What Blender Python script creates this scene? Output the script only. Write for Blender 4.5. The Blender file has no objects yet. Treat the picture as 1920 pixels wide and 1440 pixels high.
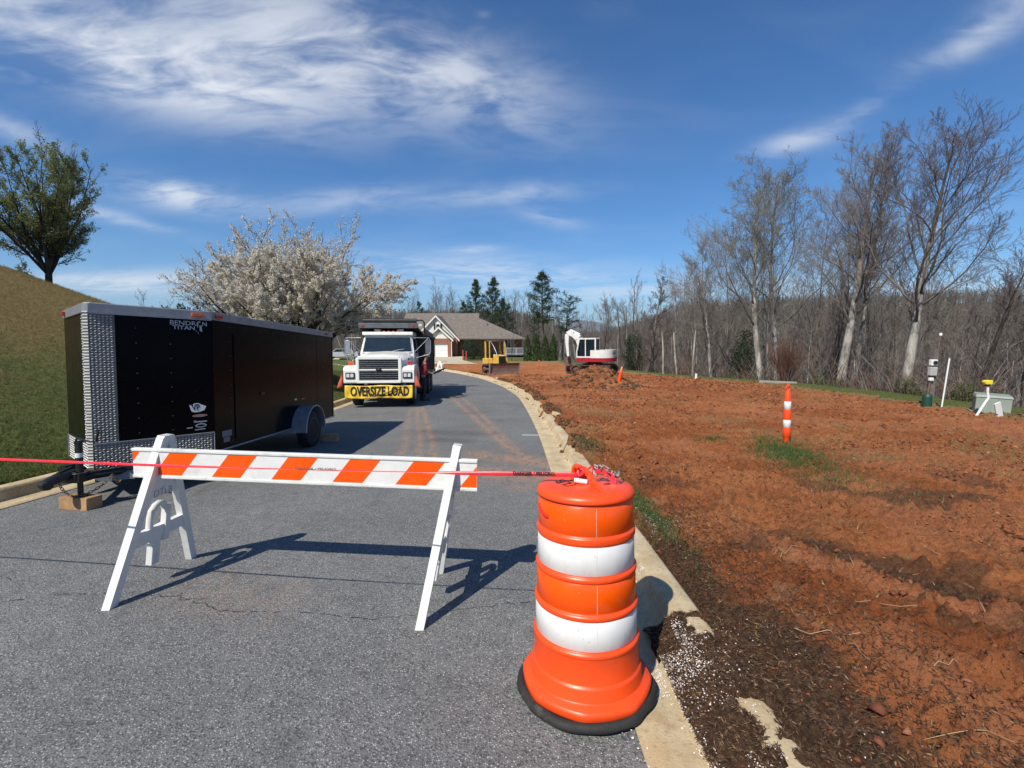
import bpy, bmesh, math, random
import numpy as np
from mathutils import Vector, Matrix, Euler
sc = bpy.context.scene
R = math.radians
PI = math.pi
# ---------------------------------------------------------------- camera
F_PX = 870.0; CAM_H = 1.56; PITCH = math.atan(90/F_PX)
cam_d = bpy.data.cameras.new('camera'); cam = bpy.data.objects.new('camera', cam_d)
sc.collection.objects.link(cam); sc.camera = cam
cam_d.sensor_width = 36; cam_d.lens = F_PX/1920*36
cam_d.clip_start = 0.05; cam_d.clip_end = 30000
cam.location = (0, 0, CAM_H); cam.rotation_euler = (PI/2-PITCH, 0, 0)
sc.view_settings.view_transform = 'Standard'; sc.view_settings.look = 'None'
sc.view_settings.exposure = 0.12; sc.view_settings.gamma = 1.0
sc.render.engine = 'CYCLES'
sc.cycles.max_bounces = 6; sc.cycles.diffuse_bounces = 3; sc.cycles.glossy_bounces = 3
sc.cycles.transparent_max_bounces = 8
# ---------------------------------------------------------------- sun
SUN = Vector((-0.50, -0.745, 1.0)).normalized()
sd = bpy.data.lights.new('sun', 'SUN'); sd.energy = 5.0; sd.angle = R(0.5); sd.color = (1.0, 0.95, 0.84)
sun = bpy.data.objects.new('sun', sd); sc.collection.objects.link(sun)
sun.rotation_euler = (-SUN).to_track_quat('-Z', 'Y').to_euler(); sun.location = (-20, -30, 40)
# ---------------------------------------------------------------- world
w = bpy.data.worlds.new('World'); sc.world = w; w.use_nodes = True
nt = w.node_tree; N = nt.nodes; LK = nt.links; N.clear()
out = N.new('ShaderNodeOutputWorld'); bg = N.new('ShaderNodeBackground'); LK.new(bg.outputs[0], out.inputs[0])
bg.inputs['Strength'].default_value = 0.084
sky = N.new('ShaderNodeTexSky'); sky.sky_type = 'NISHITA'; sky.sun_disc = False
sky.sun_elevation = math.asin(SUN.z); sky.sun_rotation = math.atan2(SUN.x, SUN.y)
sky.air_density = 1.0; sky.dust_density = 0.35; sky.ozone_density = 2.2; sky.altitude = 300
hs0 = N.new('ShaderNodeMix'); hs0.data_type = 'RGBA'; hs0.blend_type = 'MULTIPLY'; hs0.inputs[0].default_value = 1; LK.new(sky.outputs[0], hs0.inputs[6]); hs0.inputs[7].default_value = (.74, 1.03, 1.34, 1)
hs = N.new('ShaderNodeHueSaturation'); hs.inputs['Saturation'].default_value = 1.08; hs.inputs['Value'].default_value = 1.0
LK.new(hs0.outputs[2], hs.inputs['Color'])
tc = N.new('ShaderNodeTexCoord'); D = tc.outputs['Generated']
def wm(op, a, b=None, c=None):
    n = N.new('ShaderNodeMath'); n.operation = op
    for i, v in enumerate((a, b, c)):
        if v is None: continue
        if isinstance(v, (int, float)): n.inputs[i].default_value = v
        else: LK.new(v, n.inputs[i])
    return n.outputs[0]
def pixdir(px, py):
    a = (px-960)/F_PX; b = -(py-720)/F_PX; ct, st = math.cos(PITCH), math.sin(PITCH)
    return Vector((a, ct+b*st, -st+b*ct)).normalized()
def wdot(v):
    n = N.new('ShaderNodeVectorMath'); n.operation = 'DOT_PRODUCT'; LK.new(D, n.inputs[0]); n.inputs[1].default_value = v
    return n.outputs['Value']
# thin spring clouds: soft patches at fixed directions of the sky, broken by streaky noise
CL = [((110, 80), (400, 185), 330, 85, .85), ((420, 150), (640, 200), 230, 70, .75), ((620, 90), (960, 190), 300, 85, .9),
      ((900, 150), (1040, 210), 180, 60, .35), ((0, 235), (80, 265), 110, 30, .5), ((345, 366), (440, 378), 105, 30, .95),
      ((235, 412), (330, 436), 100, 15, .5), ((640, 375), (760, 365), 150, 22, .38), ((940, 365), (1060, 358), 130, 18, .45),
      ((1035, 408), (1090, 418), 55, 14, .45), ((150, 532), (450, 528), 420, 26, .95), ((950, 520), (1200, 540), 280, 34, .7),
      ((890, 468), (940, 466), 45, 7, .4), ((1810, 85), (1920, 40), 130, 42, .42), ((1500, 262), (1580, 240), 95, 24, .6),
      ((1620, 205), (1720, 150), 80, 20, .22), ((1660, 450), (1740, 430), 150, 18, .35), ((1500, 545), (1700, 540), 420, 30, .55),
      ((1890, 10), (1930, -20), 120, 60, .5), ((905, 28), (925, 26), 14, 5, .3)]
tot = None
for (c, l, hl, hw, s) in CL:
    cd = pixdir(*c); ld = pixdir(*l); A = (ld-cd); A -= cd*A.dot(cd); A.normalize(); B = cd.cross(A)
    ppx = 1.0/(F_PX*math.sqrt(1+((c[0]-960)/F_PX)**2+((c[1]-720)/F_PX)**2))*1.0
    scale = (ld-cd).length/math.hypot(l[0]-c[0], l[1]-c[1])
    u = wm('MULTIPLY', wm('SUBTRACT', wdot(A), A.dot(cd)), 1/(hl*scale)); v = wm('MULTIPLY', wm('SUBTRACT', wdot(B), B.dot(cd)), 1/(hw*scale))
    q = wm('ADD', wm('MULTIPLY', u, u), wm('MULTIPLY', v, v))
    g = wm('MULTIPLY', wm('EXPONENT', wm('MULTIPLY', q, -1.0)), s)
    g = wm('MULTIPLY', g, wm('GREATER_THAN', wdot(cd), 0.0))
    tot = g if tot is None else wm('ADD', tot, g)
# noise on a stretched dome plane
sep = N.new('ShaderNodeSeparateXYZ'); LK.new(D, sep.inputs[0])
zz = wm('ADD', wm('MAXIMUM', sep.outputs[2], 0.0), 0.25)
cmb = N.new('ShaderNodeCombineXYZ'); LK.new(wm('DIVIDE', sep.outputs[0], zz), cmb.inputs[0]); LK.new(wm('DIVIDE', sep.outputs[1], zz), cmb.inputs[1])
def wnoise(sx, sy, rot, detail, dist, seed):
    mp = N.new('ShaderNodeMapping'); LK.new(cmb.outputs[0], mp.inputs[0]); mp.inputs['Scale'].default_value = (sx, sy, 1)
    mp.inputs['Rotation'].default_value = (0, 0, rot); mp.inputs['Location'].default_value = (seed, seed*1.7, 0)
    n = N.new('ShaderNodeTexNoise'); LK.new(mp.outputs[0], n.inputs['Vector']); n.inputs['Scale'].default_value = 1
    n.inputs['Detail'].default_value = detail; n.inputs['Distortion'].default_value = dist; n.inputs['Roughness'].default_value = .55
    return n.outputs[0]
n1 = wnoise(1.9, 4.0, R(-28), 9, .7, 3.1); n2 = wnoise(7, 16, R(-28), 8, .9, 9.3)
nn = wm('ADD', wm('MULTIPLY', n1, .72), wm('MULTIPLY', n2, .28))
def wramp(v, lo, hi):
    n = N.new('ShaderNodeMapRange'); n.interpolation_type = 'SMOOTHSTEP'; LK.new(v, n.inputs[0]); n.inputs[1].default_value = lo; n.inputs[2].default_value = hi
    return n.outputs[0]
dens = wm('MULTIPLY', wm('MINIMUM', tot, 1.25), wm('ADD', wm('MULTIPLY', wramp(nn, .36, .60), .92), .08))
dens = wm('MULTIPLY', wm('MINIMUM', wm('MULTIPLY', dens, 1.0), 1.0), .82)
thin = wm('MULTIPLY', wramp(n1, .45, .8), .04)
dens = wm('ADD', dens, wm('MULTIPLY', thin, wm('SUBTRACT', 1.0, dens)))
mx = N.new('ShaderNodeMix'); mx.data_type = 'RGBA'; LK.new(dens, mx.inputs[0]); LK.new(hs.outputs[0], mx.inputs[6])
mx.inputs[7].default_value = (10.0, 10.3, 10.8, 1)
LK.new(mx.outputs[2], bg.inputs['Color'])

# ================================================================ helpers
COL = sc.collection
def link(o, parent=None):
    COL.objects.link(o)
    if parent is not None: o.parent = parent
    return o
def tag(o, label=None, cat=None, group=None, kind=None):
    if label: o['label'] = label
    if cat: o['category'] = cat
    if group: o['group'] = group
    if kind: o['kind'] = kind
    return o
def empty(name, loc=(0, 0, 0), rot=(0, 0, 0), label=None, cat=None, group=None):
    o = bpy.data.objects.new(name, None); o.empty_display_size = .2; COL.objects.link(o)
    o.location = loc; o.rotation_euler = rot
    return tag(o, label, cat, group)
def copy_tree(o, parent=None):
    c = o.copy(); COL.objects.link(c)
    if parent is not None: c.parent = parent
    for ch in list(o.children): copy_tree(ch, c)
    return c

class MB:
    """collects shapes, builds ONE mesh object"""
    def __init__(s): s.v = []; s.f = []; s.m = []; s.cm = 0; s.fs = []
    def add(s, vs, fs, smooth=False):
        b = len(s.v); s.v += [tuple(x) for x in vs]
        for f in fs: s.f.append(tuple(i+b for i in f)); s.m.append(s.cm); s.fs.append(smooth)
        return s
    def box(s, c, d, rot=None, taper=None):
        hx, hy, hz = d[0]/2, d[1]/2, d[2]/2; vs = []
        for z in (-1, 1):
            t = taper if (taper and z > 0) else (1, 1)
            for x, y in ((-1, -1), (1, -1), (1, 1), (-1, 1)): vs.append(Vector((x*hx*t[0], y*hy*t[1], z*hz)))
        if rot is not None:
            M = Euler(rot).to_matrix(); vs = [M @ v for v in vs]
        vs = [v+Vector(c) for v in vs]
        return s.add(vs, [(3, 2, 1, 0), (4, 5, 6, 7), (0, 1, 5, 4), (1, 2, 6, 5), (2, 3, 7, 6), (3, 0, 4, 7)])
    def cbox(s, c, d, b=.01, rot=None):
        """box with chamfered edges"""
        hx, hy, hz = d[0]/2, d[1]/2, d[2]/2; b = min(b, hx*.49, hy*.49, hz*.49)
        bm = bmesh.new(); bmesh.ops.create_cube(bm, size=1)
        for v in bm.verts: v.co = Vector((v.co.x*d[0], v.co.y*d[1], v.co.z*d[2]))
        bmesh.ops.bevel(bm, geom=list(bm.edges), offset=b, segments=2, affect='EDGES', profile=.6)
        M = Euler(rot).to_matrix() if rot is not None else Matrix.Identity(3)
        bm.verts.index_update(); vs = [M @ v.co+Vector(c) for v in bm.verts]
        fs = [[v.index for v in f.verts] for f in bm.faces]; bm.free()
        return s.add(vs, fs)
    def ring(s, c, ax, r, n, ph=0):
        ax = Vector(ax).normalized(); t = Vector((0, 0, 1)) if abs(ax.z) < .9 else Vector((1, 0, 0))
        a = ax.cross(t).normalized(); b = ax.cross(a)
        return [Vector(c)+a*r*math.cos(ph+2*PI*i/n)+b*r*math.sin(ph+2*PI*i/n) for i in range(n)]
    def cyl(s, p0, p1, r0, r1=None, n=12, caps=True, smooth=True):
        r1 = r0 if r1 is None else r1; ax = Vector(p1)-Vector(p0)
        A = s.ring(p0, ax, r0, n); B = s.ring(p1, ax, r1, n)
        s.add(A+B, [(i, (i+1) % n, n+(i+1) % n, n+i) for i in range(n)], smooth)
        if caps: s.add(A, [tuple(range(n))[::-1]]); s.add(B, [tuple(range(n))])
        return s
    def tube(s, pts, r, n=8, closed=False, rs=None):
        pts = [Vector(p) for p in pts]; L = len(pts); rings = []
        prev = None
        for i in range(L):
            if closed: d = pts[(i+1) % L]-pts[i-1]
            else: d = pts[min(i+1, L-1)]-pts[max(i-1, 0)]
            d.normalize()
            if prev is None:
                t = Vector((0, 0, 1)) if abs(d.z) < .9 else Vector((1, 0, 0)); a = d.cross(t).normalized()
            else: a = (prev-d*prev.dot(d)).normalized()
            prev = a; b = d.cross(a); rr = rs[i] if rs else r
            rings.append([pts[i]+a*rr*math.cos(2*PI*k/n)+b*rr*math.sin(2*PI*k/n) for k in range(n)])
        vs = sum(rings, []); fs = []
        for i in range(L if closed else L-1):
            j = (i+1) % L
            for k in range(n): fs.append((i*n+k, i*n+(k+1) % n, j*n+(k+1) % n, j*n+k))
        s.add(vs, fs, True)
        if not closed: s.add(rings[0], [tuple(range(n))[::-1]]); s.add(rings[-1], [tuple(range(n))])
        return s
    def lathe(s, prof, c=(0, 0, 0), n=48, ax='z', shape=None, smooth=True, caps=True):
        rings = []
        for (r, z) in prof:
            ring = []
            for i in range(n):
                a = 2*PI*i/n; k = shape(a, z) if shape else 1
                x, y = r*k*math.cos(a), r*k*math.sin(a)
                p = (x, y, z) if ax == 'z' else ((z, x, y) if ax == 'x' else (x, z, y))
                ring.append((p[0]+c[0], p[1]+c[1], p[2]+c[2]))
            rings.append(ring)
        vs = sum(rings, []); fs = []
        for i in range(len(prof)-1):
            for k in range(n):
                f = (i*n+k, i*n+(k+1) % n, (i+1)*n+(k+1) % n, (i+1)*n+k); fs.append(f if ax != 'y' else f[::-1])
        s.add(vs, fs, smooth)
        if caps:
            if prof[0][0] > 1e-4: s.add(rings[0], [tuple(range(n))[::-1]])
            if prof[-1][0] > 1e-4: s.add(rings[-1], [tuple(range(n))])
        return s
    def prism(s, poly, t0, t1, plane='xz', smooth=False):
        """poly in plane, extruded on the remaining axis t0..t1"""
        def P(u, v, t): return {'xz': (u, t, v), 'yz': (t, u, v), 'xy': (u, v, t)}[plane]
        n = len(poly); vs = [P(u, v, t0) for u, v in poly]+[P(u, v, t1) for u, v in poly]
        s.add(vs, [tuple(range(n)), tuple(range(n, 2*n))[::-1]]); s.add(vs, [(i, i+n, (i+1) % n+n, (i+1) % n) for i in range(n)], smooth)
        return s
    def quad(s, *p): return s.add(p, [tuple(range(len(p)))])
    def hexa(s, b, t):
        """8-corner solid: b = 4 bottom corners ccw, t = 4 top corners"""
        return s.add(list(b)+list(t), [(3, 2, 1, 0), (4, 5, 6, 7), (0, 1, 5, 4), (1, 2, 6, 5), (2, 3, 7, 6), (3, 0, 4, 7)])
    def build(s, name, mats, parent=None, loc=None, rot=None, fixn=True, bevel=0, auto=False):
        me = bpy.data.meshes.new(name); me.from_pydata([tuple(v) for v in s.v], [], s.f)
        mats = mats if isinstance(mats, (list, tuple)) else [mats]
        for m in mats: me.materials.append(m)
        me.polygons.foreach_set('material_index', s.m); me.polygons.foreach_set('use_smooth', s.fs); me.update()
        if fixn:
            bm = bmesh.new(); bm.from_mesh(me); bmesh.ops.recalc_face_normals(bm, faces=bm.faces); bm.to_mesh(me); bm.free()
        o = bpy.data.objects.new(name, me); link(o, parent)
        if loc: o.location = loc
        if rot: o.rotation_euler = rot
        if bevel:
            b = o.modifiers.new('bevel', 'BEVEL'); b.width = bevel; b.segments = 2; b.limit_method = 'ANGLE'; b.angle_limit = R(40)
        return o
def np_mesh(name, V, Fq, mats, parent=None, smooth=False, midx=None, attrs=None):
    """V (n,3), Fq (m,k) numpy -> object"""
    me = bpy.data.meshes.new(name); V = np.asarray(V, dtype=np.float32); Fq = np.asarray(Fq, dtype=np.int32)
    k = Fq.shape[1]; me.vertices.add(len(V)); me.vertices.foreach_set('co', V.ravel())
    me.loops.add(Fq.size); me.loops.foreach_set('vertex_index', Fq.ravel())
    me.polygons.add(len(Fq)); me.polygons.foreach_set('loop_start', np.arange(0, Fq.size, k, dtype=np.int32))
    if smooth: me.polygons.foreach_set('use_smooth', np.ones(len(Fq), dtype=bool))
    mats = mats if isinstance(mats, (list, tuple)) else [mats]
    for m in mats: me.materials.append(m)
    if midx is not None: me.polygons.foreach_set('material_index', np.asarray(midx, dtype=np.int32))
    me.update(calc_edges=True)
    if attrs:
        for an, arr in attrs.items():
            a = me.attributes.new(an, 'FLOAT', 'POINT'); a.data.foreach_set('value', np.asarray(arr, dtype=np.float32))
    me.validate()
    return link(bpy.data.objects.new(name, me), parent)
def grid_mesh(name, X, Y, Z, m, parent=None, smooth=True, attrs=None):
    h, wd = X.shape; V = np.stack([X, Y, Z], -1).reshape(-1, 3)
    i = np.arange(h*wd).reshape(h, wd); Fq = np.stack([i[:-1, :-1], i[:-1, 1:], i[1:, 1:], i[1:, :-1]], -1).reshape(-1, 4)
    return np_mesh(name, V, Fq, m, parent, smooth, attrs={k: v.ravel() for k, v in attrs.items()} if attrs else None)
# ---- numpy noise
def vnoise(x, y, seed=0):
    x = np.asarray(x, float); y = np.asarray(y, float)
    xi = np.floor(x).astype(np.int64); yi = np.floor(y).astype(np.int64); fx = x-xi; fy = y-yi
    fx = fx*fx*(3-2*fx); fy = fy*fy*(3-2*fy)
    def h(a, b):
        n = (a*374761393+b*668265263+seed*974634777) & 0xffffffff
        n = ((n ^ (n >> 13))*1274126177) & 0xffffffff; n = n ^ (n >> 16)
        return (n & 0xffff)/65535.0
    return (h(xi, yi)*(1-fx)+h(xi+1, yi)*fx)*(1-fy)+(h(xi, yi+1)*(1-fx)+h(xi+1, yi+1)*fx)*fy
def fbm(x, y, seed=0, o=4, g=.5):
    s = 0; a = 1; t = 0
    for i in range(o):
        s = s+a*vnoise(x*2**i+i*17.3, y*2**i-i*9.1, seed+i); t += a; a *= g
    return s/t
def sm(t): t = np.clip(t, 0, 1); return t*t*(3-2*t)
# ================================================================ materials
def lin(c): return tuple(((x/12.92) if x <= .04045 else ((x+.055)/1.055)**2.4) for x in c)
class NM:
    """node material shorthand"""
    def __init__(s, name):
        s.mat = bpy.data.materials.new(name); s.mat.use_nodes = True; s.t = s.mat.node_tree; s.t.nodes.clear()
        s.o = s.n('OutputMaterial'); s.p = s.n('BsdfPrincipled'); s.t.links.new(s.p.outputs[0], s.o.inputs[0]); s.tc = s.n('TexCoord')
    def n(s, t, **k):
        x = s.t.nodes.new('ShaderNode'+t)
        for a, b in k.items(): setattr(x, a, b)
        return x
    def set(s, sock, v):
        if isinstance(v, bpy.types.NodeSocket): s.t.links.new(v, sock)
        else:
            if isinstance(v, (tuple, list)) and len(v) == 3 and len(getattr(sock, 'default_value', (0, 0, 0))) == 4: v = (*v, 1)
            sock.default_value = v
    def math(s, op, a, b=0.0, c=None, clamp=False):
        x = s.n('Math', operation=op); x.use_clamp = clamp; s.set(x.inputs[0], a); s.set(x.inputs[1], b)
        if c is not None: s.set(x.inputs[2], c)
        return x.outputs[0]
    def map(s, scale=(1, 1, 1), rot=(0, 0, 0), loc=(0, 0, 0), src=None):
        x = s.n('Mapping'); s.set(x.inputs[0], src or s.tc.outputs['Object']); x.inputs['Scale'].default_value = scale; x.inputs['Rotation'].default_value = rot; x.inputs['Location'].default_value = loc
        return x.outputs[0]
    def noise(s, scale, detail=4, rough=.55, dist=0, vec=None, col=False):
        x = s.n('TexNoise'); s.set(x.inputs['Vector'], vec or s.tc.outputs['Object']); x.inputs['Scale'].default_value = scale
        x.inputs['Detail'].default_value = detail; x.inputs['Roughness'].default_value = rough; x.inputs['Distortion'].default_value = dist
        return x.outputs[1 if col else 0]
    def voro(s, scale, feat='F1', vec=None, out=0, rnd=1):
        x = s.n('TexVoronoi', feature=feat); s.set(x.inputs['Vector'], vec or s.tc.outputs['Object']); x.inputs['Scale'].default_value = scale; x.inputs['Randomness'].default_value = rnd
        return x.outputs[out]
    def ramp(s, v, lo, hi, a=0.0, b=1.0, smooth=True):
        x = s.n('MapRange'); x.interpolation_type = 'SMOOTHSTEP' if smooth else 'LINEAR'; s.set(x.inputs[0], v)
        for i, q in enumerate((lo, hi, a, b)): s.set(x.inputs[i+1], q)
        return x.outputs[0]
    def mix(s, f, a, b, mode='MIX'):
        x = s.n('Mix', data_type='RGBA', blend_type=mode); s.set(x.inputs[0], f); s.set(x.inputs[6], a); s.set(x.inputs[7], b); return x.outputs[2]
    def attr(s, name, out='Fac'):
        x = s.n('Attribute'); x.attribute_name = name; return x.outputs[out]
    def island(s): return s.n('NewGeometry').outputs['Random Per Island']
    def bump(s, h, strength=.5, dist=.02, prev=None):
        x = s.n('Bump'); x.inputs['Strength'].default_value = strength; x.inputs['Distance'].default_value = dist; s.set(x.inputs['Height'], h)
        if prev is not None: s.set(x.inputs['Normal'], prev)
        return x.outputs[0]
    def fin(s, color, rough=.6, metal=0.0, normal=None, spec=None, coat=None):
        s.set(s.p.inputs['Base Color'], color); s.set(s.p.inputs['Roughness'], rough); s.set(s.p.inputs['Metallic'], metal)
        if normal is not None: s.set(s.p.inputs['Normal'], normal)
        if spec is not None: s.set(s.p.inputs['Specular IOR Level'], spec)
        if coat is not None: s.set(s.p.inputs['Coat Weight'], coat)
        return s.mat
def mat(name, c, rough=.6, metal=0., var=.12, vs=6, bump=0., bs=60, dirt=None, dirt_amt=.5, spec=None, coat=None, bd=.01):
    m = NM(name); n = m.noise(vs, 6, .6)
    col = m.mix(m.ramp(n, .25, .75), tuple(x*(1-var) for x in c), tuple(min(1, x*(1+var)) for x in c))
    if dirt: col = m.mix(m.math('MULTIPLY', m.ramp(m.noise(vs*.8, 8, .7, .4, m.map(loc=(7, 3, 1))), .5, .75), dirt_amt), col, dirt)
    nr = m.bump(m.noise(bs, 4), bump, bd) if bump else None
    r = m.math('ADD', m.math('MULTIPLY', m.noise(vs*3, 3), .2), rough-.1, clamp=True)
    return m.fin(col, r, metal, nr, spec, coat)
def sheeting(name, c, dirt):
    m = NM(name); P = m.tc.outputs['Object']; cell = m.voro(95, 'DISTANCE_TO_EDGE'); n = m.noise(5, 6, .65); st = m.noise(7, 6, .7, .3, m.map(scale=(1, 1, .22)))
    col = m.mix(m.ramp(n, .3, .7), tuple(x*.90 for x in c), c); col = m.mix(m.math('MULTIPLY', m.ramp(st, .50, .74), .45), col, dirt); col = m.mix(m.math('MULTIPLY', m.ramp(cell, .06, .0), .10), col, tuple(x*.5 for x in c))
    col = m.mix(m.math('MULTIPLY', m.ramp(m.noise(40, 6, .8, 1.5), .64, .70), .5), col, tuple(x*.55 for x in dirt))
    return m.fin(col, m.ramp(n, .3, .7, .22, .42), 0, m.bump(m.noise(3, 3), .12, .01, m.bump(cell, .05, .002)), .5)
M = {}
M['white_plastic'] = mat('white_plastic', (.74, .74, .70), .45, var=.05, vs=5, dirt=(.42, .36, .27), dirt_amt=.85, bump=.12)
M['orange_plastic'] = mat('orange_plastic', (.90, .078, .010), .38, var=.06, vs=9, dirt=(.66, .09, .03), dirt_amt=.3, bump=.05, bs=20)
M['orange_sheet'] = sheeting('orange_sheeting', (1.0, .10, .0), (.62, .10, .03))
M['white_sheet'] = sheeting('white_sheeting', (.80, .79, .76), (.46, .43, .38))
M['rubber'] = mat('black_rubber', (.022, .021, .02), .75, var=.3, vs=9, dirt=(.19, .15, .11), dirt_amt=.65, bump=.3, bs=30)
M['tyre'] = mat('tyre_rubber', (.018, .018, .018), .8, var=.3, vs=9, dirt=(.10, .07, .05), dirt_amt=.4, bump=.3, bs=40)
M['black_paint'] = mat('black_steel', (.012, .012, .013), .4, var=.3, vs=12, dirt=(.06, .05, .04), dirt_amt=.4)
M['truck_white'] = mat('white_paint', (.80, .79, .74), .32, var=.04, vs=3, dirt=(.52, .47, .38), dirt_amt=.4, coat=.4)
M['truck_black'] = mat('dark_truck_bed', (.016, .015, .015), .5, var=.4, vs=4, dirt=(.10, .055, .035), dirt_amt=.5)
M['grey_paint'] = mat('weathered_grey_steel', (.10, .105, .12), .45, var=.25, vs=5, dirt=(.05, .04, .04))
M['chrome'] = mat('bright_metal', (.62, .62, .62), .22, 1.0, var=.1, vs=8)
M['alu'] = mat('brushed_aluminium', (.42, .43, .44), .45, .75, var=.15, vs=12)
M['glass'] = mat('dark_glass', (.012, .02, .026), .06, var=.2, vs=3, spec=.8)
M['yellow'] = mat('machine_yellow', (.72, .44, .07), .55, var=.15, vs=4, dirt=(.34, .18, .08), dirt_amt=.75)
M['ex_white'] = mat('machine_white', (.72, .72, .68), .42, var=.08, vs=3, dirt=(.42, .36, .28), dirt_amt=.35)
M['ex_red'] = mat('machine_red', (.36, .015, .025), .4, var=.1, vs=4)
M['steel'] = mat('muddy_steel', (.16, .10, .08), .6, .2, var=.35, vs=6, dirt=(.35, .13, .07), dirt_amt=.8, bump=.3)
M['track'] = mat('clay_caked_track', (.10, .055, .04), .9, var=.4, vs=8, dirt=(.42, .15, .07), dirt_amt=.8, bump=.5)
M['red_lens'] = mat('red_lens', (.42, .03, .015), .2, var=.1)
M['amber'] = mat('amber_lens', (.62, .10, .02), .2, var=.15, vs=30)
M['lens'] = mat('headlamp_glass', (.75, .76, .78), .12, .2, var=.1)
M['flag'] = mat('red_flag_cloth', (.55, .10, .06), .8, var=.15, bump=.2, bs=8)
M['text_black'] = mat('black_ink', (.012, .010, .012), .6, var=.2)
M['pink'] = mat('pink_plastic_film', (.78, .03, .05), .35, var=.15, vs=12)
M['clear'] = mat('crumpled_film', (.42, .34, .32), .2, var=.3, vs=30)
M['rimgrey'] = mat('wheel_grey', (.16, .16, .165), .4, .6, var=.2)
M['gal'] = mat('galvanised_fender', (.28, .29, .32), .4, .35, var=.2, vs=5)
M['wood_block'] = mat('cut_timber', (.38, .22, .11), .8, var=.3, vs=5, dirt=(.15, .055, .03), dirt_amt=.8, bump=.4, bs=25)
M['skin'] = mat('skin', (.36, .19, .13), .55, var=.08)
M['maroon'] = mat('maroon_cotton', (.20, .018, .025), .9, var=.2, bump=.2, bs=30)
M['trouser'] = mat('dark_trouser_cloth', (.045, .04, .035), .9, var=.25, bump=.2, bs=30)
M['cap'] = mat('dark_cap_cloth', (.03, .028, .025), .9)
M['boot'] = mat('boot_leather', (.05, .035, .025), .7)
M['box_green'] = mat('pale_green_enamel', (.27, .31, .26), .5, var=.1, vs=3, dirt=(.2, .2, .15))
M['dk_green'] = mat('dark_green_plastic', (.012, .055, .032), .5)
M['meter'] = mat('meter_grey', (.42, .42, .40), .5)
M['post_wood'] = mat('weathered_post', (.15, .13, .11), .9, var=.3, vs=6, bump=.3)
M['white_paint'] = mat('plain_white_paint', (.80, .80, .77), .5, var=.04, vs=3)
M['lt_yellow'] = mat('bright_yellow_plastic', (.80, .66, .05), .4)
M['conc_blk'] = mat('pale_concrete', (.27, .25, .20), .85, var=.15, vs=5, bump=.3)
# ================================================================ terrain functions
_K = np.array([(-60, 3.9), (-5, .33), (0, 0), (5, -.33), (10, -.62), (15.5, -.84), (21, -1.02), (30, -1.32), (43, -1.68), (60, -1.74), (90, -1.75), (160, -3.0), (4000, -3.0)])
_ky = np.arange(-80, 400, .25); _kz = np.interp(_ky, _K[:, 0], _K[:, 1])
_g = np.exp(-np.linspace(-2.5, 2.5, 17)**2/2); _g /= _g.sum(); _kz = np.convolve(np.pad(_kz, 8, mode='edge'), _g, 'valid')
def zr(y): return np.interp(y, _ky, _kz)
RE0 = np.array([(.50, -12), (.50, 0), (.55, 3), (.58, 7), (.60, 10), (.56, 12), (.48, 14.8), (.27, 19.2), (-.49, 24.8), (-2.14, 32), (-4.4, 38.2), (-6.7, 43.5), (-9.8, 49), (-14.5, 56), (-22, 64), (-34, 71), (-60, 79), (-95, 84)])
_d = np.r_[0, np.cumsum(np.hypot(*np.diff(RE0, axis=0).T))]; _s = np.arange(0, _d[-1], .25)
RE = np.stack([np.interp(_s, _d, RE0[:, 0]), np.interp(_s, _d, RE0[:, 1])], 1)
_g2 = np.exp(-np.linspace(-2.5, 2.5, 21)**2/2); _g2 /= _g2.sum()
RE = np.stack([np.convolve(np.pad(RE[:, k], 10, mode='edge'), _g2, 'valid') for k in (0, 1)], 1)
_t = np.gradient(RE, axis=0); _t /= np.linalg.norm(_t, axis=1)[:, None]; NL = np.stack([-_t[:, 1], _t[:, 0]], 1)   # normal pointing left
ROADW = 6.12
def road_off(o): return RE+NL*o          # o>0 to the left of the right edge
_LE = road_off(ROADW)
def xR(y): return np.interp(y, RE[:, 1], RE[:, 0])
def xL(y): return np.interp(y, _LE[:, 1], _LE[:, 0])
_E = np.array([(12.6, -30), (12.8, 5), (13.1, 11.7), (13.7, 18.5), (13.4, 25), (10.6, 31), (7.6, 44), (5.6, 56), (4.5, 70), (4.5, 100)])
def xE(y): return np.interp(y, _E[:, 1], _E[:, 0])
def hill(x, y):
    dl = np.maximum(xL(np.minimum(y, 44))-.55-x, 0); dl = np.where(y > 44, np.maximum(-13-x, 0), dl)
    t = np.clip(dl/16.0, 0, 1.0)
    s = 5.75*(t**1.25*(1.0-.18*t)/.82)
    s = s-np.maximum(dl-17, 0)*.05
    return .12*np.clip(dl/.1, 0, 1)+np.maximum(s, -1)*(1-sm((y-18)/26.0))
def valley(x, y):
    dr = x-xE(y)-1.4
    return -11.5*(1-np.exp(-np.maximum(dr, 0)/17.0))
def Hn(x, y):
    x = np.asarray(x, float); y = np.asarray(y, float)
    z = zr(y)+hill(x, y)+.15*sm((x-xR(y)-.3)/1.0)*(y < 58)+valley(x, y)
    r = np.hypot(x, y); az = np.degrees(np.arctan2(x, np.maximum(y, 1e-3)))
    z = z-9*sm((y-95)/70)*(1-sm((x-xE(y))/30)) 
    amp = 37*np.interp(az, [-60, -5, 3, 7, 11, 20, 60], [.5, .8, .75, .26, .26, 1, 1])
    z = z+amp*sm((r-150)/330)*(.85+.3*fbm(x/160, y/160, 5, 3))
    return z
rs = np.random.RandomState(7)
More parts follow.
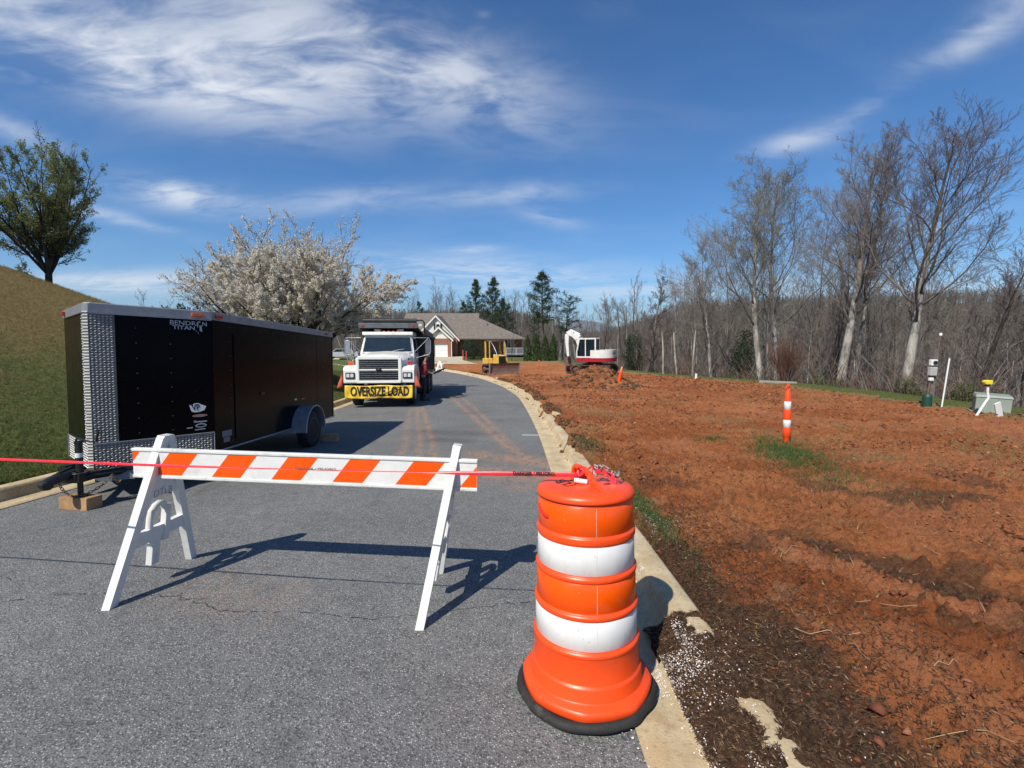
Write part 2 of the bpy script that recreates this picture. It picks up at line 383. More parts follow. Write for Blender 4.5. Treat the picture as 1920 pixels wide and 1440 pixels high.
# ---------------------------------------------------------------- ground materials
def soil_material():
    m = NM('turned_red_soil'); P = m.tc.outputs['Object']
    n1 = m.noise(.55, 8, .62, .3); n2 = m.noise(5, 8, .65, .4); n3 = m.noise(38, 5, .6)
    base = m.mix(m.ramp(n1, .36, .66), (.35, .108, .036), (.50, .185, .070))
    base = m.mix(m.math('MULTIPLY', m.ramp(n2, .46, .70), .65), base, (.175, .062, .028))
    base = m.mix(m.math('MULTIPLY', m.ramp(m.noise(3.1, 7, .6, .5, m.map(loc=(5, 2, 0))), .55, .7), .55), base, (.42, .22, .12))
    drk = m.math('MULTIPLY', m.ramp(m.noise(11, 7, .75, .9, m.map(scale=(.6, 1.5, 1), loc=(3, 3, 0))), .53, .63), m.ramp(m.noise(1.1, 4, .6, 0, m.map(loc=(1, 1, 0))), .38, .56)); base = m.mix(m.math('MULTIPLY', drk, .75), base, (.095, .036, .020))  # dark streaks: self-shadow of rough relief painted into the soil colour
    straw = m.math('MULTIPLY', m.ramp(m.noise(14, 6, .7, 1.5), .54, .66), m.ramp(m.noise(.8, 4, .6, 0, m.map(loc=(3, 9, 0))), .42, .62))
    base = m.mix(m.math('MULTIPLY', straw, .85), base, (.42, .28, .13))
    bright = m.mix(n2, (.46, .155, .065), (.55, .24, .12))
    base = m.mix(m.math('MULTIPLY', m.attr('clay'), .9), base, bright)
    mul = m.mix(m.ramp(n3, .35, .7), (.060, .034, .022), (.16, .095, .058))
    mul = m.mix(m.math('MULTIPLY', m.ramp(n2, .5, .68), .55), mul, (.24, .085, .045))
    k = m.math('MULTIPLY', m.attr('mulch'), m.ramp(m.math('ADD', m.attr('mulch'), m.math('MULTIPLY', m.math('SUBTRACT', n2, .5), 1.3)), .25, .6))
    base = m.mix(k, base, mul)
    gr = m.mix(n3, (.15, .14, .05), (.32, .25, .12))
    kg = m.ramp(m.math('ADD', m.attr('grassy'), m.math('MULTIPLY', m.math('SUBTRACT', m.noise(9, 7, .7, .6), .5), 1.2)), .38, .75)
    base = m.mix(m.math('MULTIPLY', kg, m.ramp(m.attr('grassy'), 0.02, .3)), base, gr)
    spk = m.voro(70); base = m.mix(m.math('MULTIPLY', m.ramp(spk, .16, .08), m.ramp(m.noise(11, 3), .5, .62)), base, (.50, .30, .19))
    base = m.mix(m.math('MULTIPLY', m.ramp(m.noise(46, 6, .75, .8, m.map(scale=(.7, 1.3, 1))), .52, .66), .60), base, (.085, .030, .016))  # crevice shade between lumps, painted in by thresholded noise
    base = m.mix(m.math('MULTIPLY', m.ramp(m.noise(62, 5, .7, .8, m.map(loc=(8, 1, 3))), .58, .70), .45), base, (.50, .27, .15))
    nr = m.bump(m.noise(22, 9, .78, .5), 1.0, .065); nr = m.bump(m.noise(95, 6, .7), .8, .018, nr)
    return m.fin(base, .95, 0, nr, .15)
def grass_material(name, dry_attr=True):
    m = NM(name); n1 = m.noise(.5, 7, .65, .3); n2 = m.noise(12, 6, .7, .5); n3 = m.noise(70, 4, .7, 0, m.map(scale=(1, 1, .4)))
    g = m.mix(m.ramp(n2, .35, .68), (.060, .088, .022), (.165, .170, .058))
    d = m.mix(m.ramp(n2, .38, .65), (.13, .105, .040), (.29, .20, .085))
    dry = m.ramp(m.math('ADD', m.attr('dry'), m.math('MULTIPLY', m.math('SUBTRACT', n1, .5), 1.1)), .25, .85)
    c = m.mix(dry, g, d); c = m.mix(m.math('MULTIPLY', m.ramp(n3, .5, .7), .4), c, (.05, .05, .018))
    nr = m.bump(m.noise(45, 6, .75, .3, m.map(scale=(1, 1, .5))), .8, .05); nr = m.bump(n2, .5, .06, nr)
    return m.fin(c, .95, 0, nr, .1)
def asphalt_material():
    m = NM('asphalt'); n1 = m.noise(.7, 6, .6); v = m.voro(125); vc = m.voro(125, out=1); sp = m.n('SeparateColor'); m.set(sp.inputs[0], vc)
    c = m.mix(m.ramp(n1, .3, .7), (.158, .157, .154), (.205, .201, .195))
    c = m.mix(m.ramp(m.noise(8, 5, .6), .35, .7, 0, .35), c, (.090, .090, .091))
    grain = m.math('MULTIPLY', m.ramp(v, .55, .25), m.ramp(sp.outputs[0], .62, .95)); c = m.mix(grain, c, (.50, .49, .46))
    c = m.mix(m.math('MULTIPLY', m.ramp(sp.outputs[1], .6, .9), .6), c, (.030, .031, .034))
    brn = m.math('MULTIPLY', m.ramp(m.noise(.35, 5, .7, .6, m.map(loc=(4, 4, 0))), .56, .7), .25); c = m.mix(brn, c, (.15, .12, .09))
    cl = m.math('MULTIPLY', m.attr('clay'), m.ramp(m.noise(7, 7, .75, .6, m.map(scale=(1.6, .6, 1))), .36, .60)); c = m.mix(m.math('MULTIPLY', cl, .72), c, (.42, .23, .13))
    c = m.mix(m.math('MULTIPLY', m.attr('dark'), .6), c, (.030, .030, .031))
    tr_ = m.math('MULTIPLY', m.ramp(m.noise(1.3, 6, .7, .8, m.map(loc=(9, 2, 0), scale=(1, .35, 1))), .56, .72), .40); c = m.mix(tr_, c, (.075, .074, .074))
    c = m.mix(m.math('MULTIPLY', m.ramp(m.noise(3.5, 7, .8, .3, m.map(loc=(1, 7, 0))), .62, .68), .5), c, (.045, .044, .044))
    nr = m.bump(v, .55, .006); nr = m.bump(m.noise(60, 4), .4, .006, nr)
    return m.fin(c, .9, 0, nr, .3)
def concrete_material(name, c0, c1):
    m = NM(name); n1 = m.noise(3.0, 7, .7); n2 = m.noise(30, 6, .7)
    c = m.mix(m.ramp(n1, .33, .68), c0, c1); c = m.mix(m.math('MULTIPLY', m.ramp(n2, .5, .72), .55), c, (.16, .11, .065)); c = m.mix(m.math('MULTIPLY', m.ramp(m.noise(2.3, 7, .75, 0, m.map(loc=(2, 5, 0))), .54, .70), .55), c, (.26, .14, .075))
    sp = m.voro(140); c = m.mix(m.math('MULTIPLY', m.ramp(sp, .2, .1), .5), c, (.62, .55, .42))
    return m.fin(c, .9, 0, m.bump(m.noise(70, 6, .7), .5, .01), .25)
M['soil'] = soil_material(); M['grass'] = grass_material('lawn_grass'); M['asphalt'] = asphalt_material()
M['curb'] = concrete_material('kerb_concrete', (.44, .33, .19), (.60, .49, .32)); M['drive'] = concrete_material('driveway_concrete', (.50, .42, .30), (.58, .50, .37))
M['litter'] = (lambda m: m.fin(m.mix(m.attr('green'), m.mix(m.noise(.06, 8, .7), (.075, .068, .045), (.14, .125, .085)), m.mix(m.noise(1.5, 6), (.06, .085, .025), (.17, .15, .06))), .95, 0, m.bump(m.noise(.8, 8, .7), .6, .4), .1))(NM('leaf_litter'))
# ---------------------------------------------------------------- road
o_ = np.linspace(0, ROADW, 90); S = len(RE)
idx = np.arange(S); X = RE[:, None, 0]+NL[:, None, 0]*o_[None]; Y = RE[:, None, 1]+NL[:, None, 1]*o_[None]; Z = zr(Y)+0.012*np.sin(PI*o_/ROADW)[None]
def seg_mask(X, Y, pts, wd):
    best = np.full(X.shape, 1e9)
    for (a, b), (c, d) in zip(pts, pts[1:]):
        L2 = (c-a)**2+(d-b)**2; t = np.clip(((X-a)*(c-a)+(Y-b)*(d-b))/L2, 0, 1)
        best = np.minimum(best, np.hypot(X-a-t*(c-a), Y-b-t*(d-b)))
    return np.exp(-(best/wd)**2)
TRK = [[(1.9, 5.2), (2.9, 9), (3.6, 14), (3.3, 20), (1.8, 27)], [(3.3, 5.0), (4.3, 9), (5.0, 14), (4.7, 18.5)], [(5.4, 4.2), (7.0, 8), (8.3, 13), (8.2, 19), (7.2, 25)], [(6.8, 4.0), (8.4, 8), (9.7, 13), (9.6, 19), (8.4, 26)], [(2.6, 12.5), (5.5, 12.2), (9, 13.4), (12, 15.4)]]
cl = np.zeros_like(X)
CLW = .62
for pts, wd, s in [([(-1.69, 6.2), (-2.12, 9.15), (-2.79, 12.26), (-3.3, 15.0)], .13, .75), ([(-1.35, 6.4), (-1.97, 9.82), (-2.63, 12.76), (-3.15, 15.3)], .11, 1), ([(-1.1, 6.4), (-1.59, 9.15), (-2.29, 12.26), (-2.98, 15.35)], .12, 1),
                   ([(-2.5, 18.9), (-1.3, 13.97), (-.55, 10.6), (0, 8.3), (.35, 7.6)], .16, 1), ([(-2.2, 19.4), (-.98, 13.97), (-.17, 9.82), (.1, 8.3)], .14, .9),
                   ([(-.6, 7.9), (.6, 7.2)], .35, 1), ([(-.45, 6.6), (.6, 6.3)], .38, 1.1), ([(-.3, 5.9), (.6, 5.6)], .10, .6), ([(-2.2, 3.1), (-1.6, 2.9)], .25, .25)]:
    cl = np.maximum(cl, seg_mask(X, Y, pts, wd*(CLW if wd < .2 else 1))*s)
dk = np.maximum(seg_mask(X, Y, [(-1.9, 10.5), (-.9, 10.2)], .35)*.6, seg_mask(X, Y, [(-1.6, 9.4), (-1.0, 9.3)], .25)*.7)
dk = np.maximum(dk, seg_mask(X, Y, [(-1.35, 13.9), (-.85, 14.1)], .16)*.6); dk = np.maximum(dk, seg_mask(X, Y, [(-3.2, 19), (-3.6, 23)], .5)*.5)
# fine rows near the camera
sel = np.arange(0, S)
road = grid_mesh('road', X, Y, Z, M['asphalt'], attrs={'clay': cl, 'dark': dk}); tag(road, kind='structure')
def sweep(name, prof, m, sgn, base=0):
    """profile offsets measured outward from an asphalt edge"""
    s0 = np.arange(0, S, 1); P = np.array(prof); off = (ROADW+P[:, 0]) if sgn > 0 else -P[:, 0]
    X = RE[s0, None, 0]+NL[s0, None, 0]*off[None]; Y = RE[s0, None, 1]+NL[s0, None, 1]*off[None]; Z = zr(Y)+P[None, :, 1]
    jog = .008*np.sin(s0*1.7)[:, None]*0
    if sgn > 0: X, Y, Z = X[:, ::-1], Y[:, ::-1], Z[:, ::-1]
    return tag(grid_mesh(name, X, Y, Z+jog, m), kind='structure')
PROF = [(-.002, .006), (0, .010), (.16, .002), (.318, -.003), (.322, -.001), (.338, .018), (.342, .024), (.372, .112), (.376, .120), (.394, .140), (.400, .143), (.53, .146), (.545, .140), (.56, .125), (.565, -.15)]
curbR = sweep('kerb', PROF, M['curb'], -1); curbL = sweep('kerb', PROF, M['curb'], 1)
# ---------------------------------------------------------------- bare soil field
ys = [-4.0]
while ys[-1] < 57: ys.append(ys[-1]+(.15 if ys[-1] < .9 else max(.013, .0062*ys[-1])))
ys = np.array(ys); os_ = [0.12]
while os_[-1] < 15: os_.append(os_[-1]+min(.014+.0042*os_[-1], .055))
uu = np.array(os_)/os_[-1]
x0 = xR(ys)+.13; x1 = xE(ys)+.25
Xs = x0[:, None]+(x1-x0)[:, None]*uu[None]; Ys = np.repeat(ys[:, None], len(uu), 1)
MOUNDS = [(7.3, 8.7, .9), (10.2, 11.3, .8), (12.7, 14.6, 1), (16.2, 20.2, 1), (21.2, 24, .8), (26, 29, .7), (33, 37, .5)]
def soil_rel(X, Y):
    o = X-xR(Y); nz = fbm(Y*1.3, X*.0+3.3, 11, 3)
    mound = np.zeros_like(Y)
    for (a, b, s) in MOUNDS:
        mound = np.maximum(mound, s*sm((Y-a+.3)/.4)*sm((b+.3-Y)/.4))
    mound = .8*mound*(.45+.9*fbm(Y*4.2, X*.0+7, 19, 3))
    edge = .57-.26*mound+.16*(nz-.5)
    z = -.07+.215*sm((o-edge+.05)/.16)+mound*.07*np.exp(-((o-.6)/.25)**2)
    near = sm((2.66+.25*(fbm(Y*2, X*3, 4)-.5)-Y)/.25)
    ml = .030+.135*sm((o-.20)/.24)+.045*(fbm(X*6, Y*6, 23, 3)-.30)
    ml = np.where(o < .20+.10*(fbm(Y*3, X*3, 29, 2)-.5), -.05, ml); ml = ml+.03*sm((o-.62)/.3)
    strip = np.exp(-((o-.48)/.075)**2)*np.maximum(sm((1.86-Y)/.05)*sm((Y-1.1)/.2), sm((Y-2.16)/.06)*sm((2.50-Y)/.06)); ml = ml-.075*strip
    return z*(1-near)+np.maximum(ml, z*0-.06)*near
rutx = lambda Y: 2.28+(3.66-Y)*.47
def soil_h(X, Y, detail=True):
    o = X-xR(Y); z0_ = soil_rel(X, Y); bare = sm((o-.28)/.2)*sm((z0_+.03)/.06)
    z = zr(Y)+z0_
    z = z+.05*sm((o-1)/3)
    z = z+bare*sm((o-.55)/.25)*(.10*(fbm(X*.55, Y*.55, 31, 3)-.5)*sm((o-.8)/1.5)+.07*(fbm(X*2.1, Y*2.1, 41, 3)-.5))
    rg = 1-np.abs(2*fbm(X*3.1+.4*Y, Y*2.3, 47, 4)-1); z = z+bare*.045*(rg-.75)
    rg2 = 1-np.abs(2*fbm(X*7.5+.6*Y, Y*9, 49, 3)-1); z = z+bare*.05*(np.maximum(rg2, .6)-.7)*sm(fbm(X*.9, Y*.9, 53)*2.2-.6)
    z = z-.055*np.exp(-((X-rutx(Y)-.12)/.16)**2)*sm((4.4-Y)/.8)*bare+.035*np.exp(-((X-rutx(Y)+.18)/.09)**2)*sm((4.6-Y)/.8)*bare
    tr = np.exp(-((X-1.95)/.33)**2)*sm((Y-3.7)/.5)*sm((7.5-Y)/1.5); z = z+.009*tr*np.sign(np.sin(Y*2*PI/.13+X*2.0))*sm(fbm(X*2, Y*2, 77)*2-.4)
    # a torn scarp of sod on the right
    c = np.exp(-(((X-8.4)-.55*(Y-9))/.45)**2-((Y-9.2)/1.5)**2); z = z+.30*c*(fbm(X*2.5, Y*2.5, 71, 3))
    z = z-.22*np.exp(-((X-8.35)/.28)**2-((Y-7.9)/.35)**2)
    if detail:
        f1 = fbm(X*9, Y*9, 51, 3); f2 = fbm(X*24, Y*24, 61, 2)
        z = z+bare*(.17*np.maximum(f1-.5, 0)+.15*np.maximum(f2-.54, 0)-.05*np.maximum(.42-f1, 0)-.05*np.maximum(.40-f2, 0))
    tk_ = np.zeros_like(X)
    for q in TRK: tk_ = np.maximum(tk_, sm(seg_mask(X, Y, q, .26)*2.2-.7))
    z = z*(1-0)-tk_*(.022+.010*np.sign(np.sin((Y+.35*X)*2*PI/.17)))*sm(fbm(X*.8, Y*.8, 171)*2.4-.7)*bare
    # ends sink under the grass strip
    return z-.12*sm((X-xE(Y)-.0)/.25)+0*o
Zs = soil_h(Xs, Ys); Os = Xs-xR(Ys)
clay = np.exp(-((Xs-rutx(Ys)+.30)/.15)**2)*sm((4.2-Ys)/.6)*.9
clay = np.maximum(clay, np.exp(-((Xs-1.78)/.20)**2)*sm((2.35-Ys)/.2)*.8); clay = np.maximum(clay, sm((Xs-8.3-.25*(Ys-7))/1.2)*sm((13-Ys)/3)*sm((Ys-5)/1.5)*.75)
clay = np.maximum(clay, sm((fbm(Xs*.5, Ys*.5, 83, 3)-.60)/.08)*.6)
mul = sm((1.78-.06*Ys-Xs+.35*(fbm(Xs*2, Ys*2, 91)-.5))/.35)*sm((4.6-Ys)/1.2)
mul = np.maximum(mul, .95*np.exp(-((Xs-rutx(Ys)-.16)/.19)**2)*sm((4.3-Ys)/.7)); mul = np.maximum(mul, .7*sm((fbm(Xs*1.1, Ys*1.1, 95, 3)-.57)/.08)*sm((9-Ys)/5))
mul = np.maximum(mul, .8*sm((1.5-Os)/.6)*sm((Ys-6)/2)*sm(fbm(Xs*1.5, Ys*.8, 99)*2-.7))
gra = np.maximum(.8*np.exp(-((Xs-4.15-.22*(Ys-7))/.32)**2-((Ys-7.0)/.9)**2), .55*np.exp(-((Xs-3.85)/.5)**2-((Ys-5.5)/.9)**2))
gra = np.maximum(gra, .50*sm((fbm(Xs*.8, Ys*.6, 103, 3)-.55)/.1)*sm((Ys-4)/1.5)); gra = np.maximum(gra, .8*np.exp(-((Xs-xE(Ys)+.4)/.5)**2))
gra = np.maximum(gra, .8*np.exp(-((Os-.72)/.14)**2)*sm((Ys-3.3)/.4)*sm((5.6-Ys)/.6)); gra = np.maximum(gra, .8*sm((Ys-51)/4))
soil = tag(grid_mesh('soil_ground', Xs, Ys, Zs, M['soil'], attrs={'clay': clay, 'mulch': mul, 'grassy': gra}), kind='structure')
# grass strip along the far right edge
ys2 = np.r_[np.arange(-20, 60, .22)]; us = np.linspace(0, 1, 16); Xg = xE(ys2)[:, None]-.05+.0*us+us[None]*2.3; Yg = np.repeat(ys2[:, None], 16, 1)
Zg = Hn(Xg, Yg)+.07*sm(us/.2)[None]+.05*(fbm(Xg*2, Yg*2, 7)-.5)+.05
tag(grid_mesh('grass_strip', Xg, Yg, Zg, M['grass'], attrs={'dry': .10+.35*fbm(Xg*.7, Yg*.7, 3)}), kind='structure')
# grass hillside on the left
yh = [-14.0]
while yh[-1] < 60: yh.append(yh[-1]+max(.06, .012*abs(yh[-1])))
yh = np.array(yh); uh = (np.linspace(0, 1, 260)**1.6); xa = np.where(yh < 44, xL(np.minimum(yh, 44))-.535, -13.5); Xh = xa[:, None]-uh[None]*(46+xa[:, None]*0); Yh = np.repeat(yh[:, None], 260, 1)
def hill_h(X, Y): return Hn(X, Y)+.02+.10*(fbm(X*.35, Y*.35, 5, 3)-.5)*sm((-6.5-X)/3)+.05*(fbm(X*2.5, Y*2.5, 15, 3)-.5)*sm((-6.2-X)/.5)
Zh = hill_h(Xh, Yh)
Xh, Yh, Zh = Xh[:, ::-1], Yh[:, ::-1], Zh[:, ::-1]
dry = np.clip(.16+(Zh-zr(Yh)-.6)/2.6+.5*(fbm(Xh*.6, Yh*.6, 301, 3)-.5), 0, 1)
tag(grid_mesh('grass_hill', Xh, Yh, Zh, M['grass'], attrs={'dry': dry}), kind='structure')
# the terrain under and beyond everything
rr = np.r_[0.5, np.geomspace(3, 2600, 230)]; aa = np.linspace(0, 2*PI, 540); Rr, Aa = np.meshgrid(rr, aa, indexing='ij')
Xt = Rr*np.sin(Aa); Yt = Rr*np.cos(Aa); Zt = Hn(Xt, Yt)
inn = sm((Xt+42)/5)*sm((xE(Yt)+1.6-Xt)/.8)*sm((58-Yt)/4)*sm((Yt+18)/6)
# stay below the road wherever it runs
dmin = np.full(Xt.shape, 1e9)
near_ = (Rr < 130)
for k in range(0, S, 4): dmin = np.where(near_, np.minimum(dmin, np.hypot(Xt-RE[k, 0]-NL[k, 0]*3, Yt-RE[k, 1]-NL[k, 1]*3)), dmin)
Zt = Zt-.9*inn; Zt = Zt-.22*(1-sm((dmin-4.4)/2))*(1-inn)
Zt = Zt+(1-inn)*.5*(fbm(Xt*.08, Yt*.08, 6, 4)-.5)*sm((Rr-25)/40)*(1-sm((12-np.abs(Xt+7))/4)*sm((22-np.abs(Yt-65))/5))
green = sm((14-Xt)/6)*sm((Yt-40)/8)*sm((92-Yt)/8)*sm((Xt+120)/20)+sm((-12-Xt)/4)*sm((90-Rr)/20)
tag(grid_mesh('terrain', Xt, Yt, Zt, M['litter'], attrs={'green': np.clip(green, 0, 1)}), kind='structure')
# driveway to the house garage
Xd, Yd = np.meshgrid(np.linspace(-1, 1, 20), np.linspace(0, 1, 40)); cx_ = -10.4+1.6*(1-Yd); wd_ = 2.9+2.2*(1-Yd)**3
Yd2 = 50.2+23.4*Yd; tag(grid_mesh('driveway', cx_+Xd*wd_, Yd2, Hn(cx_+Xd*wd_, Yd2)+.10, M['drive']), kind='structure')
# cracks in the asphalt
cm = MB(); rc = random.Random(4)
for pts in [[(-4.6, 2.95), (-3.35, 2.87), (-3.14, 2.98), (-2.68, 2.99), (-2.21, 2.94), (-1.8, 2.76), (-1.35, 2.77), (-.85, 2.68), (-.3, 2.80), (.3, 2.95)], [(-5.4, 3.6), (-4.2, 3.35), (-3.6, 3.2)], [(-2.3, 3.15), (-2.2, 2.9), (-2.0, 2.95)]]:
    q = []
    for (a, b), (c, d) in zip(pts, pts[1:]):
        n = max(3, int(math.hypot(c-a, d-b)/.035))
        for i in range(n): t = i/n; q.append((a+(c-a)*t+rc.gauss(0, .006), b+(d-b)*t+rc.gauss(0, .009)))
    for i in range(len(q)-1):
        (a, b), (c, d) = q[i], q[i+1]; w_ = .0012+.0014*rc.random()
        if rc.random() < .22: continue
        z0 = float(zr(b))+.0135+.012*0; z1 = float(zr(d))+.0135
        za = .012*math.sin(PI*min(1, max(0, (.5-a)/ROADW))); cm.quad((a, b-w_, z0+za-.009), (c, d-w_, z1+za-.009), (c, d+w_, z1+za-.009), (a, b+w_, z0+za-.009))
tag(cm.build('road_crack', M['text_black']), kind='structure')
# white paint tick on the road edge
tk = MB(); tk.quad((.22, 10.02, float(zr(10.02))+.008), (.58, 10.0, float(zr(10))+.008), (.58, 10.07, float(zr(10.07))+.008), (.22, 10.09, float(zr(10.09))+.008)); tag(tk.build('paint_mark', M['white_paint']), kind='structure')

# ---------------------------------------------------------------- loose ground stuff
def cards(P, L, Wd, rsd, flat=.0, up=None):
    """random oriented quads: P (n,3) centres, L,Wd sizes; flat 0..1 squashes normals toward the ground plane"""
    n = len(P); a = rsd.normal(size=(n, 3)); a[:, 2] *= (1-flat); a /= np.linalg.norm(a, axis=1)[:, None]+1e-9
    b = rsd.normal(size=(n, 3)); b[:, 2] *= (1-flat); b -= a*np.sum(a*b, 1)[:, None]; b /= np.linalg.norm(b, axis=1)[:, None]+1e-9
    L = np.broadcast_to(L, n)[:, None]/2; Wd = np.broadcast_to(Wd, n)[:, None]/2
    V = np.stack([P-a*L, P-b*Wd, P+a*L, P+b*Wd], 1).reshape(-1, 3); return V, np.arange(4*n).reshape(n, 4)
def clods(P, r, rsd, squash=.6):
    n = len(P); base = np.array([(1, 0, 0), (0, 1, 0), (-1, 0, 0), (0, -1, 0), (0, 0, 1), (0, 0, -1), ], float)
    V = base[None]*(r[:, None, None]*(.6+.8*rsd.rand(n, 6, 1))); V += rsd.normal(size=(n, 6, 3))*r[:, None, None]*.18; th = rsd.rand(n)*6.28
    x = V[:, :, 0]*np.cos(th)[:, None]-V[:, :, 1]*np.sin(th)[:, None]; y = V[:, :, 0]*np.sin(th)[:, None]+V[:, :, 1]*np.cos(th)[:, None]
    V = np.stack([x, y, V[:, :, 2]*squash], -1)+P[:, None]
    f = np.array([(0, 1, 4), (1, 2, 4), (2, 3, 4), (3, 0, 4), (1, 0, 5), (2, 1, 5), (3, 2, 5), (0, 3, 5)]); F = (f[None]+6*np.arange(n)[:, None, None]).reshape(-1, 3)
    return V.reshape(-1, 3), F
def isl_mat(name, cols, rough=.9, trans=0):
    m = NM(name); r = m.n('ValToRGB'); m.set(r.inputs[0], m.island()); e = r.color_ramp.elements
    e[0].color = (*cols[0], 1); e[1].color = (*cols[-1], 1)
    for i, c in enumerate(cols[1:-1]): q = e.new((i+1)/(len(cols)-1)); q.color = (*c, 1)
    m.fin(r.outputs[0], rough, 0, None, .2)
    if trans:
        t = m.n('BsdfTranslucent'); m.set(t.inputs[0], r.outputs[0]); x = m.n('MixShader'); x.inputs[0].default_value = trans
        m.t.links.new(m.p.outputs[0], x.inputs[1]); m.t.links.new(t.outputs[0], x.inputs[2]); m.t.links.new(x.outputs[0], m.o.inputs[0])
    return m.mat
n = 20000; v = rs.rand(n)**1.5; yy = 1.4+v*24; xx = xR(yy)+.62+rs.rand(n)**1.25*(xE(yy)-xR(yy)-.8)*np.clip(.25+yy/14, 0, 1)
keep = fbm(xx*1.3, yy*1.3, 131, 3) > .44; xx, yy = xx[keep], yy[keep]; n = len(xx); r = np.clip(rs.lognormal(-4.9, .6, n), .003, .04)*(.6+yy*.08)
V, F = clods(np.stack([xx, yy, soil_h(xx, yy)+r*.1], 1), r, rs, .5)
tag(np_mesh('soil_clods', V, F, isl_mat('soil_clod', [(.06, .026, .017), (.17, .05, .026), (.22, .075, .036), (.12, .045, .028), (.36, .14, .07)])), kind='stuff')
n = 44000; yy = 3.2+rs.rand(n)**1.25*30; xx = xR(yy)+.75+rs.rand(n)*(xE(yy)-xR(yy)-.8); mk = fbm(xx*.7, yy*.9, 133, 4)+.10*(fbm(xx*2.6, yy*3.2, 137, 2)-.5); k = (mk > .47) & (rs.rand(n) < sm((mk-.45)/.10)); xx, yy = xx[k], yy[k]; n = len(xx)
r = np.clip(rs.lognormal(-3.9, .5, n), .008, .08)*(.55+yy*.035)
V, F = clods(np.stack([xx, yy, soil_h(xx, yy)+r*.15], 1), r, rs, .62)
tag(np_mesh('torn_earth', V, F, isl_mat('torn_earth', [(.10, .040, .021), (.24, .075, .030), (.32, .105, .042), (.14, .052, .026), (.38, .17, .08), (.07, .033, .02), (.22, .072, .032)])), kind='stuff')
yy = np.concatenate([rs.uniform(a-.1, b+.2, int(260*(b-a)/(1+a*.04))) for a, b, s_ in MOUNDS]); n = len(yy); xx = xR(yy)+.60+rs.normal(0, .12, n); r = rs.uniform(.008, .04, n)*(1+yy*.015)
V, F = clods(np.stack([xx, yy, np.maximum(soil_h(xx, yy), zr(yy)+.01)+r*.2], 1), r, rs, .7)
tag(np_mesh('kerb_side_clods', V, F, isl_mat('dark_clod', [(.06, .038, .022), (.11, .055, .032), (.085, .06, .03), (.16, .07, .04)])), kind='stuff')
# dark mulch shreds and straw beside the kerb
n = 42000; yy = 1.15+rs.rand(n)**1.2*3.4; xx = xR(yy)+.22+np.abs(rs.normal(0, .60, n)); k = (xx-xR(yy) > .6) | (yy < 2.55); xx, yy = xx[k], yy[k]; n = len(xx)
V, F = cards(np.stack([xx, yy, soil_h(xx, yy)+.006], 1), rs.uniform(.010, .040, n), rs.uniform(.0025, .007, n), rs, .7)
tag(np_mesh('mulch_shreds', V, F, isl_mat('mulch_shred', [(.035, .02, .014), (.07, .04, .026), (.05, .028, .018), (.12, .075, .045), (.06, .033, .02), (.30, .19, .10)])), kind='stuff')
# white petals blown into the gutter
def petals(n, f): xy = f(n); x_, y_ = xy; return x_, y_
A_ = rs.rand(6500); y1 = 2.0+A_*1.5; x1_ = xR(y1)+.04+rs.beta(2, 1.3, 6500)*.35
n2_ = 1500; y2_ = 1.2+rs.rand(n2_)*1.2; x2_ = xR(y2_)+.20+np.abs(rs.normal(0, .22, n2_)); n3_ = 1800; y3 = rs.normal(4.05, .35, n3_); x3 = xR(y3)+.72+rs.normal(0, .12, n3_)
n4_ = 700; y4 = 1.3+rs.rand(n4_)*6; x4 = xR(y4)-.02+rs.normal(0, .02, n4_)
xx = np.r_[x1_, x2_, x3, x4]; yy = np.r_[y1, y2_, y3, y4]; o = xx-xR(yy)
kz = np.interp(o, [p[0] for p in PROF[:-1]], [p[1] for p in PROF[:-1]]); zc = zr(yy)+kz; zz_ = np.maximum(np.where(o < .56, zc, -9), np.where(o > .13, soil_h(xx, yy), -9)); zz_ = np.where(o < 0, zr(yy)+.01, zz_)
dens_ = fbm(xx*6, yy*3, 141, 3) > .42; xx, yy, zz_ = xx[dens_], yy[dens_], zz_[dens_]; n = len(xx)
V, F = cards(np.stack([xx, yy, zz_+.004], 1), rs.uniform(.006, .012, n), rs.uniform(.004, .008, n), rs, .7)
tag(np_mesh('fallen_petals', V, F, isl_mat('petal', [(.78, .74, .72), (.70, .60, .58), (.82, .80, .78), (.60, .52, .45)], .6)), kind='stuff')
# grass blades
def blades(P, h, wd, rsd, lean=.5):
    n = len(P); th = rsd.rand(n)*6.28; d = np.stack([np.cos(th), np.sin(th), 0*th], 1); l = rsd.normal(size=(n, 3))*lean; l[:, 2] = 0
    h = np.broadcast_to(h, n)[:, None]; tip = P+np.array([0, 0, 1.])*h+l*h; V = np.stack([P-d*wd/2, P+d*wd/2, tip], 1).reshape(-1, 3); return V, np.arange(3*n).reshape(n, 3)
def grow_patch(n, cx, cy, sx, sy, sl=0):
    y = cy+rs.normal(0, sy, n); x = cx+rs.normal(0, sx, n)+sl*(y-cy); return x, y
parts_ = [grow_patch(6500, 4.25, 7.1, .22, .62, .22), grow_patch(1100, 3.85, 5.4, .4, .6), grow_patch(1500, 1.3, 4.3, .07, .6), grow_patch(900, 1.38, 7.9, .15, .3), grow_patch(500, .95, 9.6, .12, .3), grow_patch(700, 3.6, 8.3, .15, .15)]
xx = np.concatenate([p[0] for p in parts_]); yy = np.concatenate([p[1] for p in parts_]); n = len(xx)
n5 = 26000; y5 = 2+rs.rand(n5)**.7*18; x5 = xR(y5)+1.2+rs.rand(n5)*(xE(y5)-xR(y5)-1.5); k = fbm(x5*.8, y5*.6, 103, 3) > .50; x5, y5 = x5[k], y5[k]
V1, F1 = blades(np.stack([xx, yy, soil_h(xx, yy)-.005], 1), rs.uniform(.03, .085, n), .007, rs, .45)
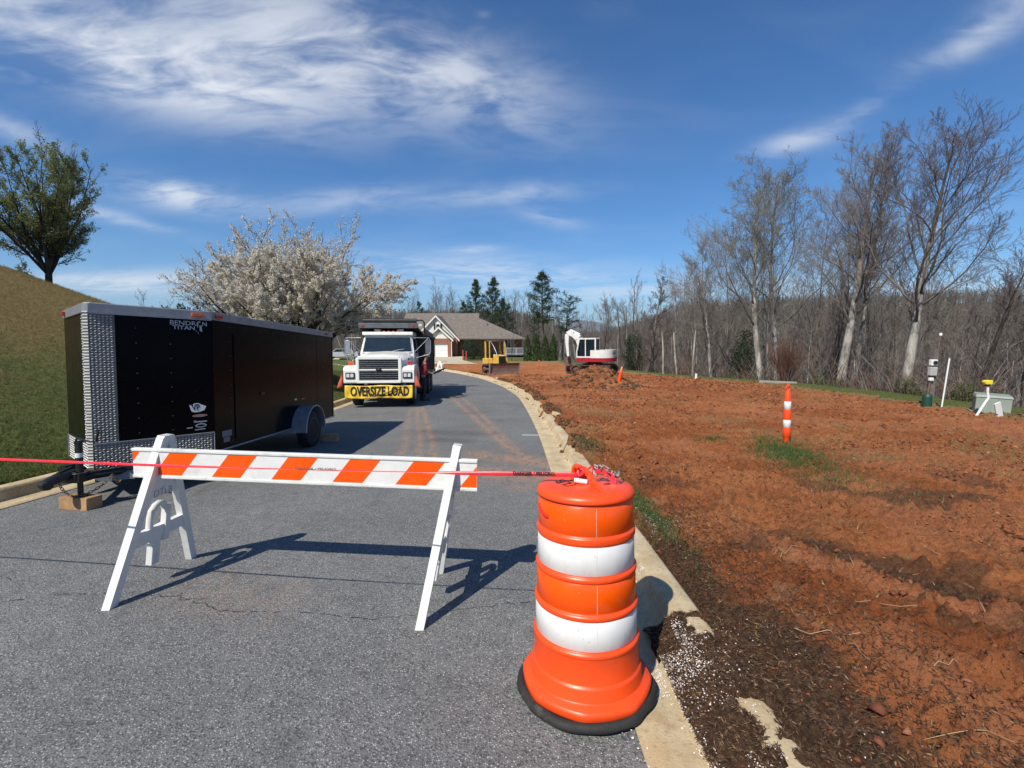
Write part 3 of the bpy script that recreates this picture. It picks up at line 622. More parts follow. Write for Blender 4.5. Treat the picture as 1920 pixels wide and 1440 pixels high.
V2, F2 = blades(np.stack([x5, y5, soil_h(x5, y5)-.005], 1), rs.uniform(.02, .05, len(x5)), .008, rs, 1.1)
tag(np_mesh('grass_tufts', V1, F1, isl_mat('grass_blade', [(.045, .11, .025), (.08, .15, .035), (.06, .10, .03), (.17, .19, .07)], .7, .3)), kind='stuff')
tag(np_mesh('dead_grass', V2, F2, isl_mat('dead_blade', [(.34, .25, .12), (.42, .32, .17), (.18, .16, .07)], .8, .2)), kind='stuff')
n = 120000; yy = 4.2+rs.rand(n)**1.5*26; xx = xL(np.minimum(yy, 44))-.56-rs.rand(n)**1.3*(4+yy*.62); zz_ = hill_h(xx, yy); hdry = np.clip((zz_-zr(yy)-.9)/2.6, 0, 1)
V, F = blades(np.stack([xx, yy, zz_-.01], 1), rs.uniform(.03, .075, n)*(1+yy*.03), .010, rs, .7); kk = rs.rand(n) < hdry*1.1
tag(np_mesh('lawn_blades', V, F, [isl_mat('lawn_blade', [(.055, .085, .016), (.10, .13, .03), (.075, .10, .024), (.20, .18, .065)], .7, .3), isl_mat('dry_lawn_blade', [(.20, .15, .06), (.32, .23, .10), (.12, .12, .04)], .8, .2)], midx=kk.astype(int)), kind='stuff')
# dry twigs lying on the torn soil
tw = MB()
for i in range(24):
    y_ = 1.5+rc.random()**1.5*5; x_ = 1.2+rc.random()*(1.0+y_*.5); a = rc.uniform(-.9, .9)+(.0 if rc.random() < .5 else 1.6); l = rc.uniform(.06, .34); pts = []
    for k in range(5):
        t = k/4; px_, py_ = x_+math.cos(a)*l*t, y_-math.sin(a)*l*t+rc.gauss(0, .008); pts.append((px_, py_, float(soil_h(np.array([px_]), np.array([py_]))[0])+.014+.008*rc.random()))
    tw.tube(pts, rc.uniform(.0008, .002), 4)
tag(tw.build('dry_twigs', mat('straw_twig', (.42, .30, .18), .8, var=.3)), kind='stuff')
# ================================================================ writing
def text_obj(name, s, size, m, parent=None, mw=None, sx=1.0, bold=0.0, ext=.0006, shear=0.0, extra=None):
    cu = bpy.data.curves.new('t', 'FONT'); cu.body = s; cu.size = size; cu.align_x = 'CENTER'; cu.align_y = 'CENTER'; cu.extrude = ext; cu.offset = bold; cu.shear = shear
    cu.resolution_u = 3
    o = bpy.data.objects.new('t', cu); COL.objects.link(o); dg = bpy.context.evaluated_depsgraph_get(); me = bpy.data.meshes.new_from_object(o.evaluated_get(dg))
    bpy.data.objects.remove(o); me.name = name; me.transform(Matrix.Diagonal((sx, 1, 1, 1)))
    if mw is not None: me.transform(mw)
    me.materials.clear(); me.materials.append(m)
    if extra: extra(me)
    return link(bpy.data.objects.new(name, me), parent)
def frame_mat(origin, xdir, zdir_up):
    """matrix: local x -> xdir (writing direction), local y -> up direction, local z -> outward"""
    x = Vector(xdir).normalized(); y = Vector(zdir_up).normalized(); z = x.cross(y).normalized(); y = z.cross(x)
    m = Matrix((x, y, z)).transposed().to_4x4(); m.translation = Vector(origin); return m
# ================================================================ traffic drum
dz0 = float(zr(2.09))
drum = empty('traffic_drum', (.36, 2.10, dz0+.012), (-.062, .012, .35), 'tall orange traffic drum with white bands on a black rubber ring, nearest the camera', 'traffic drum')
oct_ = lambda a, z: 1.0+.34*(1/math.cos(((a+.15+PI/8) % (PI/4))-PI/8)-1)*(1 if z < .091 else 0)
def crisp(P, eps=.0006):
    out = []
    for i, p in enumerate(P):
        if 0 < i < len(P)-1:
            q0, q1 = P[i-1], P[i+1]
            for q in (q0, q1):
                l = math.hypot(q[0]-p[0], q[1]-p[1]); out.append((p[0]+(q[0]-p[0])*min(.3, eps/l), p[1]+(q[1]-p[1])*min(.3, eps/l)))
        else: out.append(p)
    return out
b = MB()
b.lathe(crisp([(.288, .038), (.300, .042), (.301, .068), (.294, .078), (.270, .088), (.264, .093), (.260, .148), (.255, .154), (.2495, .160), (.247, .274), (.2525, .281), (.2525, .292), (.2465, .299), (.2405, .303), (.2395, .440), (.2455, .446), (.2455, .457), (.2395, .463), (.234, .467), (.233, .603), (.2385, .609), (.2385, .620), (.233, .627), (.228, .631), (.227, .765), (.2325, .771), (.2325, .795), (.2275, .801), (.2235, .805), (.2225, .935), (.2175, .942), (.2175, .946)]), n=96, shape=oct_, caps=False)
b.build('body', M['orange_plastic'], drum)
b = MB(); b.lathe([(.2175, .944), (.2285, .945), (.2305, .953), (.229, .964), (.222, .976), (.205, .984), (.17, .988), (.0, .988)], n=96)
lid = b.build('lid', M['orange_plastic'], drum)
BANDS = [(.307, .436, .2412, .2402, 'white_sheet', 'white reflective band'), (.471, .599, .2346, .2338, 'orange_sheet', 'orange reflective band'), (.635, .761, .2286, .2278, 'white_sheet', 'white reflective band'), (.808, .932, .2244, .2234, 'orange_sheet', 'orange reflective band')]
M['seam'] = mat('seam_edge', (.60, .56, .50), .4)
for z0, z1, r0, r1, mm, lb in BANDS:
    b = MB(); b.lathe([(r0-.001, z0), (r0, z0+.001), (r1, z1-.001), (r1-.001, z1)], n=96, caps=False); bd_ = tag(b.build('reflective_band', M[mm], drum), lb)
    b = MB(); c, s_ = math.cos(-1.86), math.sin(-1.86); t = Vector((-s_, c, 0))*.0008
    b.add([Vector((c*(r0+.0006), s_*(r0+.0006), z0))-t, Vector((c*(r0+.0006), s_*(r0+.0006), z0))+t, Vector((c*(r1+.0006), s_*(r1+.0006), z1))+t, Vector((c*(r1+.0006), s_*(r1+.0006), z1))-t], [(0, 1, 2, 3)]); b.build('sheeting_seam', M['seam'], bd_)
    rn = random.Random(int(z0*1000)); b = MB()
    for k in range(9):   # scuffs and nicks
        an = -1.57+rn.uniform(-1.1, 1.1); z = rn.uniform(z0+.015, z1-.015); rr0 = r0+.0005; da = rn.uniform(.004, .03); dz = rn.uniform(-.010, .010); w_ = rn.uniform(.0005, .0014)
        b.add([(rr0*math.cos(an), rr0*math.sin(an), z-w_), (rr0*math.cos(an+da), rr0*math.sin(an+da), z+dz-w_), (rr0*math.cos(an+da), rr0*math.sin(an+da), z+dz+w_), (rr0*math.cos(an), rr0*math.sin(an), z+w_)], [(0, 1, 2, 3)])
    tag(b.build('scuff_marks', mat('scuff', (.30, .26, .24), .7) if 'scuff' not in bpy.data.materials else bpy.data.materials['scuff'], bd_, fixn=False), kind='stuff')
ring_shape = lambda a, z: (1+.22*(1/math.cos(((a+.15+PI/8) % (PI/4))-PI/8)-1))*(1+.02*math.sin(a*2+.6)+.012*math.sin(a*7)+.006*math.sin(a*13+z*40))
b = MB(); b.lathe([(.20, .002), (.285, .000), (.312, .001), (.328, .012), (.332, .026), (.322, .040), (.308, .046), (.300, .042), (.285, .036), (.20, .032)], n=96, shape=ring_shape, caps=False)
b.build('rubber_base', M['rubber'], drum)
# handle across the lid: a thin web with a finger hole toward the viewer, a rounded loop behind
iv = Euler(drum.rotation_euler).to_matrix().inverted(); hdir = iv @ Vector((.30, -.95, 0)); hdir.z = 0; hdir.normalize(); hs_ = Vector((-hdir.y, hdir.x, 0))
b = MB(); zl = .986; arc_o = [(-.030, zl), (-.028, zl+.052), (-.010, zl+.072), (.015, zl+.076), (.045, zl+.064), (.085, zl+.042), (.130, zl+.022), (.175, zl+.006), (.205, zl-.003)]; arc_i = [(-.008, zl), (-.006, zl+.030), (.006, zl+.048), (.020, zl+.050), (.040, zl+.042), (.060, zl+.022), (.085, zl+.002), (.13, zl-.004), (.20, zl-.010)]
for i in range(len(arc_o)-1):
    def q(p, o): return hdir*p[0]+hs_*o+Vector((0, 0, p[1]))
    t0 = .013; b.hexa([q(arc_i[i], -t0), q(arc_i[i+1], -t0), q(arc_i[i+1], t0), q(arc_i[i], t0)], [q(arc_o[i], -t0*.7), q(arc_o[i+1], -t0*.7), q(arc_o[i+1], t0*.7), q(arc_o[i], t0*.7)])
b.build('handle', M['orange_plastic'], drum, bevel=.003)
b = MB(); pts_ = [(-.02, zl), (-.03, zl+.045), (-.055, zl+.068), (-.085, zl+.066), (-.110, zl+.045), (-.118, zl+.015), (-.125, zl-.004)]
b.tube([hdir*u_-hs_*.005+Vector((0, 0, z)) for u_, z in pts_], .015, 8); b.build('handle', M['orange_plastic'], drum)
def lidspot(name, x, y, rx, ry, rot, m):
    b = MB(); b.add([(rx*math.cos(t), ry*math.sin(t), 0) for t in np.linspace(0, 2*PI, 20)[:-1]], [tuple(range(19))]); return b.build(name, m, drum, (x, y, .9892), (0, 0, rot), fixn=False)
M['slot_shade'] = mat('lid_slot_shade', (.16, .02, .01), .6); pz = iv @ Vector((.115, -.02, 0)); lidspot('slot_shade_oval', pz.x, pz.y, .034, .013, .3-.35, M['slot_shade'])  # flat dark ovals on the lid: slot shade put into the colour
pz = iv @ Vector((-.05, .06, 0)); lidspot('slot_shade_oval', pz.x, pz.y, .045, .006, .2, M['slot_shade'])
b = MB(); b.tube([(math.cos(a)*.2245, math.sin(a)*.2245, .90-.035*math.sin((a+3.35)/.45*PI*.6)) for a in np.linspace(-3.35, -2.9, 9)], .008, 6); b.build('grip_recess', mat('bright_red_plastic', (.75, .02, .012), .4), drum)
pz = iv @ Vector((-.085, -.02, 0)); pz = iv @ Vector((-.075, -.035, 0)); text_obj('marker_writing', 'DTLB', .085, M['text_black'], drum, frame_mat((pz.x, pz.y, .9890), iv @ Vector((-.55, .83, 0)), iv @ Vector((-.83, -.55, 0))), sx=.85, bold=-.0006)
# ================================================================ barricade
bz = float(zr(3.05))
barr = empty('road_barricade', (-1.45, 3.05, bz), (0, 0, 0), 'white plastic barricade with an orange and white striped board across the road', 'barricade')
FX = []
def a_frame(x, yc, span, h, lean, yaw, zf):
    r_ = MB(); hs = span/2
    ft = .050; lw = .066; T = .050
    for s in (-1, 1):
        poly = [(s*hs, 0), (s*(hs-lw), 0), (s*.004, h-.06), (s*.004, h), (s*.045, h), (s*.062, h-.02)]
        r_.prism(poly, -T/2, T/2, 'yz')
    r_.prism([(-.05, h), (.05, h), (.05, h-.04), (-.05, h-.04)], -T/2-.002, T/2+.002, 'yz')
    o = r_.build('leg_frame', M['white_plastic'], barr, bevel=.007)
    g = MB(); k = (h-.62)/(h-.03)
    yy = lambda z: (hs-lw*.6)*(1-z/h)
    g.prism([(-yy(.64), .64), (yy(.64), .64), (.02, h-.03), (-.02, h-.03)], -.010, .010, 'yz'); g.build('gusset', M['white_plastic'], o)
    c = MB(); z0 = .335; z1 = .425
    c.prism([(-yy(z0), z0), (yy(z0), z0), (yy(z1), z1), (.085, z1), (.085, z1), (-.085, z1), (-yy(z1), z1)], -.019, .019, 'yz'); c.build('crossbar', M['white_plastic'], o, bevel=.004)
    hd = MB(); arch = [(-.095, .40), (-.095, .50), (-.085, .545), (-.055, .575), (-.02, .585), (.02, .575), (.035, .55)]
    hd.tube([(.0, a, z) for a, z in arch], .024, 8)
    hd.box((0, -.04, .27), (.045, .075, .24)); hd.box((.012, .045, .43), (.042, .05, .26)); hd.build('handle', M['white_plastic'], o, bevel=.005)
    o.location = (x+1.45, yc-3.05, zf-bz); o.rotation_euler = (-.062, lean, yaw)
    return o
fl = a_frame(-2.59, 3.20, .86, 1.075, .105, R(1), float(zr(3.2)))
fr = a_frame(-.545, 2.97, .82, 1.055, .175, R(-1), float(zr(2.97)))
A0 = Vector((-2.665, 3.20, .675)); A1 = Vector((-.225, 2.955, .655)); L_ = (A1-A0).length; xd = (A1-A0).normalized()
bm_ = frame_mat(A0, xd, (0, 0.02, 1)); e = Matrix.Translation(-barr.location) @ bm_
b = MB(); b.box((L_/2, 0, 0), (L_, .166, .022)); brd = b.build('board', M['white_plastic'], barr, bevel=.002)
for s in (-1, 1):
    q = MB(); q.cbox((L_/2, s*.094, 0), (L_+.004, .022, .038), .006); oo = q.build('board_rail', M['white_plastic'], brd)
q = MB(); z = .0118; q.quad((0.002, -.082, z), (L_-.002, -.082, z), (L_-.002, .082, z), (.002, .082, z)); q.build('white_sheeting', M['white_sheet'], brd)
q = MB(); z = .0124
for k in range(-1, 7):
    t0 = .285+.436*k; t1 = t0+.210; sl = .128
    pts = [(t0-sl, -.080), (t1-sl, -.080), (t1, .080), (t0, .080)]
    # clip to the board length
    def clip(P, x, keep):
        out = []
        for i in range(len(P)):
            a, c = P[i-1], P[i]; ia, ic = keep(a[0]), keep(c[0])
            if ia != ic: t = (x-a[0])/(c[0]-a[0]); out.append((x, a[1]+t*(c[1]-a[1])))
            if ic: out.append(c)
        return out
    pts = clip(pts, .003, lambda v: v > .003) if pts else pts
    if pts: pts = clip(pts, L_-.003, lambda v: v < L_-.003)
    if len(pts) > 2: q.quad(*[(a, c, z) for a, c in pts])
q.build('orange_stripes', M['orange_sheet'], brd)
brd.matrix_local = e
for fr_, y_, xx_, rr_ in ((fl, -.02, .0, 0),):
    text_obj('marker_writing', 'DTLB', .070, mat('faded_marker', (.30, .30, .31), .7), fl, frame_mat((.0115, .0, .665), (0, 1, 0), (0, 0, 1)), sx=1.1, bold=-.001)
for s, fo in ((1, fl), (1, fr)):
    q = MB(); q.cyl((.026, 0, .70), (.036, 0, .70), .012, n=10); q.build('bolt', M['white_plastic'], fo)
# ================================================================ warning tape
pts = []
P0 = Vector((.34, 2.17, dz0+1.035)); P1 = Vector((-1.9, 2.42, .873)); P2 = Vector((-6.2, 3.0, .86))
nT = 150
for i in range(nT+1):
    t = i/nT*1.6; 
    if t < .55: q_ = P0.lerp(P1, t/.55)
    else: q_ = P1.lerp(P2, (t-.55)/1.05)
    q_ = q_.copy(); q_.z -= .006*math.sin(min(t/.55, 1)*PI); pts.append(q_)
b = MB(); vs = []; fs = []
for i, p in enumerate(pts):
    x = p.x
    if x > -.30: wd, ph = .030, 1.35
    elif x > -2.0: wd, ph = .024, .34
    else: wd, ph = .026, 1.2+.25*math.sin(i*.35)
    # smooth hand-over
    k1 = 1/(1+math.exp(-(x+.34)*30)); k2 = 1/(1+math.exp((x+1.55)*9)); km = max(0, 1-k1-k2)
    ph = 1.3*k1+.30*km+1.1*k2+.1*math.sin(i*.9); wd = .020*k1+.009*km+.014*k2
    d = Vector((0, math.cos(ph), math.sin(ph)))*wd/2; vs += [p-d, p+Vector((0, .003, 0)), p+d]
for i in range(nT): fs += [(3*i, 3*i+3, 3*i+4, 3*i+1), (3*i+1, 3*i+4, 3*i+5, 3*i+2)]
b.add(vs, fs, True); tp = b.build('warning_tape', M['pink'], fixn=False); md = tp.modifiers.new('t', 'SOLIDIFY'); md.thickness = .0008
tag(tp, 'thin red warning tape stretched across the road from the left to the orange drum', 'tape')
# tape is tied to the drum: crumpled knot and loose tail belong to the same tape
kn = MB(); rk = random.Random(5)
base = Vector((.35, 2.165, dz0+1.045))
for i in range(5):
    a0 = rk.uniform(0, 6.28); kn.tube([base+Vector((math.cos(a0+t)*.028*(1+.3*i*.2), math.sin(a0+t)*.02, .02*math.sin(t*2+i)+.004*i-.004)) for t in np.linspace(0, 5.2, 14)], .0045, 5)
kn.build('knot', M['pink'], tp)
cr = MB()
for i in range(8):
    c0 = base+Vector((.045+.015*i, .01-.004*i, .008+.016*math.sin(i*.8))); cr.tube([c0+Vector((rk.gauss(0, .016), rk.gauss(0, .014), rk.gauss(0, .011))) for _ in range(5)], .005, 5)
cr.build('crumpled_film', M['clear'], tp)
tl = MB(); vs = []; fs = []
path = [(.05, .0, .012), (.085, -.005, .010), (.115, -.02, .0), (.125, -.035, -.02), (.127, -.04, -.048), (.122, -.045, -.058), (.120, -.05, -.060)]
for i, p in enumerate(path):
    c = base+Vector(p); wv = Vector((.013, -.004, .004)) if i > 2 else Vector((.004, .0, .011)); vs += [c-wv, c+wv]
for i in range(len(path)-1): fs.append((2*i, 2*i+2, 2*i+3, 2*i+1))
tl.add(vs, fs, True); tl.build('loose_tail', M['pink'], tp)
wt = MB(); wt.cyl(base+Vector((-.055, -.02, -.028)), base+Vector((.005, -.03, -.034)), .012, n=12); wt.build('white_tape_wrap', M['white_sheet'], tp)
dirT = (P0-P1).normalized(); cpt = P0.lerp(P1, .085)+Vector((0, -.0035, .004))
text_obj('tape_writing', 'DANGER / PELIGRO', .020, M['text_black'], tp, frame_mat(P0.lerp(P1, .105)+Vector((0, -.0085, .003)), dirT, (0, .12, 1)), sx=1.15, bold=.0012, ext=.0002)
text_obj('tape_writing', 'DANGER / PELIGRO', .014, M['text_black'], tp, frame_mat(P0.lerp(P1, .60)+Vector((0, -.010, .0035)), dirT, (0, .6, 1)), sx=1.8, bold=.0004, ext=.0002)

# ================================================================ channelizer tubes
tz = float(soil_h(np.array([4.83]), np.array([8.02]))[0])
t1 = empty('channelizer_post', (4.83, 8.02, tz-.02), (-.02, -.015, 0), 'upright orange and white striped channelizer post beside a patch of green grass', 'channelizer')
b = MB(); b.lathe([(.052, .0), (.052, .125), (.064, .14), (.066, .26), (.060, .275), (.0585, .43), (.060, .445), (.060, .60), (.0535, .615), (.0535, .77), (.049, .785), (.048, .90), (.030, .935), (.026, .955)], n=28)
b.build('tube', M['orange_plastic'], t1)
for z0, z1, r0 in ((.30, .43, .0605), (.615, .755, .0555)):
    b = MB(); b.lathe([(r0-.002, z0), (r0, z0+.002), (r0, z1-.002), (r0-.002, z1)], n=28, caps=False); b.build('reflective_band', M['white_sheet'], t1)
b = MB(); b.tube([(.030*math.cos(a)*1.1, 0, .985+.036*math.sin(a)) for a in np.linspace(0, 2*PI, 14)[:-1]], .014, 8, closed=True); b.cyl((0, 0, 1.02), (0, 0, 1.06), .032, .024, 12); b.build('grab_ring', M['orange_plastic'], t1)
t2z = float(soil_h(np.array([4.85]), np.array([21.2]))[0])
t2 = empty('channelizer_post', (4.85, 21.2, t2z-.02), (-.02, .19, 0), 'faded plain orange channelizer post leaning to the right beside the dirt pile', 'channelizer')
b = MB(); b.lathe([(.085, .0), (.080, .3), (.070, .7), (.062, .86), (.035, .885)], n=20); b.build('tube', M['orange_plastic'], t2)
b = MB(); b.lathe([(.045, .88), (.050, .93), (.030, .99), (.018, 1.03)], n=14); b.build('cap', mat('pale_orange_plastic', (.70, .30, .18), .5), t2)

# ================================================================ enclosed trailer
TY = 7.5; TRX = -.0635
tr = empty('enclosed_trailer', (-4.80, TY, float(zr(TY))-.005), (TRX+.006, 0, R(.4)), 'long black enclosed cargo trailer with a diamond plate nose parked at the left kerb', 'trailer')
zb, zt = .40, 2.275; hw = .80; hwL = .98; yN, yC, yCL, yB = -2.37, -1.43, -1.59, 2.80; tip = .03
M['trailer_black'] = mat('black_trailer_panel', (.0018, .0019, .0034), .22, var=.4, vs=2, dirt=(.005, .005, .005), dirt_amt=.4, bump=.02, bs=2, spec=.08)
M['trim'] = mat('grey_trim', (.30, .31, .32), .5, .55, var=.15, vs=8)
b = MB(); poly = [(-hwL, yB), (-hwL, yCL), (-tip, yN), (tip, yN), (hw, yC), (hw, yB)]
b.prism(poly, zb, zt-.09, 'xy'); b.build('body', M['trailer_black'], tr)
b = MB(); k = .012; poly2 = [(-hwL-k, yB+k), (-hwL-k, yCL-.004), (-tip-.004, yN-k), (tip+.004, yN-k), (hw+k, yC-.004), (hw+k, yB+k)]; b.prism(poly2, zt-.10, zt, 'xy')
roof = b.build('roof_rail', M['trim'], tr, bevel=.006)
b = MB(); poly3 = [(x*.985, y if abs(y) != abs(yN) else y+.02) for x, y in poly]; b.prism(poly3, zt-.001, zt+.012, 'xy'); b.build('roof', mat('pale_roof_skin', (.55, .55, .54), .5), tr)
for s in (-1, 1):   # bright lower lip of the rail
    b = MB(); hx, yc_ = (hw, yC) if s > 0 else (hwL, yCL); vx = Vector((s*(hx-tip), yc_-yN, 0)); vx.normalize(); nrm = Vector((abs(vx.y)*s, -abs(vx.x), 0))
    p0 = Vector((s*tip, yN, zt-.108))+nrm*.016; p1 = Vector((s*hx, yc_, zt-.108))+nrm*.016; b.tube([p0, p1], .006, 6); b.build('rail_lip', M['chrome'], roof)
b = MB(); b.tube([(hw+.014, yC+.02, zb+.012), (hw+.014, yB, zb+.012)], .014, 6); b.build('bottom_rail', M['trim'], tr)
b = MB(); b.tube([(-hwL-.014, yCL+.02, zb+.012), (-hwL-.014, yB, zb+.012)], .014, 6); b.build('bottom_rail', M['trim'], tr)
# diamond plate: sheets with real raised lugs
M['dplate'] = mat('diamond_plate', (.16, .155, .15), .5, .5, var=.18, vs=7, dirt=(.22, .18, .13), dirt_amt=.5); M['dlug'] = mat('diamond_plate_lug', (.80, .79, .76), .32, .35, var=.15, vs=9)
def vpanel(s):
    """frame of one V panel: origin at the tip bottom, u along the panel, outward normal"""
    hx, yc_ = (hw, yC) if s > 0 else (hwL, yCL); o = Vector((s*tip, yN, 0)); u = Vector((s*(hx-tip), yc_-yN, 0)); L = u.length; u.normalize(); n = Vector((s*u.y, -s*u.x, 0)) if s > 0 else Vector((-u.y*1, u.x, 0))
    n = Vector((abs(u.y)*s, -abs(u.x), 0)).normalized(); return o, u, n, L
def plate(s, u0, u1, z0, z1, name='diamond_plate', pitch=.035):
    o, u, n, L = vpanel(s); b = MB()
    P = lambda a, z, h: o+u*a+Vector((0, 0, z))+n*h
    b.hexa([P(u0, z0, .0), P(u1, z0, .0), P(u1, z0, .004), P(u0, z0, .004)], [P(u0, z1, .0), P(u1, z1, .0), P(u1, z1, .004), P(u0, z1, .004)])
    i = 0; z = z0+pitch/2
    while z < z1-.008:
        b.cm = 1; a = u0+pitch/2+(pitch/2 if i % 2 else 0)*0; j = 0
        while a < u1-.008:
            d = (1 if (i+j) % 2 else -1); l, wv = .0145, .0048
            c = P(a, z, .004); e1 = (u*(.92 if d > 0 else .92)+Vector((0, 0, .42*d*1.0))).normalized(); e2 = n.cross(e1)
            b.add([c-e1*l, c-e2*wv, c+e1*l, c+e2*wv, c+n*.0042-e1*l*.45, c+n*.0042+e1*l*.45], [(0, 1, 4), (1, 5, 4), (1, 2, 5), (2, 3, 5), (3, 4, 5), (3, 0, 4)], False)
            a += pitch; j += 1
        z += pitch*.82; i += 1
    return b.build(name, [M['dplate'], M['dlug']], tr)
plate(1, .0, .225, zb+.285, zt-.105); plate(-1, .0, .10, zb+.285, zt-.105)

tp_ = MB(); tp_.box((0, yN-.004, (zb+zt)/2-.06), (2*tip+.004, .008, zt-zb-.10)); tp_.build('nose_strip', M['dplate'], tr); tp_ = MB()
for k in range(52): tp_.box((0, yN-.010, zb+.02+k*.0345), (2*tip, .006, .014))
tag(tp_.build('nose_strip_ribs', M['dlug'], tr), kind='stuff')
plate(1, .0, 1.20, zb-.01, zb+.275); plate(-1, .0, 1.20, zb-.01, zb+.275)
b = MB()
for s in (1, -1):
    o, u, n, L = vpanel(s); P = lambda a, z, h: o+u*a+Vector((0, 0, z))+n*h
    b.tube([P(0, zb+.28, .007), P(L, zb+.28, .007)], .006, 6)
    b.tube([P(L, zb-.01, .007), P(L, zb+.28, .007)], .006, 6)
b.build('plate_trim', M['alu'], tr)
# screw heads in columns
b = MB(); o, u, n, L = vpanel(1)
for a in (.42, .76):
    for k in range(9):
        c = o+u*a+Vector((0, 0, zb+.36+k*.18)); b.cyl(c, c+n*.004, .006, .004, 6)
for y in np.arange(yC+.4, yB, .41):
    for k in range(9): b.cyl((hw, y, zb+.1+k*.20), (hw+.004, y, zb+.1+k*.20), .006, .003, 6)
tag(b.build('screw_heads', mat('dull_screw', (.08, .08, .09), .5), tr), kind='stuff')
# panel joints + side door
for y_ in (yC+.03, yB-.02): b = MB(); b.box((hw+.002, y_, (zb+zt)/2-.04), (.006, .04, zt-zb-.12)); b.build('corner_post', M['trailer_black'], tr)
b = MB(); b.cbox((hw+.004, -.55, zb+.86), (.014, .80, 1.50), .006); dd = b.build('side_door', M['trailer_black'], tr)
b = MB(); b.cbox((hw+.018, -.22, zb+.72), (.02, .10, .035), .005); b.build('door_latch', M['black_paint'], dd)
for y_ in (1.95,): b = MB(); b.box((hw+.0015, y_, (zb+zt)/2-.04), (.004, .022, zt-zb-.14)); b.build('panel_seam', M['trailer_black'], tr)
# lamps
def lamp(c, d, m, rot=None):
    b = MB(); b.cbox(c, d, .012, rot); return b.build('marker_lamp', M[m], tr)
vr = math.atan2(yC-yN, hw-tip)
o, u, n, L = vpanel(1); c = o+u*(L-.16)+n*.026; c.z = zt-.050; lamp(c, (.13, .03, .045), 'amber', (0, 0, vr))
lamp((hw+.024, yC+.14, zt-.052), (.03, .13, .045), 'red_lens')
o2, u2, n2, L2 = vpanel(-1); c = o2+u2*(L2-.14)+n2*.026; c.z = zt-.050; lamp(c, (.11, .03, .045), 'red_lens', (0, 0, -math.atan2(yCL-yN, hwL-tip)))
lamp((hw+.024, yB-.35, zt-.052), (.025, .10, .035), 'red_lens'); b = MB(); b.box((hw+.006, .95, .93), (.006, .075, .03)); b.build('reflector', M['white_sheet'], tr)
b = MB(); b.box((hw+.006, 1.25, .92), (.006, .16, .02)); b.build('reflector', M['red_lens'], tr)
# decals
E_ = frame_mat
o, u, n, L = vpanel(1); M['decal'] = mat('grey_decal', (.46, .46, .50), .5, var=.05)
def onp(a, z, h=.0016): return o+u*a+Vector((0, 0, z))+n*h
text_obj('maker_lettering', 'BENDR', .078, M['decal'], tr, E_(onp(L-.315, zt-.165), u, (0, 0, 1)), sx=1.15, bold=.0006)
text_obj('maker_lettering', 'N', .075, M['decal'], tr, E_(onp(L-.075, zt-.165), u, (0, 0, 1)), sx=1.05, bold=.0012)
text_obj('maker_lettering', 'TITAN', .068, M['decal'], tr, E_(onp(L-.305, zt-.224), u, (0, 0, 1)), sx=1.25, bold=.0008)
b = MB(); Q = lambda a, z: onp(L-.135+a, zt-.20+z, .0018)
b.add([Q(-.030, .03), Q(-.022, .06), Q(-.006, .075), Q(-.010, .045), Q(-.014, .01), Q(-.022, -.02)], [(0, 1, 2, 3, 4, 5)]); b.add([Q(.002, .078), Q(.012, .080), Q(.010, .045), Q(.003, .05)], [(0, 1, 2, 3)])
b.add([Q(.0, .015), Q(.024, .018), Q(.032, -.065), Q(.018, -.058), Q(.004, -.055)], [(0, 1, 2, 3, 4)]); b.add([Q(-.05, -.052), Q(-.03, -.060), Q(-.012, -.078), Q(-.004, -.105), Q(-.016, -.075), Q(-.035, -.054)], [(0, 1, 2, 3, 4, 5)])
b.build('maker_emblem', M['decal'], tr, fixn=False)
def badge(name, a, z, pts, m, h=.0016): b = MB(); b.quad(*[onp(a+x, z+y, h) for x, y in pts]); return b.build(name, m, tr, fixn=False)
bz_ = zb+.62; ba = L-.19
badge('fuel_badge', ba, bz_, [(-.075, -.005), (-.085, .045), (-.045, .02), (-.04, .055), (.01, .062), (.06, .035), (.105, .015), (.085, -.035), (.03, -.055), (-.03, -.058), (-.06, -.045)], M['white_sheet'])
text_obj('badge_letters', 'VP', .115, mat('navy_ink', (.02, .02, .12), .5), tr, E_(onp(ba-.005, bz_+.002, .0028), u, (0, 0, 1)), sx=.72, bold=.003, shear=-.25)
el = lambda rx, rz: [(rx*math.cos(t), rz*math.sin(t)) for t in np.linspace(0, 2*PI, 18)[:-1]]
badge('sponsor_badge', ba+.03, bz_-.105, el(.085, .018), mat('buff_decal', (.50, .34, .28), .5)); text_obj('badge_letters', 'SUNOCO', .030, mat('rust_ink', (.30, .07, .05)), tr, E_(onp(ba+.03, bz_-.105, .0026), u, (0, 0, 1)), sx=1.1, bold=.0004)
text_obj('sponsor_lettering', 'Thompson', .036, M['decal'], tr, E_(onp(ba+.03, bz_-.182), u, (0, 0, 1)), sx=1.0, bold=.001, shear=.3)
badge('sponsor_badge', ba+.04, bz_-.235, el(.065, .026), M['decal']); badge('sponsor_badge', ba+.04, bz_-.235, el(.05, .014), M['trailer_black'], .0026)
b = MB(); b.box((0, 0, 0), (.08, .002, .012)); 
badge('sponsor_strip', ba-.085, bz_-.255, [(-.035, -.007), (.03, -.005), (.03, .007), (-.035, .005)], M['decal']); badge('sponsor_strip', ba+.03, bz_-.285, [(-.06, -.008), (.06, -.002), (.06, .008), (-.06, .002)], M['decal'])
M['plate_grey'] = mat('grey_data_plate', (.16, .18, .21), .5)
b = MB(); b.box((hw+.003, yC+.28, zb+.22), (.004, .22, .085)); b.box((hw+.003, yC+.27, zb+.135), (.004, .14, .065)); b.build('data_plate', M['plate_grey'], tr)
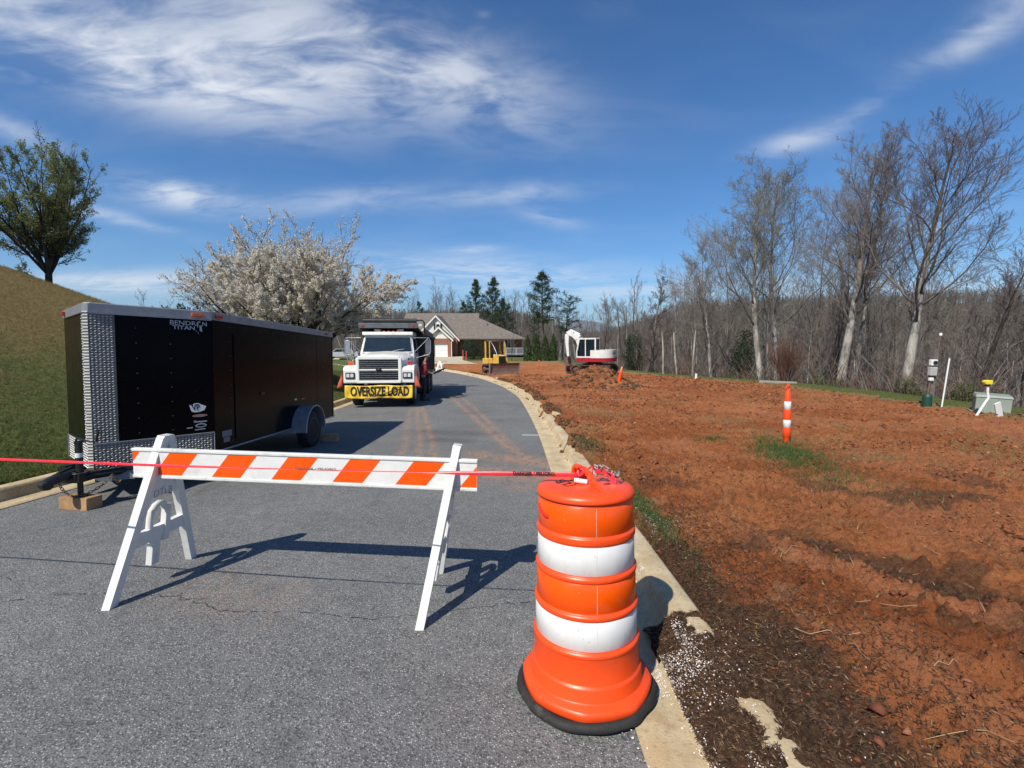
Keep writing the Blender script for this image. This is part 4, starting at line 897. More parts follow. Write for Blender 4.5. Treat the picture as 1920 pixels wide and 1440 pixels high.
# fender, wheel, axle on both sides
for s in (1, -1):
    wy = 1.20; b = MB(); A = np.linspace(0, PI, 17); ri, ro_ = .415, .43
    outp = [(wy-ro_, .33)]+[(wy-ro_*math.cos(a), .365+ro_*math.sin(a)) for a in A]+[(wy+ro_, .33)]
    inn_ = [(wy+ri, .33)]+[(wy+ri*math.cos(a), .365+ri*math.sin(a)) for a in A]+[(wy-ri, .33)]
    xs0, xs1 = (hw-.01, hw+.27)
    def arc(p0, p1, xa, xb, bb): bb.hexa([(xa, p0[0], p0[1]), (xb, p0[0], p0[1]), (xb, p1[0], p1[1]), (xa, p1[0], p1[1])], [(xa, p0[0]+p0[2]*0, p0[1]+.0), (xb, p0[0], p0[1]), (xb, p1[0], p1[1]), (xa, p1[0], p1[1])])
    n_ = len(outp); inr = inn_[::-1]; V = []; F = []
    for (yo, zo), (yi, zi) in zip(outp, inr): V += [(s*xs0, yo, zo), (s*xs1, yo, zo), (s*xs1, yi, zi), (s*xs0, yi, zi)]
    for i in range(n_-1):
        for k in range(4): F.append((4*i+k, 4*i+(k+1) % 4, 4*i+4+(k+1) % 4, 4*i+4+k))
    b.add(V, F, False); fd = b.build('fender', M['gal'], tr)
    b = MB(); b.tube([(s*xs1, y, z) for y, z in outp], .013, 6); b.build('fender_lip', M['alu'], fd)
    wh = empty('wheel', (s*(hw+.135) if s > 0 else -.97, wy, .345)); wh.parent = tr
    b = MB(); W2 = .10; b.lathe([(.21, -W2), (.30, -W2-.006), (.332, -W2+.012), (.345, -W2+.03), (.345, W2-.03), (.332, W2-.012), (.30, W2+.006), (.21, W2)], ax='x', n=40); b.build('tyre', M['tyre'], wh)
    b = MB(); b.lathe([(.21, W2*s*.95), (.205, W2*s*.7), (.19, W2*s*.5)], ax='x', n=36, caps=False); b.lathe([(.0001, s*.05), (.18, s*.045)], ax='x', n=36)
    for k in range(8):
        a = 2*PI*k/8; b.box((s*(W2*.6), .125*math.cos(a), .125*math.sin(a)), (.02, .03, .15), (a-PI/2, 0, 0))
    b.lathe([(.206, W2*s*.98), (.218, W2*s*1.02), (.225, W2*s*.9)], ax='x', n=36, caps=False); b.cyl((s*.03, 0, 0), (s*(W2+.0), 0, 0), .05, .04, 14); b.build('rim', M['rimgrey'], wh)
b = MB(); b.box((0, 1.2, .36), (1.6, .07, .07)); b.box((-.45, .2, .36), (.07, 4.9, .09)); b.box((.45, .2, .36), (.07, 4.9, .09)); b.build('chassis', M['black_paint'], tr)
# tongue, coupler, jack, chains
tg = MB(); zt_ = .355
for s in (-1, 1): tg.tube([(s*.62, -1.6, zt_), (s*.05, -2.62, zt_)], .045, 4)
tg.box((0, -2.57, zt_), (.22, .16, .10)); tg.hexa([(-.08, -2.66, zt_-.02), (.08, -2.66, zt_-.02), (.06, -2.55, zt_-.02), (-.06, -2.55, zt_-.02)], [(-.08, -2.66, zt_+.07), (.08, -2.66, zt_+.07), (.06, -2.55, zt_+.07), (-.06, -2.55, zt_+.07)])
tg.build('tongue', M['black_paint'], tr, bevel=.005)
b = MB(); b.tube([(0, -2.6, zt_+.05), (-.015, -2.75, zt_+.035), (-.03, -2.86, zt_+.005), (-.04, -2.92, zt_-.02)], .05, 10, rs=[.055, .055, .05, .03]); b.lathe([(.0, .05), (.045, .03), (.05, -.04), (.03, -.06)], (-.03, -2.86, zt_-.005), 16); b.box((-.01, -2.68, zt_+.10), (.03, .16, .025), (.2, 0, 0)); b.build('coupler', M['black_paint'], tr, bevel=.004)
b = MB(); jx, jy = .055, -2.58; b.cyl((jx, jy, .30), (jx, jy, .74), .034, n=16); b.cyl((jx, jy, .73), (jx, jy, .755), .040, n=16); b.cyl((jx, jy, .14), (jx, jy, .32), .026, n=14); b.cyl((jx, jy, .138), (jx, jy, .15), .085, n=4); b.lathe([(.07, .415), (.085, .41), (.085, .40), (.07, .395)], (jx, jy, 0), 20)
jk = b.build('jack', M['black_paint'], tr)
b = MB(); b.tube([(jx-.03, jy, .745), (jx+.0, jy-.02, .79), (jx+.16, jy-.03, .75), (jx+.22, jy-.03, .76), (jx+.25, jy-.03, .88)], .012, 8); b.build('crank_handle', M['black_paint'], jk)
b = MB(); b.lathe([(.0352, .575), (.0352, .625)], (jx, jy, 0), 16, caps=False); b.build('sticker', M['white_sheet'], jk)
def chain(pts):
    b = MB(); n = len(pts)
    for i in range(n-1):
        p, q = Vector(pts[i]), Vector(pts[i+1]); d = (q-p).normalized(); sd_ = d.cross(Vector((0, 0, 1))) if i % 2 else d.cross(Vector((1, 0, 0)))
        sd_ = sd_.normalized()*.013; c = (p+q)/2; l = (q-p).length*.62
        b.tube([c-d*l+sd_*.4, c-d*l*.6+sd_, c+d*l*.6+sd_, c+d*l+sd_*.4, c+d*l-sd_*.4, c+d*l*.6-sd_, c-d*l*.6-sd_, c-d*l-sd_*.4], .0045, 5, closed=True)
    return b.build('safety_chain', M['steel'], tr)
def sag(p, q, s, n):
    out = []
    for i in range(n+1): t = i/n; out.append((p[0]+(q[0]-p[0])*t, p[1]+(q[1]-p[1])*t, p[2]+(q[2]-p[2])*t-s*4*t*(1-t)))
    return out
chain(sag((-.12, -2.66, .33), (.02, -2.64, .17), .04, 8)); chain(sag((.26, -2.40, .34), (.08, -2.64, .17), .05, 10)); chain(sag((.26, -2.40, .34), (.32, -2.36, .27), .05, 4))
b = MB(); b.box((.20, -2.30, .30), (.36, .005, .10), (0, 0, .5)); b.build('rego_plate', M['plate_grey'], tr)
# timber blocks
bk = MB(); bk.cbox((0, 0, .07), (.36, .17, .135), .008); o = bk.build('wood_block', M['wood_block']); o.location = (-4.735, 4.93, float(zr(4.93))+.002); o.rotation_euler = (-.062, 0, R(-9))
tag(o, 'squared timber block under the trailer jack foot', 'wood block', 'timber blocks at the trailer')
bk = MB(); bk.cbox((0, 0, .075), (.30, .22, .15), .01); o = bk.build('wood_block', M['wood_block']); o.location = (-3.68, 9.26, float(zr(9.26))+.006); o.rotation_euler = (-.06, 0, R(12))
tag(o, 'squared timber chock behind the black trailer wheel', 'wood block', 'timber blocks at the trailer')
# ================================================================ dump truck
TKR = (-.045, 0, R(5.3)); TK0 = Vector((-4.42, 15.35, float(zr(15.6))))
tk_ = empty('dump_truck', TK0, TKR, 'white cab dump truck with a black tipping bed parked facing the camera', 'dump truck')
def part(b, name, m, par=None, **k): return b.build(name, M[m] if isinstance(m, str) else m, par or tk_, **k)
b = MB(); b.box((0, .45, .62), (.9, .5, .3)); b.box((-.42, 4.4, .78), (.10, 7.4, .24)); b.box((.42, 4.4, .78), (.10, 7.4, .24)); part(b, 'chassis', 'black_paint')
b = MB(); b.cbox((0, .02, .60), (2.24, .14, .30), .03); part(b, 'bumper', 'black_paint')
# hood: tapered nose with sloping shoulders
b = MB()
def sect(y, hwid, z0, z1, sh): return [Vector((-hwid, y, z0)), Vector((-hwid, y, z1-sh)), Vector((-hwid+sh*1.1, y, z1)), Vector((0, y, z1+.035)), Vector((hwid-sh*1.1, y, z1)), Vector((hwid, y, z1-sh)), Vector((hwid, y, z0))]
S_ = [sect(.06, .74, .88, 1.66, .12), sect(.12, .78, .84, 1.71, .14), sect(.9, .86, .84, 1.80, .16), sect(1.72, .92, .84, 1.90, .14)]
vs = sum(S_, []); fs = [(i*7+k, i*7+k+1, i*7+7+k+1, i*7+7+k) for i in range(3) for k in range(6)]; b.add(vs, fs, True); b.add(S_[0], [tuple(range(7))]); part(b, 'hood', 'truck_white', bevel=.02)
for s in (-1, 1):
    b = MB(); pr = [(-.02, .84), (-.03, 1.28), (.02, 1.38), (.22, 1.43), (1.0, 1.44), (1.5, 1.36), (1.68, 1.10), (1.70, .84), (1.58, .84), (1.50, 1.02), (1.30, 1.17), (1.05, 1.21), (.80, 1.17), (.60, 1.02), (.50, .84)]
    b.prism(pr, s*.70, s*1.15, 'yz'); fd = part(b, 'fender', 'truck_white', bevel=.035)
    b = MB(); b.cbox((s*.93, -.04, 1.10), (.30, .04, .20), .02); hl = part(b, 'headlight', 'black_paint', fd)
    b = MB(); b.cbox((s*.93-.065, -.065, 1.10), (.10, .02, .12), .01); b.cbox((s*.93+.065, -.065, 1.10), (.10, .02, .12), .01); part(b, 'lens', 'lens', hl)
    b = MB(); b.cbox((s*(.98), .30, 1.50), (.16, .10, .12), .04); part(b, 'turn_lamp', 'red_lens' if s > 0 else 'amber', fd)
# grille with slats
b = MB(); g0, g1, gh = .90, 1.64, .64
fr_pts = [(-.74, .85), (.74, .85), (.76, 1.66), (.62, 1.75), (-.62, 1.75), (-.76, 1.66)]; in_pts = [(-.60, .93), (.60, .93), (.64, 1.02), (.64, 1.56), (.58, 1.63), (-.58, 1.63), (-.64, 1.56), (-.64, 1.02)]
b.cbox((0, .0, .885), (1.44, .12, .09), .03); b.cbox((0, .0, 1.685), (1.36, .12, .12), .04); b.cbox((-.69, .0, 1.29), (.11, .12, .80), .03); b.cbox((.69, .0, 1.29), (.11, .12, .80), .03); gs = part(b, 'grille_surround', 'truck_white')
b = MB(); b.box((0, .05, 1.285), (1.30, .02, .74)); gr = part(b, 'grille', 'black_paint')
b = MB()
for k in range(11):
    z = .955+k*.066
    if k == 5: continue
    b.cbox((0, .0, z), (1.27, .05, .026), .008)
slt = part(b, 'grille_slats', 'chrome', gr); b = MB(); b.cbox((0, -.02, 1.285), (1.27, .05, .05), .01); part(b, 'grille_bar', 'truck_white', gr)
b = MB(); b.lathe([(.0001, .0), (.10, .0), (.10, .02), (.0001, .02)], (0, -.065, 1.285), 24, ax='y', shape=lambda a, z: 1/math.sqrt((math.cos(a)/1.0)**2+(math.sin(a)/.42)**2)); part(b, 'oval_emblem', 'black_paint', gr)
text_obj('emblem_script', 'Ford', .062, M['chrome'], tk_, frame_mat((0, -.067, 1.287), (1, 0, 0), (0, 0, 1)), bold=.0005, shear=.3)
# cab
b = MB(); CY0, CY1 = 1.66, 3.05
def cs(z, w, y0): return [(-w, y0, z), (w, y0, z), (w, CY1, z), (-w, CY1, z)]
L0 = [(cs(.95, .96, 1.66)), (cs(1.86, .98, 1.66)), (cs(2.46, .88, 1.90)), (cs(2.58, .80, 2.05))]
for a, c in zip(L0, L0[1:]): b.add(a+c, [(0, 1, 5, 4), (1, 2, 6, 5), (2, 3, 7, 6), (3, 0, 4, 7)])
b.add(L0[-1], [(0, 1, 2, 3)]); cab = part(b, 'cab', 'truck_white', bevel=.04)
b = MB(); b.cbox((0, 2.35, 2.575), (1.84, 1.15, .13), .06); part(b, 'cab_roof', 'truck_white')
b = MB(); b.add([(-.88, 1.655, 1.90), (.88, 1.655, 1.90), (.80, 1.872, 2.44), (-.80, 1.872, 2.44)], [(0, 1, 2, 3)]); b.add([(-.88, 1.65, 1.90), (.88, 1.65, 1.90), (.80, 1.868, 2.44), (-.80, 1.868, 2.44)], [(0, 1, 2, 3)]); ws = part(b, 'windscreen', 'glass', fixn=False)
b = MB(); b.tube([(-.9, 1.635, 1.885), (.9, 1.635, 1.885), (.82, 1.86, 2.455), (-.82, 1.86, 2.455)], .018, 6, closed=True); part(b, 'windscreen_frame', 'truck_white', ws)
b = MB(); b.tube([(.15, 1.62, 1.905), (.35, 1.63, 1.96), (.60, 1.66, 2.0)], .010, 5); part(b, 'wiper', 'alu', ws)
for s in (-1, 1):
    b = MB(); b.add([(s*.985, 1.78, 1.86), (s*.985, 2.75, 1.86), (s*.905, 2.75, 2.40), (s*.905, 1.98, 2.40)], [(0, 1, 2, 3)]); part(b, 'side_window', 'glass', fixn=False)
    b = MB(); b.tube([(s*.96, 1.75, 2.42), (s*1.50, 1.80, 2.42), (s*1.56, 1.80, 2.3), (s*1.56, 1.80, 1.9), (s*1.50, 1.80, 1.80), (s*.98, 1.75, 1.66)], .014, 6); b.tube([(s*.98, 1.8, 1.9), (s*1.48, 1.80, 2.40)], .012, 6); mr = part(b, 'mirror_bracket', 'alu')
    b = MB(); b.cbox((s*1.46, 1.84, 2.08), (.19, .07, .50), .03); b.cbox((s*1.46, 1.84, 1.76), (.15, .07, .10), .03); part(b, 'mirror', 'grey_paint' if s > 0 else 'alu', mr)
    b = MB(); b.cbox((s*.42, 2.15, 2.70), (.24, .16, .11), .02); part(b, 'roof_beacon', 'meter')
    b = MB(); b.cbox((s*.99, 2.3, 1.35), (.02, .80, .85), .01); b.cbox((s*1.005, 2.62, 1.62), (.02, .12, .03), .005); part(b, 'cab_door', 'truck_white')
    b = MB(); b.cyl((s*1.0, 2.0, .62), (s*1.0, 2.0+.9, .62), .24, n=20); part(b, 'fuel_tank', 'alu' if s < 0 else 'black_paint')
    b = MB(); b.cyl((s*1.05, 1.9, .95), (s*1.05, 1.9, 1.5), .07, n=12) if s < 0 else b.box((s*1.08, 2.4, .40), (.2, .6, .04)); part(b, 'air_cleaner' if s < 0 else 'step', 'black_paint')
for k in range(5): b = MB(); b.cbox((-.34+.17*k, 2.02, 2.66), (.07, .09, .055), .02); part(b, 'clearance_lamp', 'amber')
for s in (-1, 1):
    for (y, xc, wd_) in ((1.05, .93, .28), (5.55, .93, .52), (6.85, .93, .52)):
        wh = empty('wheel', (s*xc, y, .50)); wh.parent = tk_; b = MB(); h_ = wd_/2
        b.lathe([(.28, -h_), (.44, -h_), (.485, -h_+.03), (.50, -h_+.06), (.50, h_-.06), (.485, h_-.03), (.44, h_), (.28, h_)], ax='x', n=36); part(b, 'tyre', 'tyre', wh)
        b = MB(); b.lathe([(.285, s*h_*1.01), (.27, s*h_*.9), (.20, s*h_*.7), (.12, s*h_*.75), (.11, s*h_*1.1), (.0001, s*h_*1.12)], ax='x', n=28); part(b, 'rim', 'truck_white' if y < 2 else 'steel', wh)
# tipping bed with ribs and cab shield
b = MB(); x0, y0, y1, z0, z1 = 1.20, 3.35, 8.0, 1.05, 2.62
b.box((0, (y0+y1)/2, z0), (2*x0, y1-y0, .10)); b.box((-x0+.03, (y0+y1)/2, (z0+z1)/2), (.06, y1-y0, z1-z0)); b.box((x0-.03, (y0+y1)/2, (z0+z1)/2), (.06, y1-y0, z1-z0)); b.box((0, y0+.03, (z0+z1)/2), (2*x0-.13, .06, z1-z0)); b.box((0, y1-.03, (z0+z1)/2-.1), (2*x0-.13, .06, z1-z0-.2)); bed = part(b, 'tipping_bed', 'truck_black')
for s in (-1, 1):
    b = MB()
    for k in range(8): b.hexa([(s*(x0), y0+.12+k*.60, z0), (s*(x0+.07), y0+.15+k*.60, z0), (s*(x0+.07), y0+.21+k*.60, z0), (s*(x0), y0+.24+k*.60, z0)], [(s*(x0), y0+.12+k*.60, z1), (s*(x0+.07), y0+.15+k*.60, z1), (s*(x0+.07), y0+.21+k*.60, z1), (s*(x0), y0+.24+k*.60, z1)])
    b.box((s*(x0+.04), (y0+y1)/2, z1), (.14, y1-y0, .10)); b.box((s*(x0+.03), (y0+y1)/2, z0+.02), (.12, y1-y0, .12)); part(b, 'side_ribs', 'truck_black', bed)
    b = MB(); b.box((s*(x0-.02), (y0+y1)/2, z1+.14), (.05, y1-y0-.2, .20)); part(b, 'side_board', 'steel', bed)
b = MB(); b.hexa([(-1.06, 1.98, 2.80), (1.06, 1.98, 2.80), (1.14, 3.40, 2.62), (-1.14, 3.40, 2.62)], [(-1.06, 1.98, 2.86), (1.06, 1.98, 2.86), (1.14, 3.40, 2.68), (-1.14, 3.40, 2.68)]); part(b, 'cab_shield', 'truck_black', bed)
b = MB(); b.cbox((0, 1.96, 2.88), (2.16, .08, .19), .015); sf = part(b, 'shield_front', 'grey_paint', bed)
for s in (-1, 1): b = MB(); b.cyl((s*.93, 1.90, 2.88), (s*.93, 1.925, 2.88), .045, n=12); part(b, 'shield_lamp', 'red_lens', bed)
b = MB(); b.cyl((-.92, 2.0, 3.06), (1.04, 2.0, 3.06), .085, n=14); b.box((0, 2.05, 3.03), (1.9, .2, .10)); part(b, 'rolled_tarp', 'truck_black', bed)
b = MB(); b.tube([(1.05, 2.0, 3.08), (1.26, 2.0, 3.08), (1.32, 2.0, 3.0), (1.32, 2.05, 2.3), (1.30, 3.0, 1.6)], .028, 8); part(b, 'tarp_arm', 'black_paint', bed)
b = MB(); b.box((1.18, 1.96, 2.90), (.10, .06, .08)); part(b, 'work_lamp', 'lens', bed)
b = MB(); b.cyl((-1.02, 3.2, 1.0), (-1.02, 3.2, 2.85), .06, n=12); part(b, 'exhaust_stack', 'chrome')
b = MB(); b.box((.86, .9, 1.63), (.02, .14, .08), (0, 0, 0)); part(b, 'hood_badge', 'black_paint')
# banner hung on the bumper
TM = Matrix.Translation(TK0) @ Euler(TKR).to_matrix().to_4x4()
Wp = lambda p: TM @ Vector(p)
def banner_z(u): return .012*math.sin(u*9)+.006*math.sin(u*23)
nx, nz = 70, 12; b = MB(); vs = []
bann = empty('oversize_load_banner', TK0, TKR, 'creased yellow banner reading OVERSIZE LOAD tied across the truck bumper', 'banner')
def by(x, z): return -.085-.014*math.sin(x*7+z*5)-.010*math.sin(x*17-z*9)-.02*math.exp(-((x-.25-(z-.55)*1.9)/.12)**2)
def bz(x, t): return (.335+.025*(x<0)*x*x)+t*(.43-.01*math.sin(x*6)) if True else 0
for i in range(nx+1):
    for j in range(nz+1): x = -1.10+2.2*i/nx; z = .335+.43*j/nz+.012*math.sin(x*5+1); vs.append((x, by(x, z), z))
fs = [(i*(nz+1)+j, (i+1)*(nz+1)+j, (i+1)*(nz+1)+j+1, i*(nz+1)+j+1) for i in range(nx) for j in range(nz)]; b.add(vs, fs, True)
b.build('banner_cloth', mat('yellow_banner_vinyl', (.80, .52, .035), .5, var=.1, vs=3, dirt=(.50, .28, .04), dirt_amt=.6), bann, fixn=False).modifiers.new('t', 'SOLIDIFY').thickness = .004
def wrapb(me):
    for v in me.vertices: x, z = v.co.x, v.co.z; v.co.y += by(x, z)+.0
text_obj('banner_lettering', 'OVERSIZE LOAD', .43, M['text_black'], bann, frame_mat((.03, -.014, .56), (1, 0, 0), (0, 0, 1)), sx=.60, bold=.014, ext=.001, extra=wrapb)
b = MB()
for s, p in ((1, [(-.30, -.125, .38), (-.05, -.13, .43), (.30, -.135, .53), (.62, -.13, .68), (.80, -.12, .76)]), ): b.tube(p, .014, 6, rs=[.006, .014, .018, .012, .006])
b.build('crease_strap', M['text_black'], bann)
for s in (-1, 1):
    f = empty('safety_flag', Wp((s*1.16, -.02, .70)), TKR, 'faded red safety flag on the %s end of the truck bumper' % ('left' if s < 0 else 'right'), 'flag', 'safety flags on the truck')
    b = MB(); b.cyl((0, 0, -.05), (s*.02, 0, .56), .010, n=6); b.build('staff', M['black_paint'], f)
    b = MB(); vs = []; 
    for i in range(8):
        z = .52-.075*i; w_ = .03+.026*i; vs += [(s*.01-s*0, .0, z), (s*(.01+w_*.5), .02*math.sin(i), z-.01), (s*(.01+w_), -.02*math.cos(i*1.3), z-.03)]
    fs = []
    for i in range(7): fs += [(3*i, 3*i+1, 3*i+4, 3*i+3), (3*i+1, 3*i+2, 3*i+5, 3*i+4)]
    b.add(vs, fs, True); b.build('cloth', M['flag'], f, fixn=False).modifiers.new('t', 'SOLIDIFY').thickness = .006

# ================================================================ people
def skin_mesh(name, nodes, edges, m, parent, sub=2, root=0):
    me = bpy.data.meshes.new(name); me.from_pydata([n[:3] for n in nodes], edges, []); me.materials.append(m)
    o = bpy.data.objects.new(name, me); link(o, parent)
    md = o.modifiers.new('skin', 'SKIN'); md.use_smooth_shade = True; md.branch_smoothing = .6
    if not me.skin_vertices: bpy.context.view_layer.objects.active = o
    sv = me.skin_vertices[0].data
    for i, n in enumerate(nodes):
        r = n[3]; sv[i].radius = (r, n[4] if len(n) > 4 else r); sv[i].use_root = (i == root)
    s = o.modifiers.new('sub', 'SUBSURF'); s.levels = sub; s.render_levels = sub
    return o
def hand_chain(nodes, edges, wrist_i, d, side, curl=.5):
    """palm + five fingers; d forward direction, side across"""
    w_ = Vector(nodes[wrist_i][:3]); d = Vector(d).normalized(); sd_ = Vector(side).normalized(); up = d.cross(sd_)
    pi = len(nodes); p = w_+d*.055; nodes.append((*p, .026)); edges.append((wrist_i, pi))
    for k, (off, l) in enumerate([(-.030, .062), (-.010, .074), (.010, .070), (.030, .055)]):
        a = p+d*.035+sd_*off; b_ = a+d*l*.5-up*l*.25*curl; c = b_+d*l*.3-up*l*.5*curl; i0 = len(nodes)
        nodes += [(*a, .010), (*b_, .009), (*c, .008)]; edges += [(pi, i0), (i0, i0+1), (i0+1, i0+2)]
    a = w_+d*.03-sd_*.035; b_ = a+d*.03-sd_*.02-up*.01; i0 = len(nodes); nodes += [(*a, .011), (*b_, .009)]; edges += [(pi, i0), (i0, i0+1)]
pe = empty('person', (-3.40, 17.7, float(zr(17.7))), (0, 0, R(20)), 'worker in a maroon shirt and dark cap standing at the truck door looking down', 'person')
# local: faces +x (right in the picture), y away from camera
nod = [(0, 0, .95, .12, .14), (.01, 0, 1.12, .12, .14), (.04, 0, 1.30, .13, .16), (.06, 0, 1.43, .10, .15), (.085, 0, 1.52, .052), (.115, 0, 1.585, .062), (.13, 0, 1.66, .088, .078), (.125, 0, 1.725, .070),
       (.0, -.09, .90, .085), (.03, -.11, .50, .058), (-.01, -.12, .10, .040), (.10, -.13, .035, .036), (.17, -.135, .03, .03),
       (.0, .09, .90, .085), (.0, .11, .50, .058), (-.05, .12, .10, .040), (.06, .14, .035, .036), (.13, .145, .03, .03),
       (.06, -.18, 1.42, .055), (.06, -.23, 1.17, .043), (.26, -.20, 1.06, .032), (.06, .18, 1.42, .055), (.10, .24, 1.18, .043), (.32, .20, 1.14, .032), (.215, 0, 1.645, .014)]
edg = [(0, 1), (1, 2), (2, 3), (3, 4), (4, 5), (5, 6), (6, 7), (0, 8), (8, 9), (9, 10), (10, 11), (11, 12), (0, 13), (13, 14), (14, 15), (15, 16), (16, 17), (3, 18), (18, 19), (19, 20), (3, 21), (21, 22), (22, 23), (6, 24)]
n_b = list(nod); e_b = list(edg); hand_chain(n_b, e_b, 20, (1, .1, -.2), (0, 1, 0)); hand_chain(n_b, e_b, 23, (1, -.1, -.1), (0, 1, 0))
body = skin_mesh('body', n_b, e_b, M['skin'], pe)
sh_n = [(0, 0, .93, .150, .165), (.01, 0, 1.12, .150, .165), (.04, 0, 1.30, .155, .185), (.055, 0, 1.43, .12, .17), (.075, 0, 1.49, .075), (.06, -.185, 1.42, .075), (.06, -.235, 1.20, .068), (.13, -.22, 1.12, .06), (.06, .185, 1.42, .075), (.10, .245, 1.20, .068), (.17, .23, 1.16, .06)]
skin_mesh('shirt', sh_n, [(0, 1), (1, 2), (2, 3), (3, 4), (3, 5), (5, 6), (6, 7), (3, 8), (8, 9), (9, 10)], M['maroon'], pe)
skin_mesh('trousers', [(0, 0, .96, .145, .16), (0, -.09, .86, .105), (.03, -.11, .50, .082), (-.01, -.12, .10, .072), (0, .09, .86, .105), (.0, .11, .50, .082), (-.05, .12, .10, .072)], [(0, 1), (1, 2), (2, 3), (0, 4), (4, 5), (5, 6)], M['trouser'], pe)
for s, x in ((-1, 0), (1, -.04)):
    b = MB(); b.cbox((x+.07, s*.13, .045), (.28, .10, .09), .03); b.cbox((x-.01, s*.125, .12), (.11, .10, .12), .03); b.build('boot', M['boot'], pe)
b = MB(); b.lathe([(.098, -.01), (.102, .02), (.095, .06), (.065, .09), (.0, .10)], (.125, 0, 1.70), 20); b.hexa([(.20, -.07, 1.695), (.30, -.05, 1.675), (.30, .05, 1.675), (.20, .07, 1.695)], [(.20, -.07, 1.71), (.30, -.05, 1.685), (.30, .05, 1.685), (.20, .07, 1.71)]); b.build('cap', M['cap'], pe)
M['lip'] = mat('lip_brown', (.16, .07, .05))
for s in (-1, 1):
    b = MB(); b.cyl((.205, s*.030, 1.672), (.212, s*.030, 1.672), .010, n=8); b.build('eye', M['text_black'], pe)
    b = MB(); b.lathe([(.0, -.008), (.02, .0), (.0, .008)], (.12, s*.082, 1.65), 8, ax='y'); b.build('ear', M['skin'], pe)
b = MB(); b.box((.198, 0, 1.603), (.012, .045, .008)); b.build('mouth', M['lip'], pe)
b = MB(); b.tube([(.20, -.16, 1.03), (.40, -.12, 1.05), (.62, -.02, 1.13), (.86, .08, 1.22)], .03, 8, rs=[.03, .035, .045, .02]); o = b.build('grease_hose', M['text_black']); o.matrix_world = Matrix.Translation(pe.location) @ Euler((0, 0, R(20))).to_matrix().to_4x4()
tag(o, 'black hose held out by the worker in maroon', 'hose')

# ================================================================ bulldozer
def GH(x, y): return float(soil_h(np.array([x]), np.array([y]), False)[0]) if x > xR(y)+.3 else float(Hn(x, y))
bd = empty('bulldozer', (-1.12, 35.5, GH(-1.2, 35.5)-.02), (-.03, 0, R(22)), 'small yellow bulldozer with a roll cage and a muddy blade on the red soil', 'bulldozer')
P_ = lambda b, n, m, par=bd, **k: b.build(n, M[m] if isinstance(m, str) else m, par, **k)
def track(par, x, L, h, w_, m='track'):
    t = empty('crawler_track', (x, 0, 0)); t.parent = par; r_ = h/2; pts = []
    for a in np.linspace(-PI/2, PI/2, 9): pts.append((L/2-r_+r_*math.cos(a), r_+r_*math.sin(a)))
    for a in np.linspace(PI/2, 3*PI/2, 9): pts.append((-L/2+r_+r_*math.cos(a), r_+r_*math.sin(a)))
    # resample and lay shoes
    P = np.array(pts+[pts[0]]); d = np.r_[0, np.cumsum(np.hypot(*np.diff(P, axis=0).T))]; n = int(d[-1]/.14); b = MB()
    for k in range(n):
        s0, s1 = d[-1]*k/n, d[-1]*(k+.86)/n; a = np.array([np.interp(s0, d, P[:, 0]), np.interp(s0, d, P[:, 1])]); c = np.array([np.interp(s1, d, P[:, 0]), np.interp(s1, d, P[:, 1])]); v = (c-a)/np.linalg.norm(c-a); nn_ = np.array([v[1], -v[0]])
        i0, i1 = a-nn_*.05, c-nn_*.05; g = a+nn_*.03; g1 = a+v*.02
        b.hexa([(-w_/2, *i0), (w_/2, *i0), (w_/2, *i1), (-w_/2, *i1)], [(-w_/2, *a), (w_/2, *a), (w_/2, *c), (-w_/2, *c)]); b.hexa([(-w_/2, *a), (w_/2, *a), (w_/2, *g1), (-w_/2, *g1)], [(-w_/2, *g), (w_/2, *g), (w_/2, *(g+v*.015)), (-w_/2, *(g+v*.015))])
    b.build('track_shoes', M[m], t)
    b = MB(); b.cbox((0, 0, h*.42), (w_*.55, L-h*1.1, h*.4), .03); b.build('track_frame', M['track'], t)
    for yy_ in (-L/2+r_, L/2-r_):
        b = MB(); b.lathe([(.0001, -w_*.28), (r_*.78, -w_*.28), (r_*.78, w_*.28), (.0001, w_*.28)], (0, yy_, r_), 20, ax='x'); b.build('sprocket', M['track'], t)
    return t
for s in (-1, 1): track(bd, s*.72, 2.1, .72, .38)
b = MB(); b.cbox((0, .1, .62), (1.0, 1.9, .35), .04); P_(b, 'main_frame', 'steel')
b = MB(); b.hexa([(-.34, -1.05, .75), (.34, -1.05, .75), (.34, .0, .75), (-.34, .0, .75)], [(-.31, -1.03, 1.42), (.31, -1.03, 1.42), (.33, .0, 1.50), (-.33, .0, 1.50)]); hd_ = P_(b, 'engine_hood', 'yellow', bevel=.04)
b = MB(); b.box((0, -1.07, 1.08), (.54, .03, .58)); P_(b, 'radiator_grille', 'black_paint', hd_)
b = MB(); b.cyl((.12, -.55, 1.45), (.12, -.55, 1.75), .035, n=10); P_(b, 'exhaust_pipe', 'steel', hd_)
for s in (-1, 1):
    b = MB(); b.cbox((s*.62, .45, 1.0), (.46, 1.1, .42), .04); P_(b, 'fender', 'yellow')
    b = MB(); b.cbox((s*.60, .98, 1.78), (.10, .12, 1.5), .02); P_(b, 'cage_post', 'yellow')
    b = MB(); b.cbox((s*.60, .02, 1.82), (.07, .07, 1.36), .02); P_(b, 'cage_post', 'yellow')
    b = MB(); b.tube([(s*.60, .25, 2.53), (s*.56, -.15, 2.48), (s*.50, -.55, 2.15), (s*.40, -.85, 1.70), (s*.34, -.98, 1.38)], .03, 8); P_(b, 'brush_guard', 'alu')
    b = MB(); b.cbox((s*.98, -.55, .42), (.10, 1.9, .16), .02); P_(b, 'push_arm', 'steel')
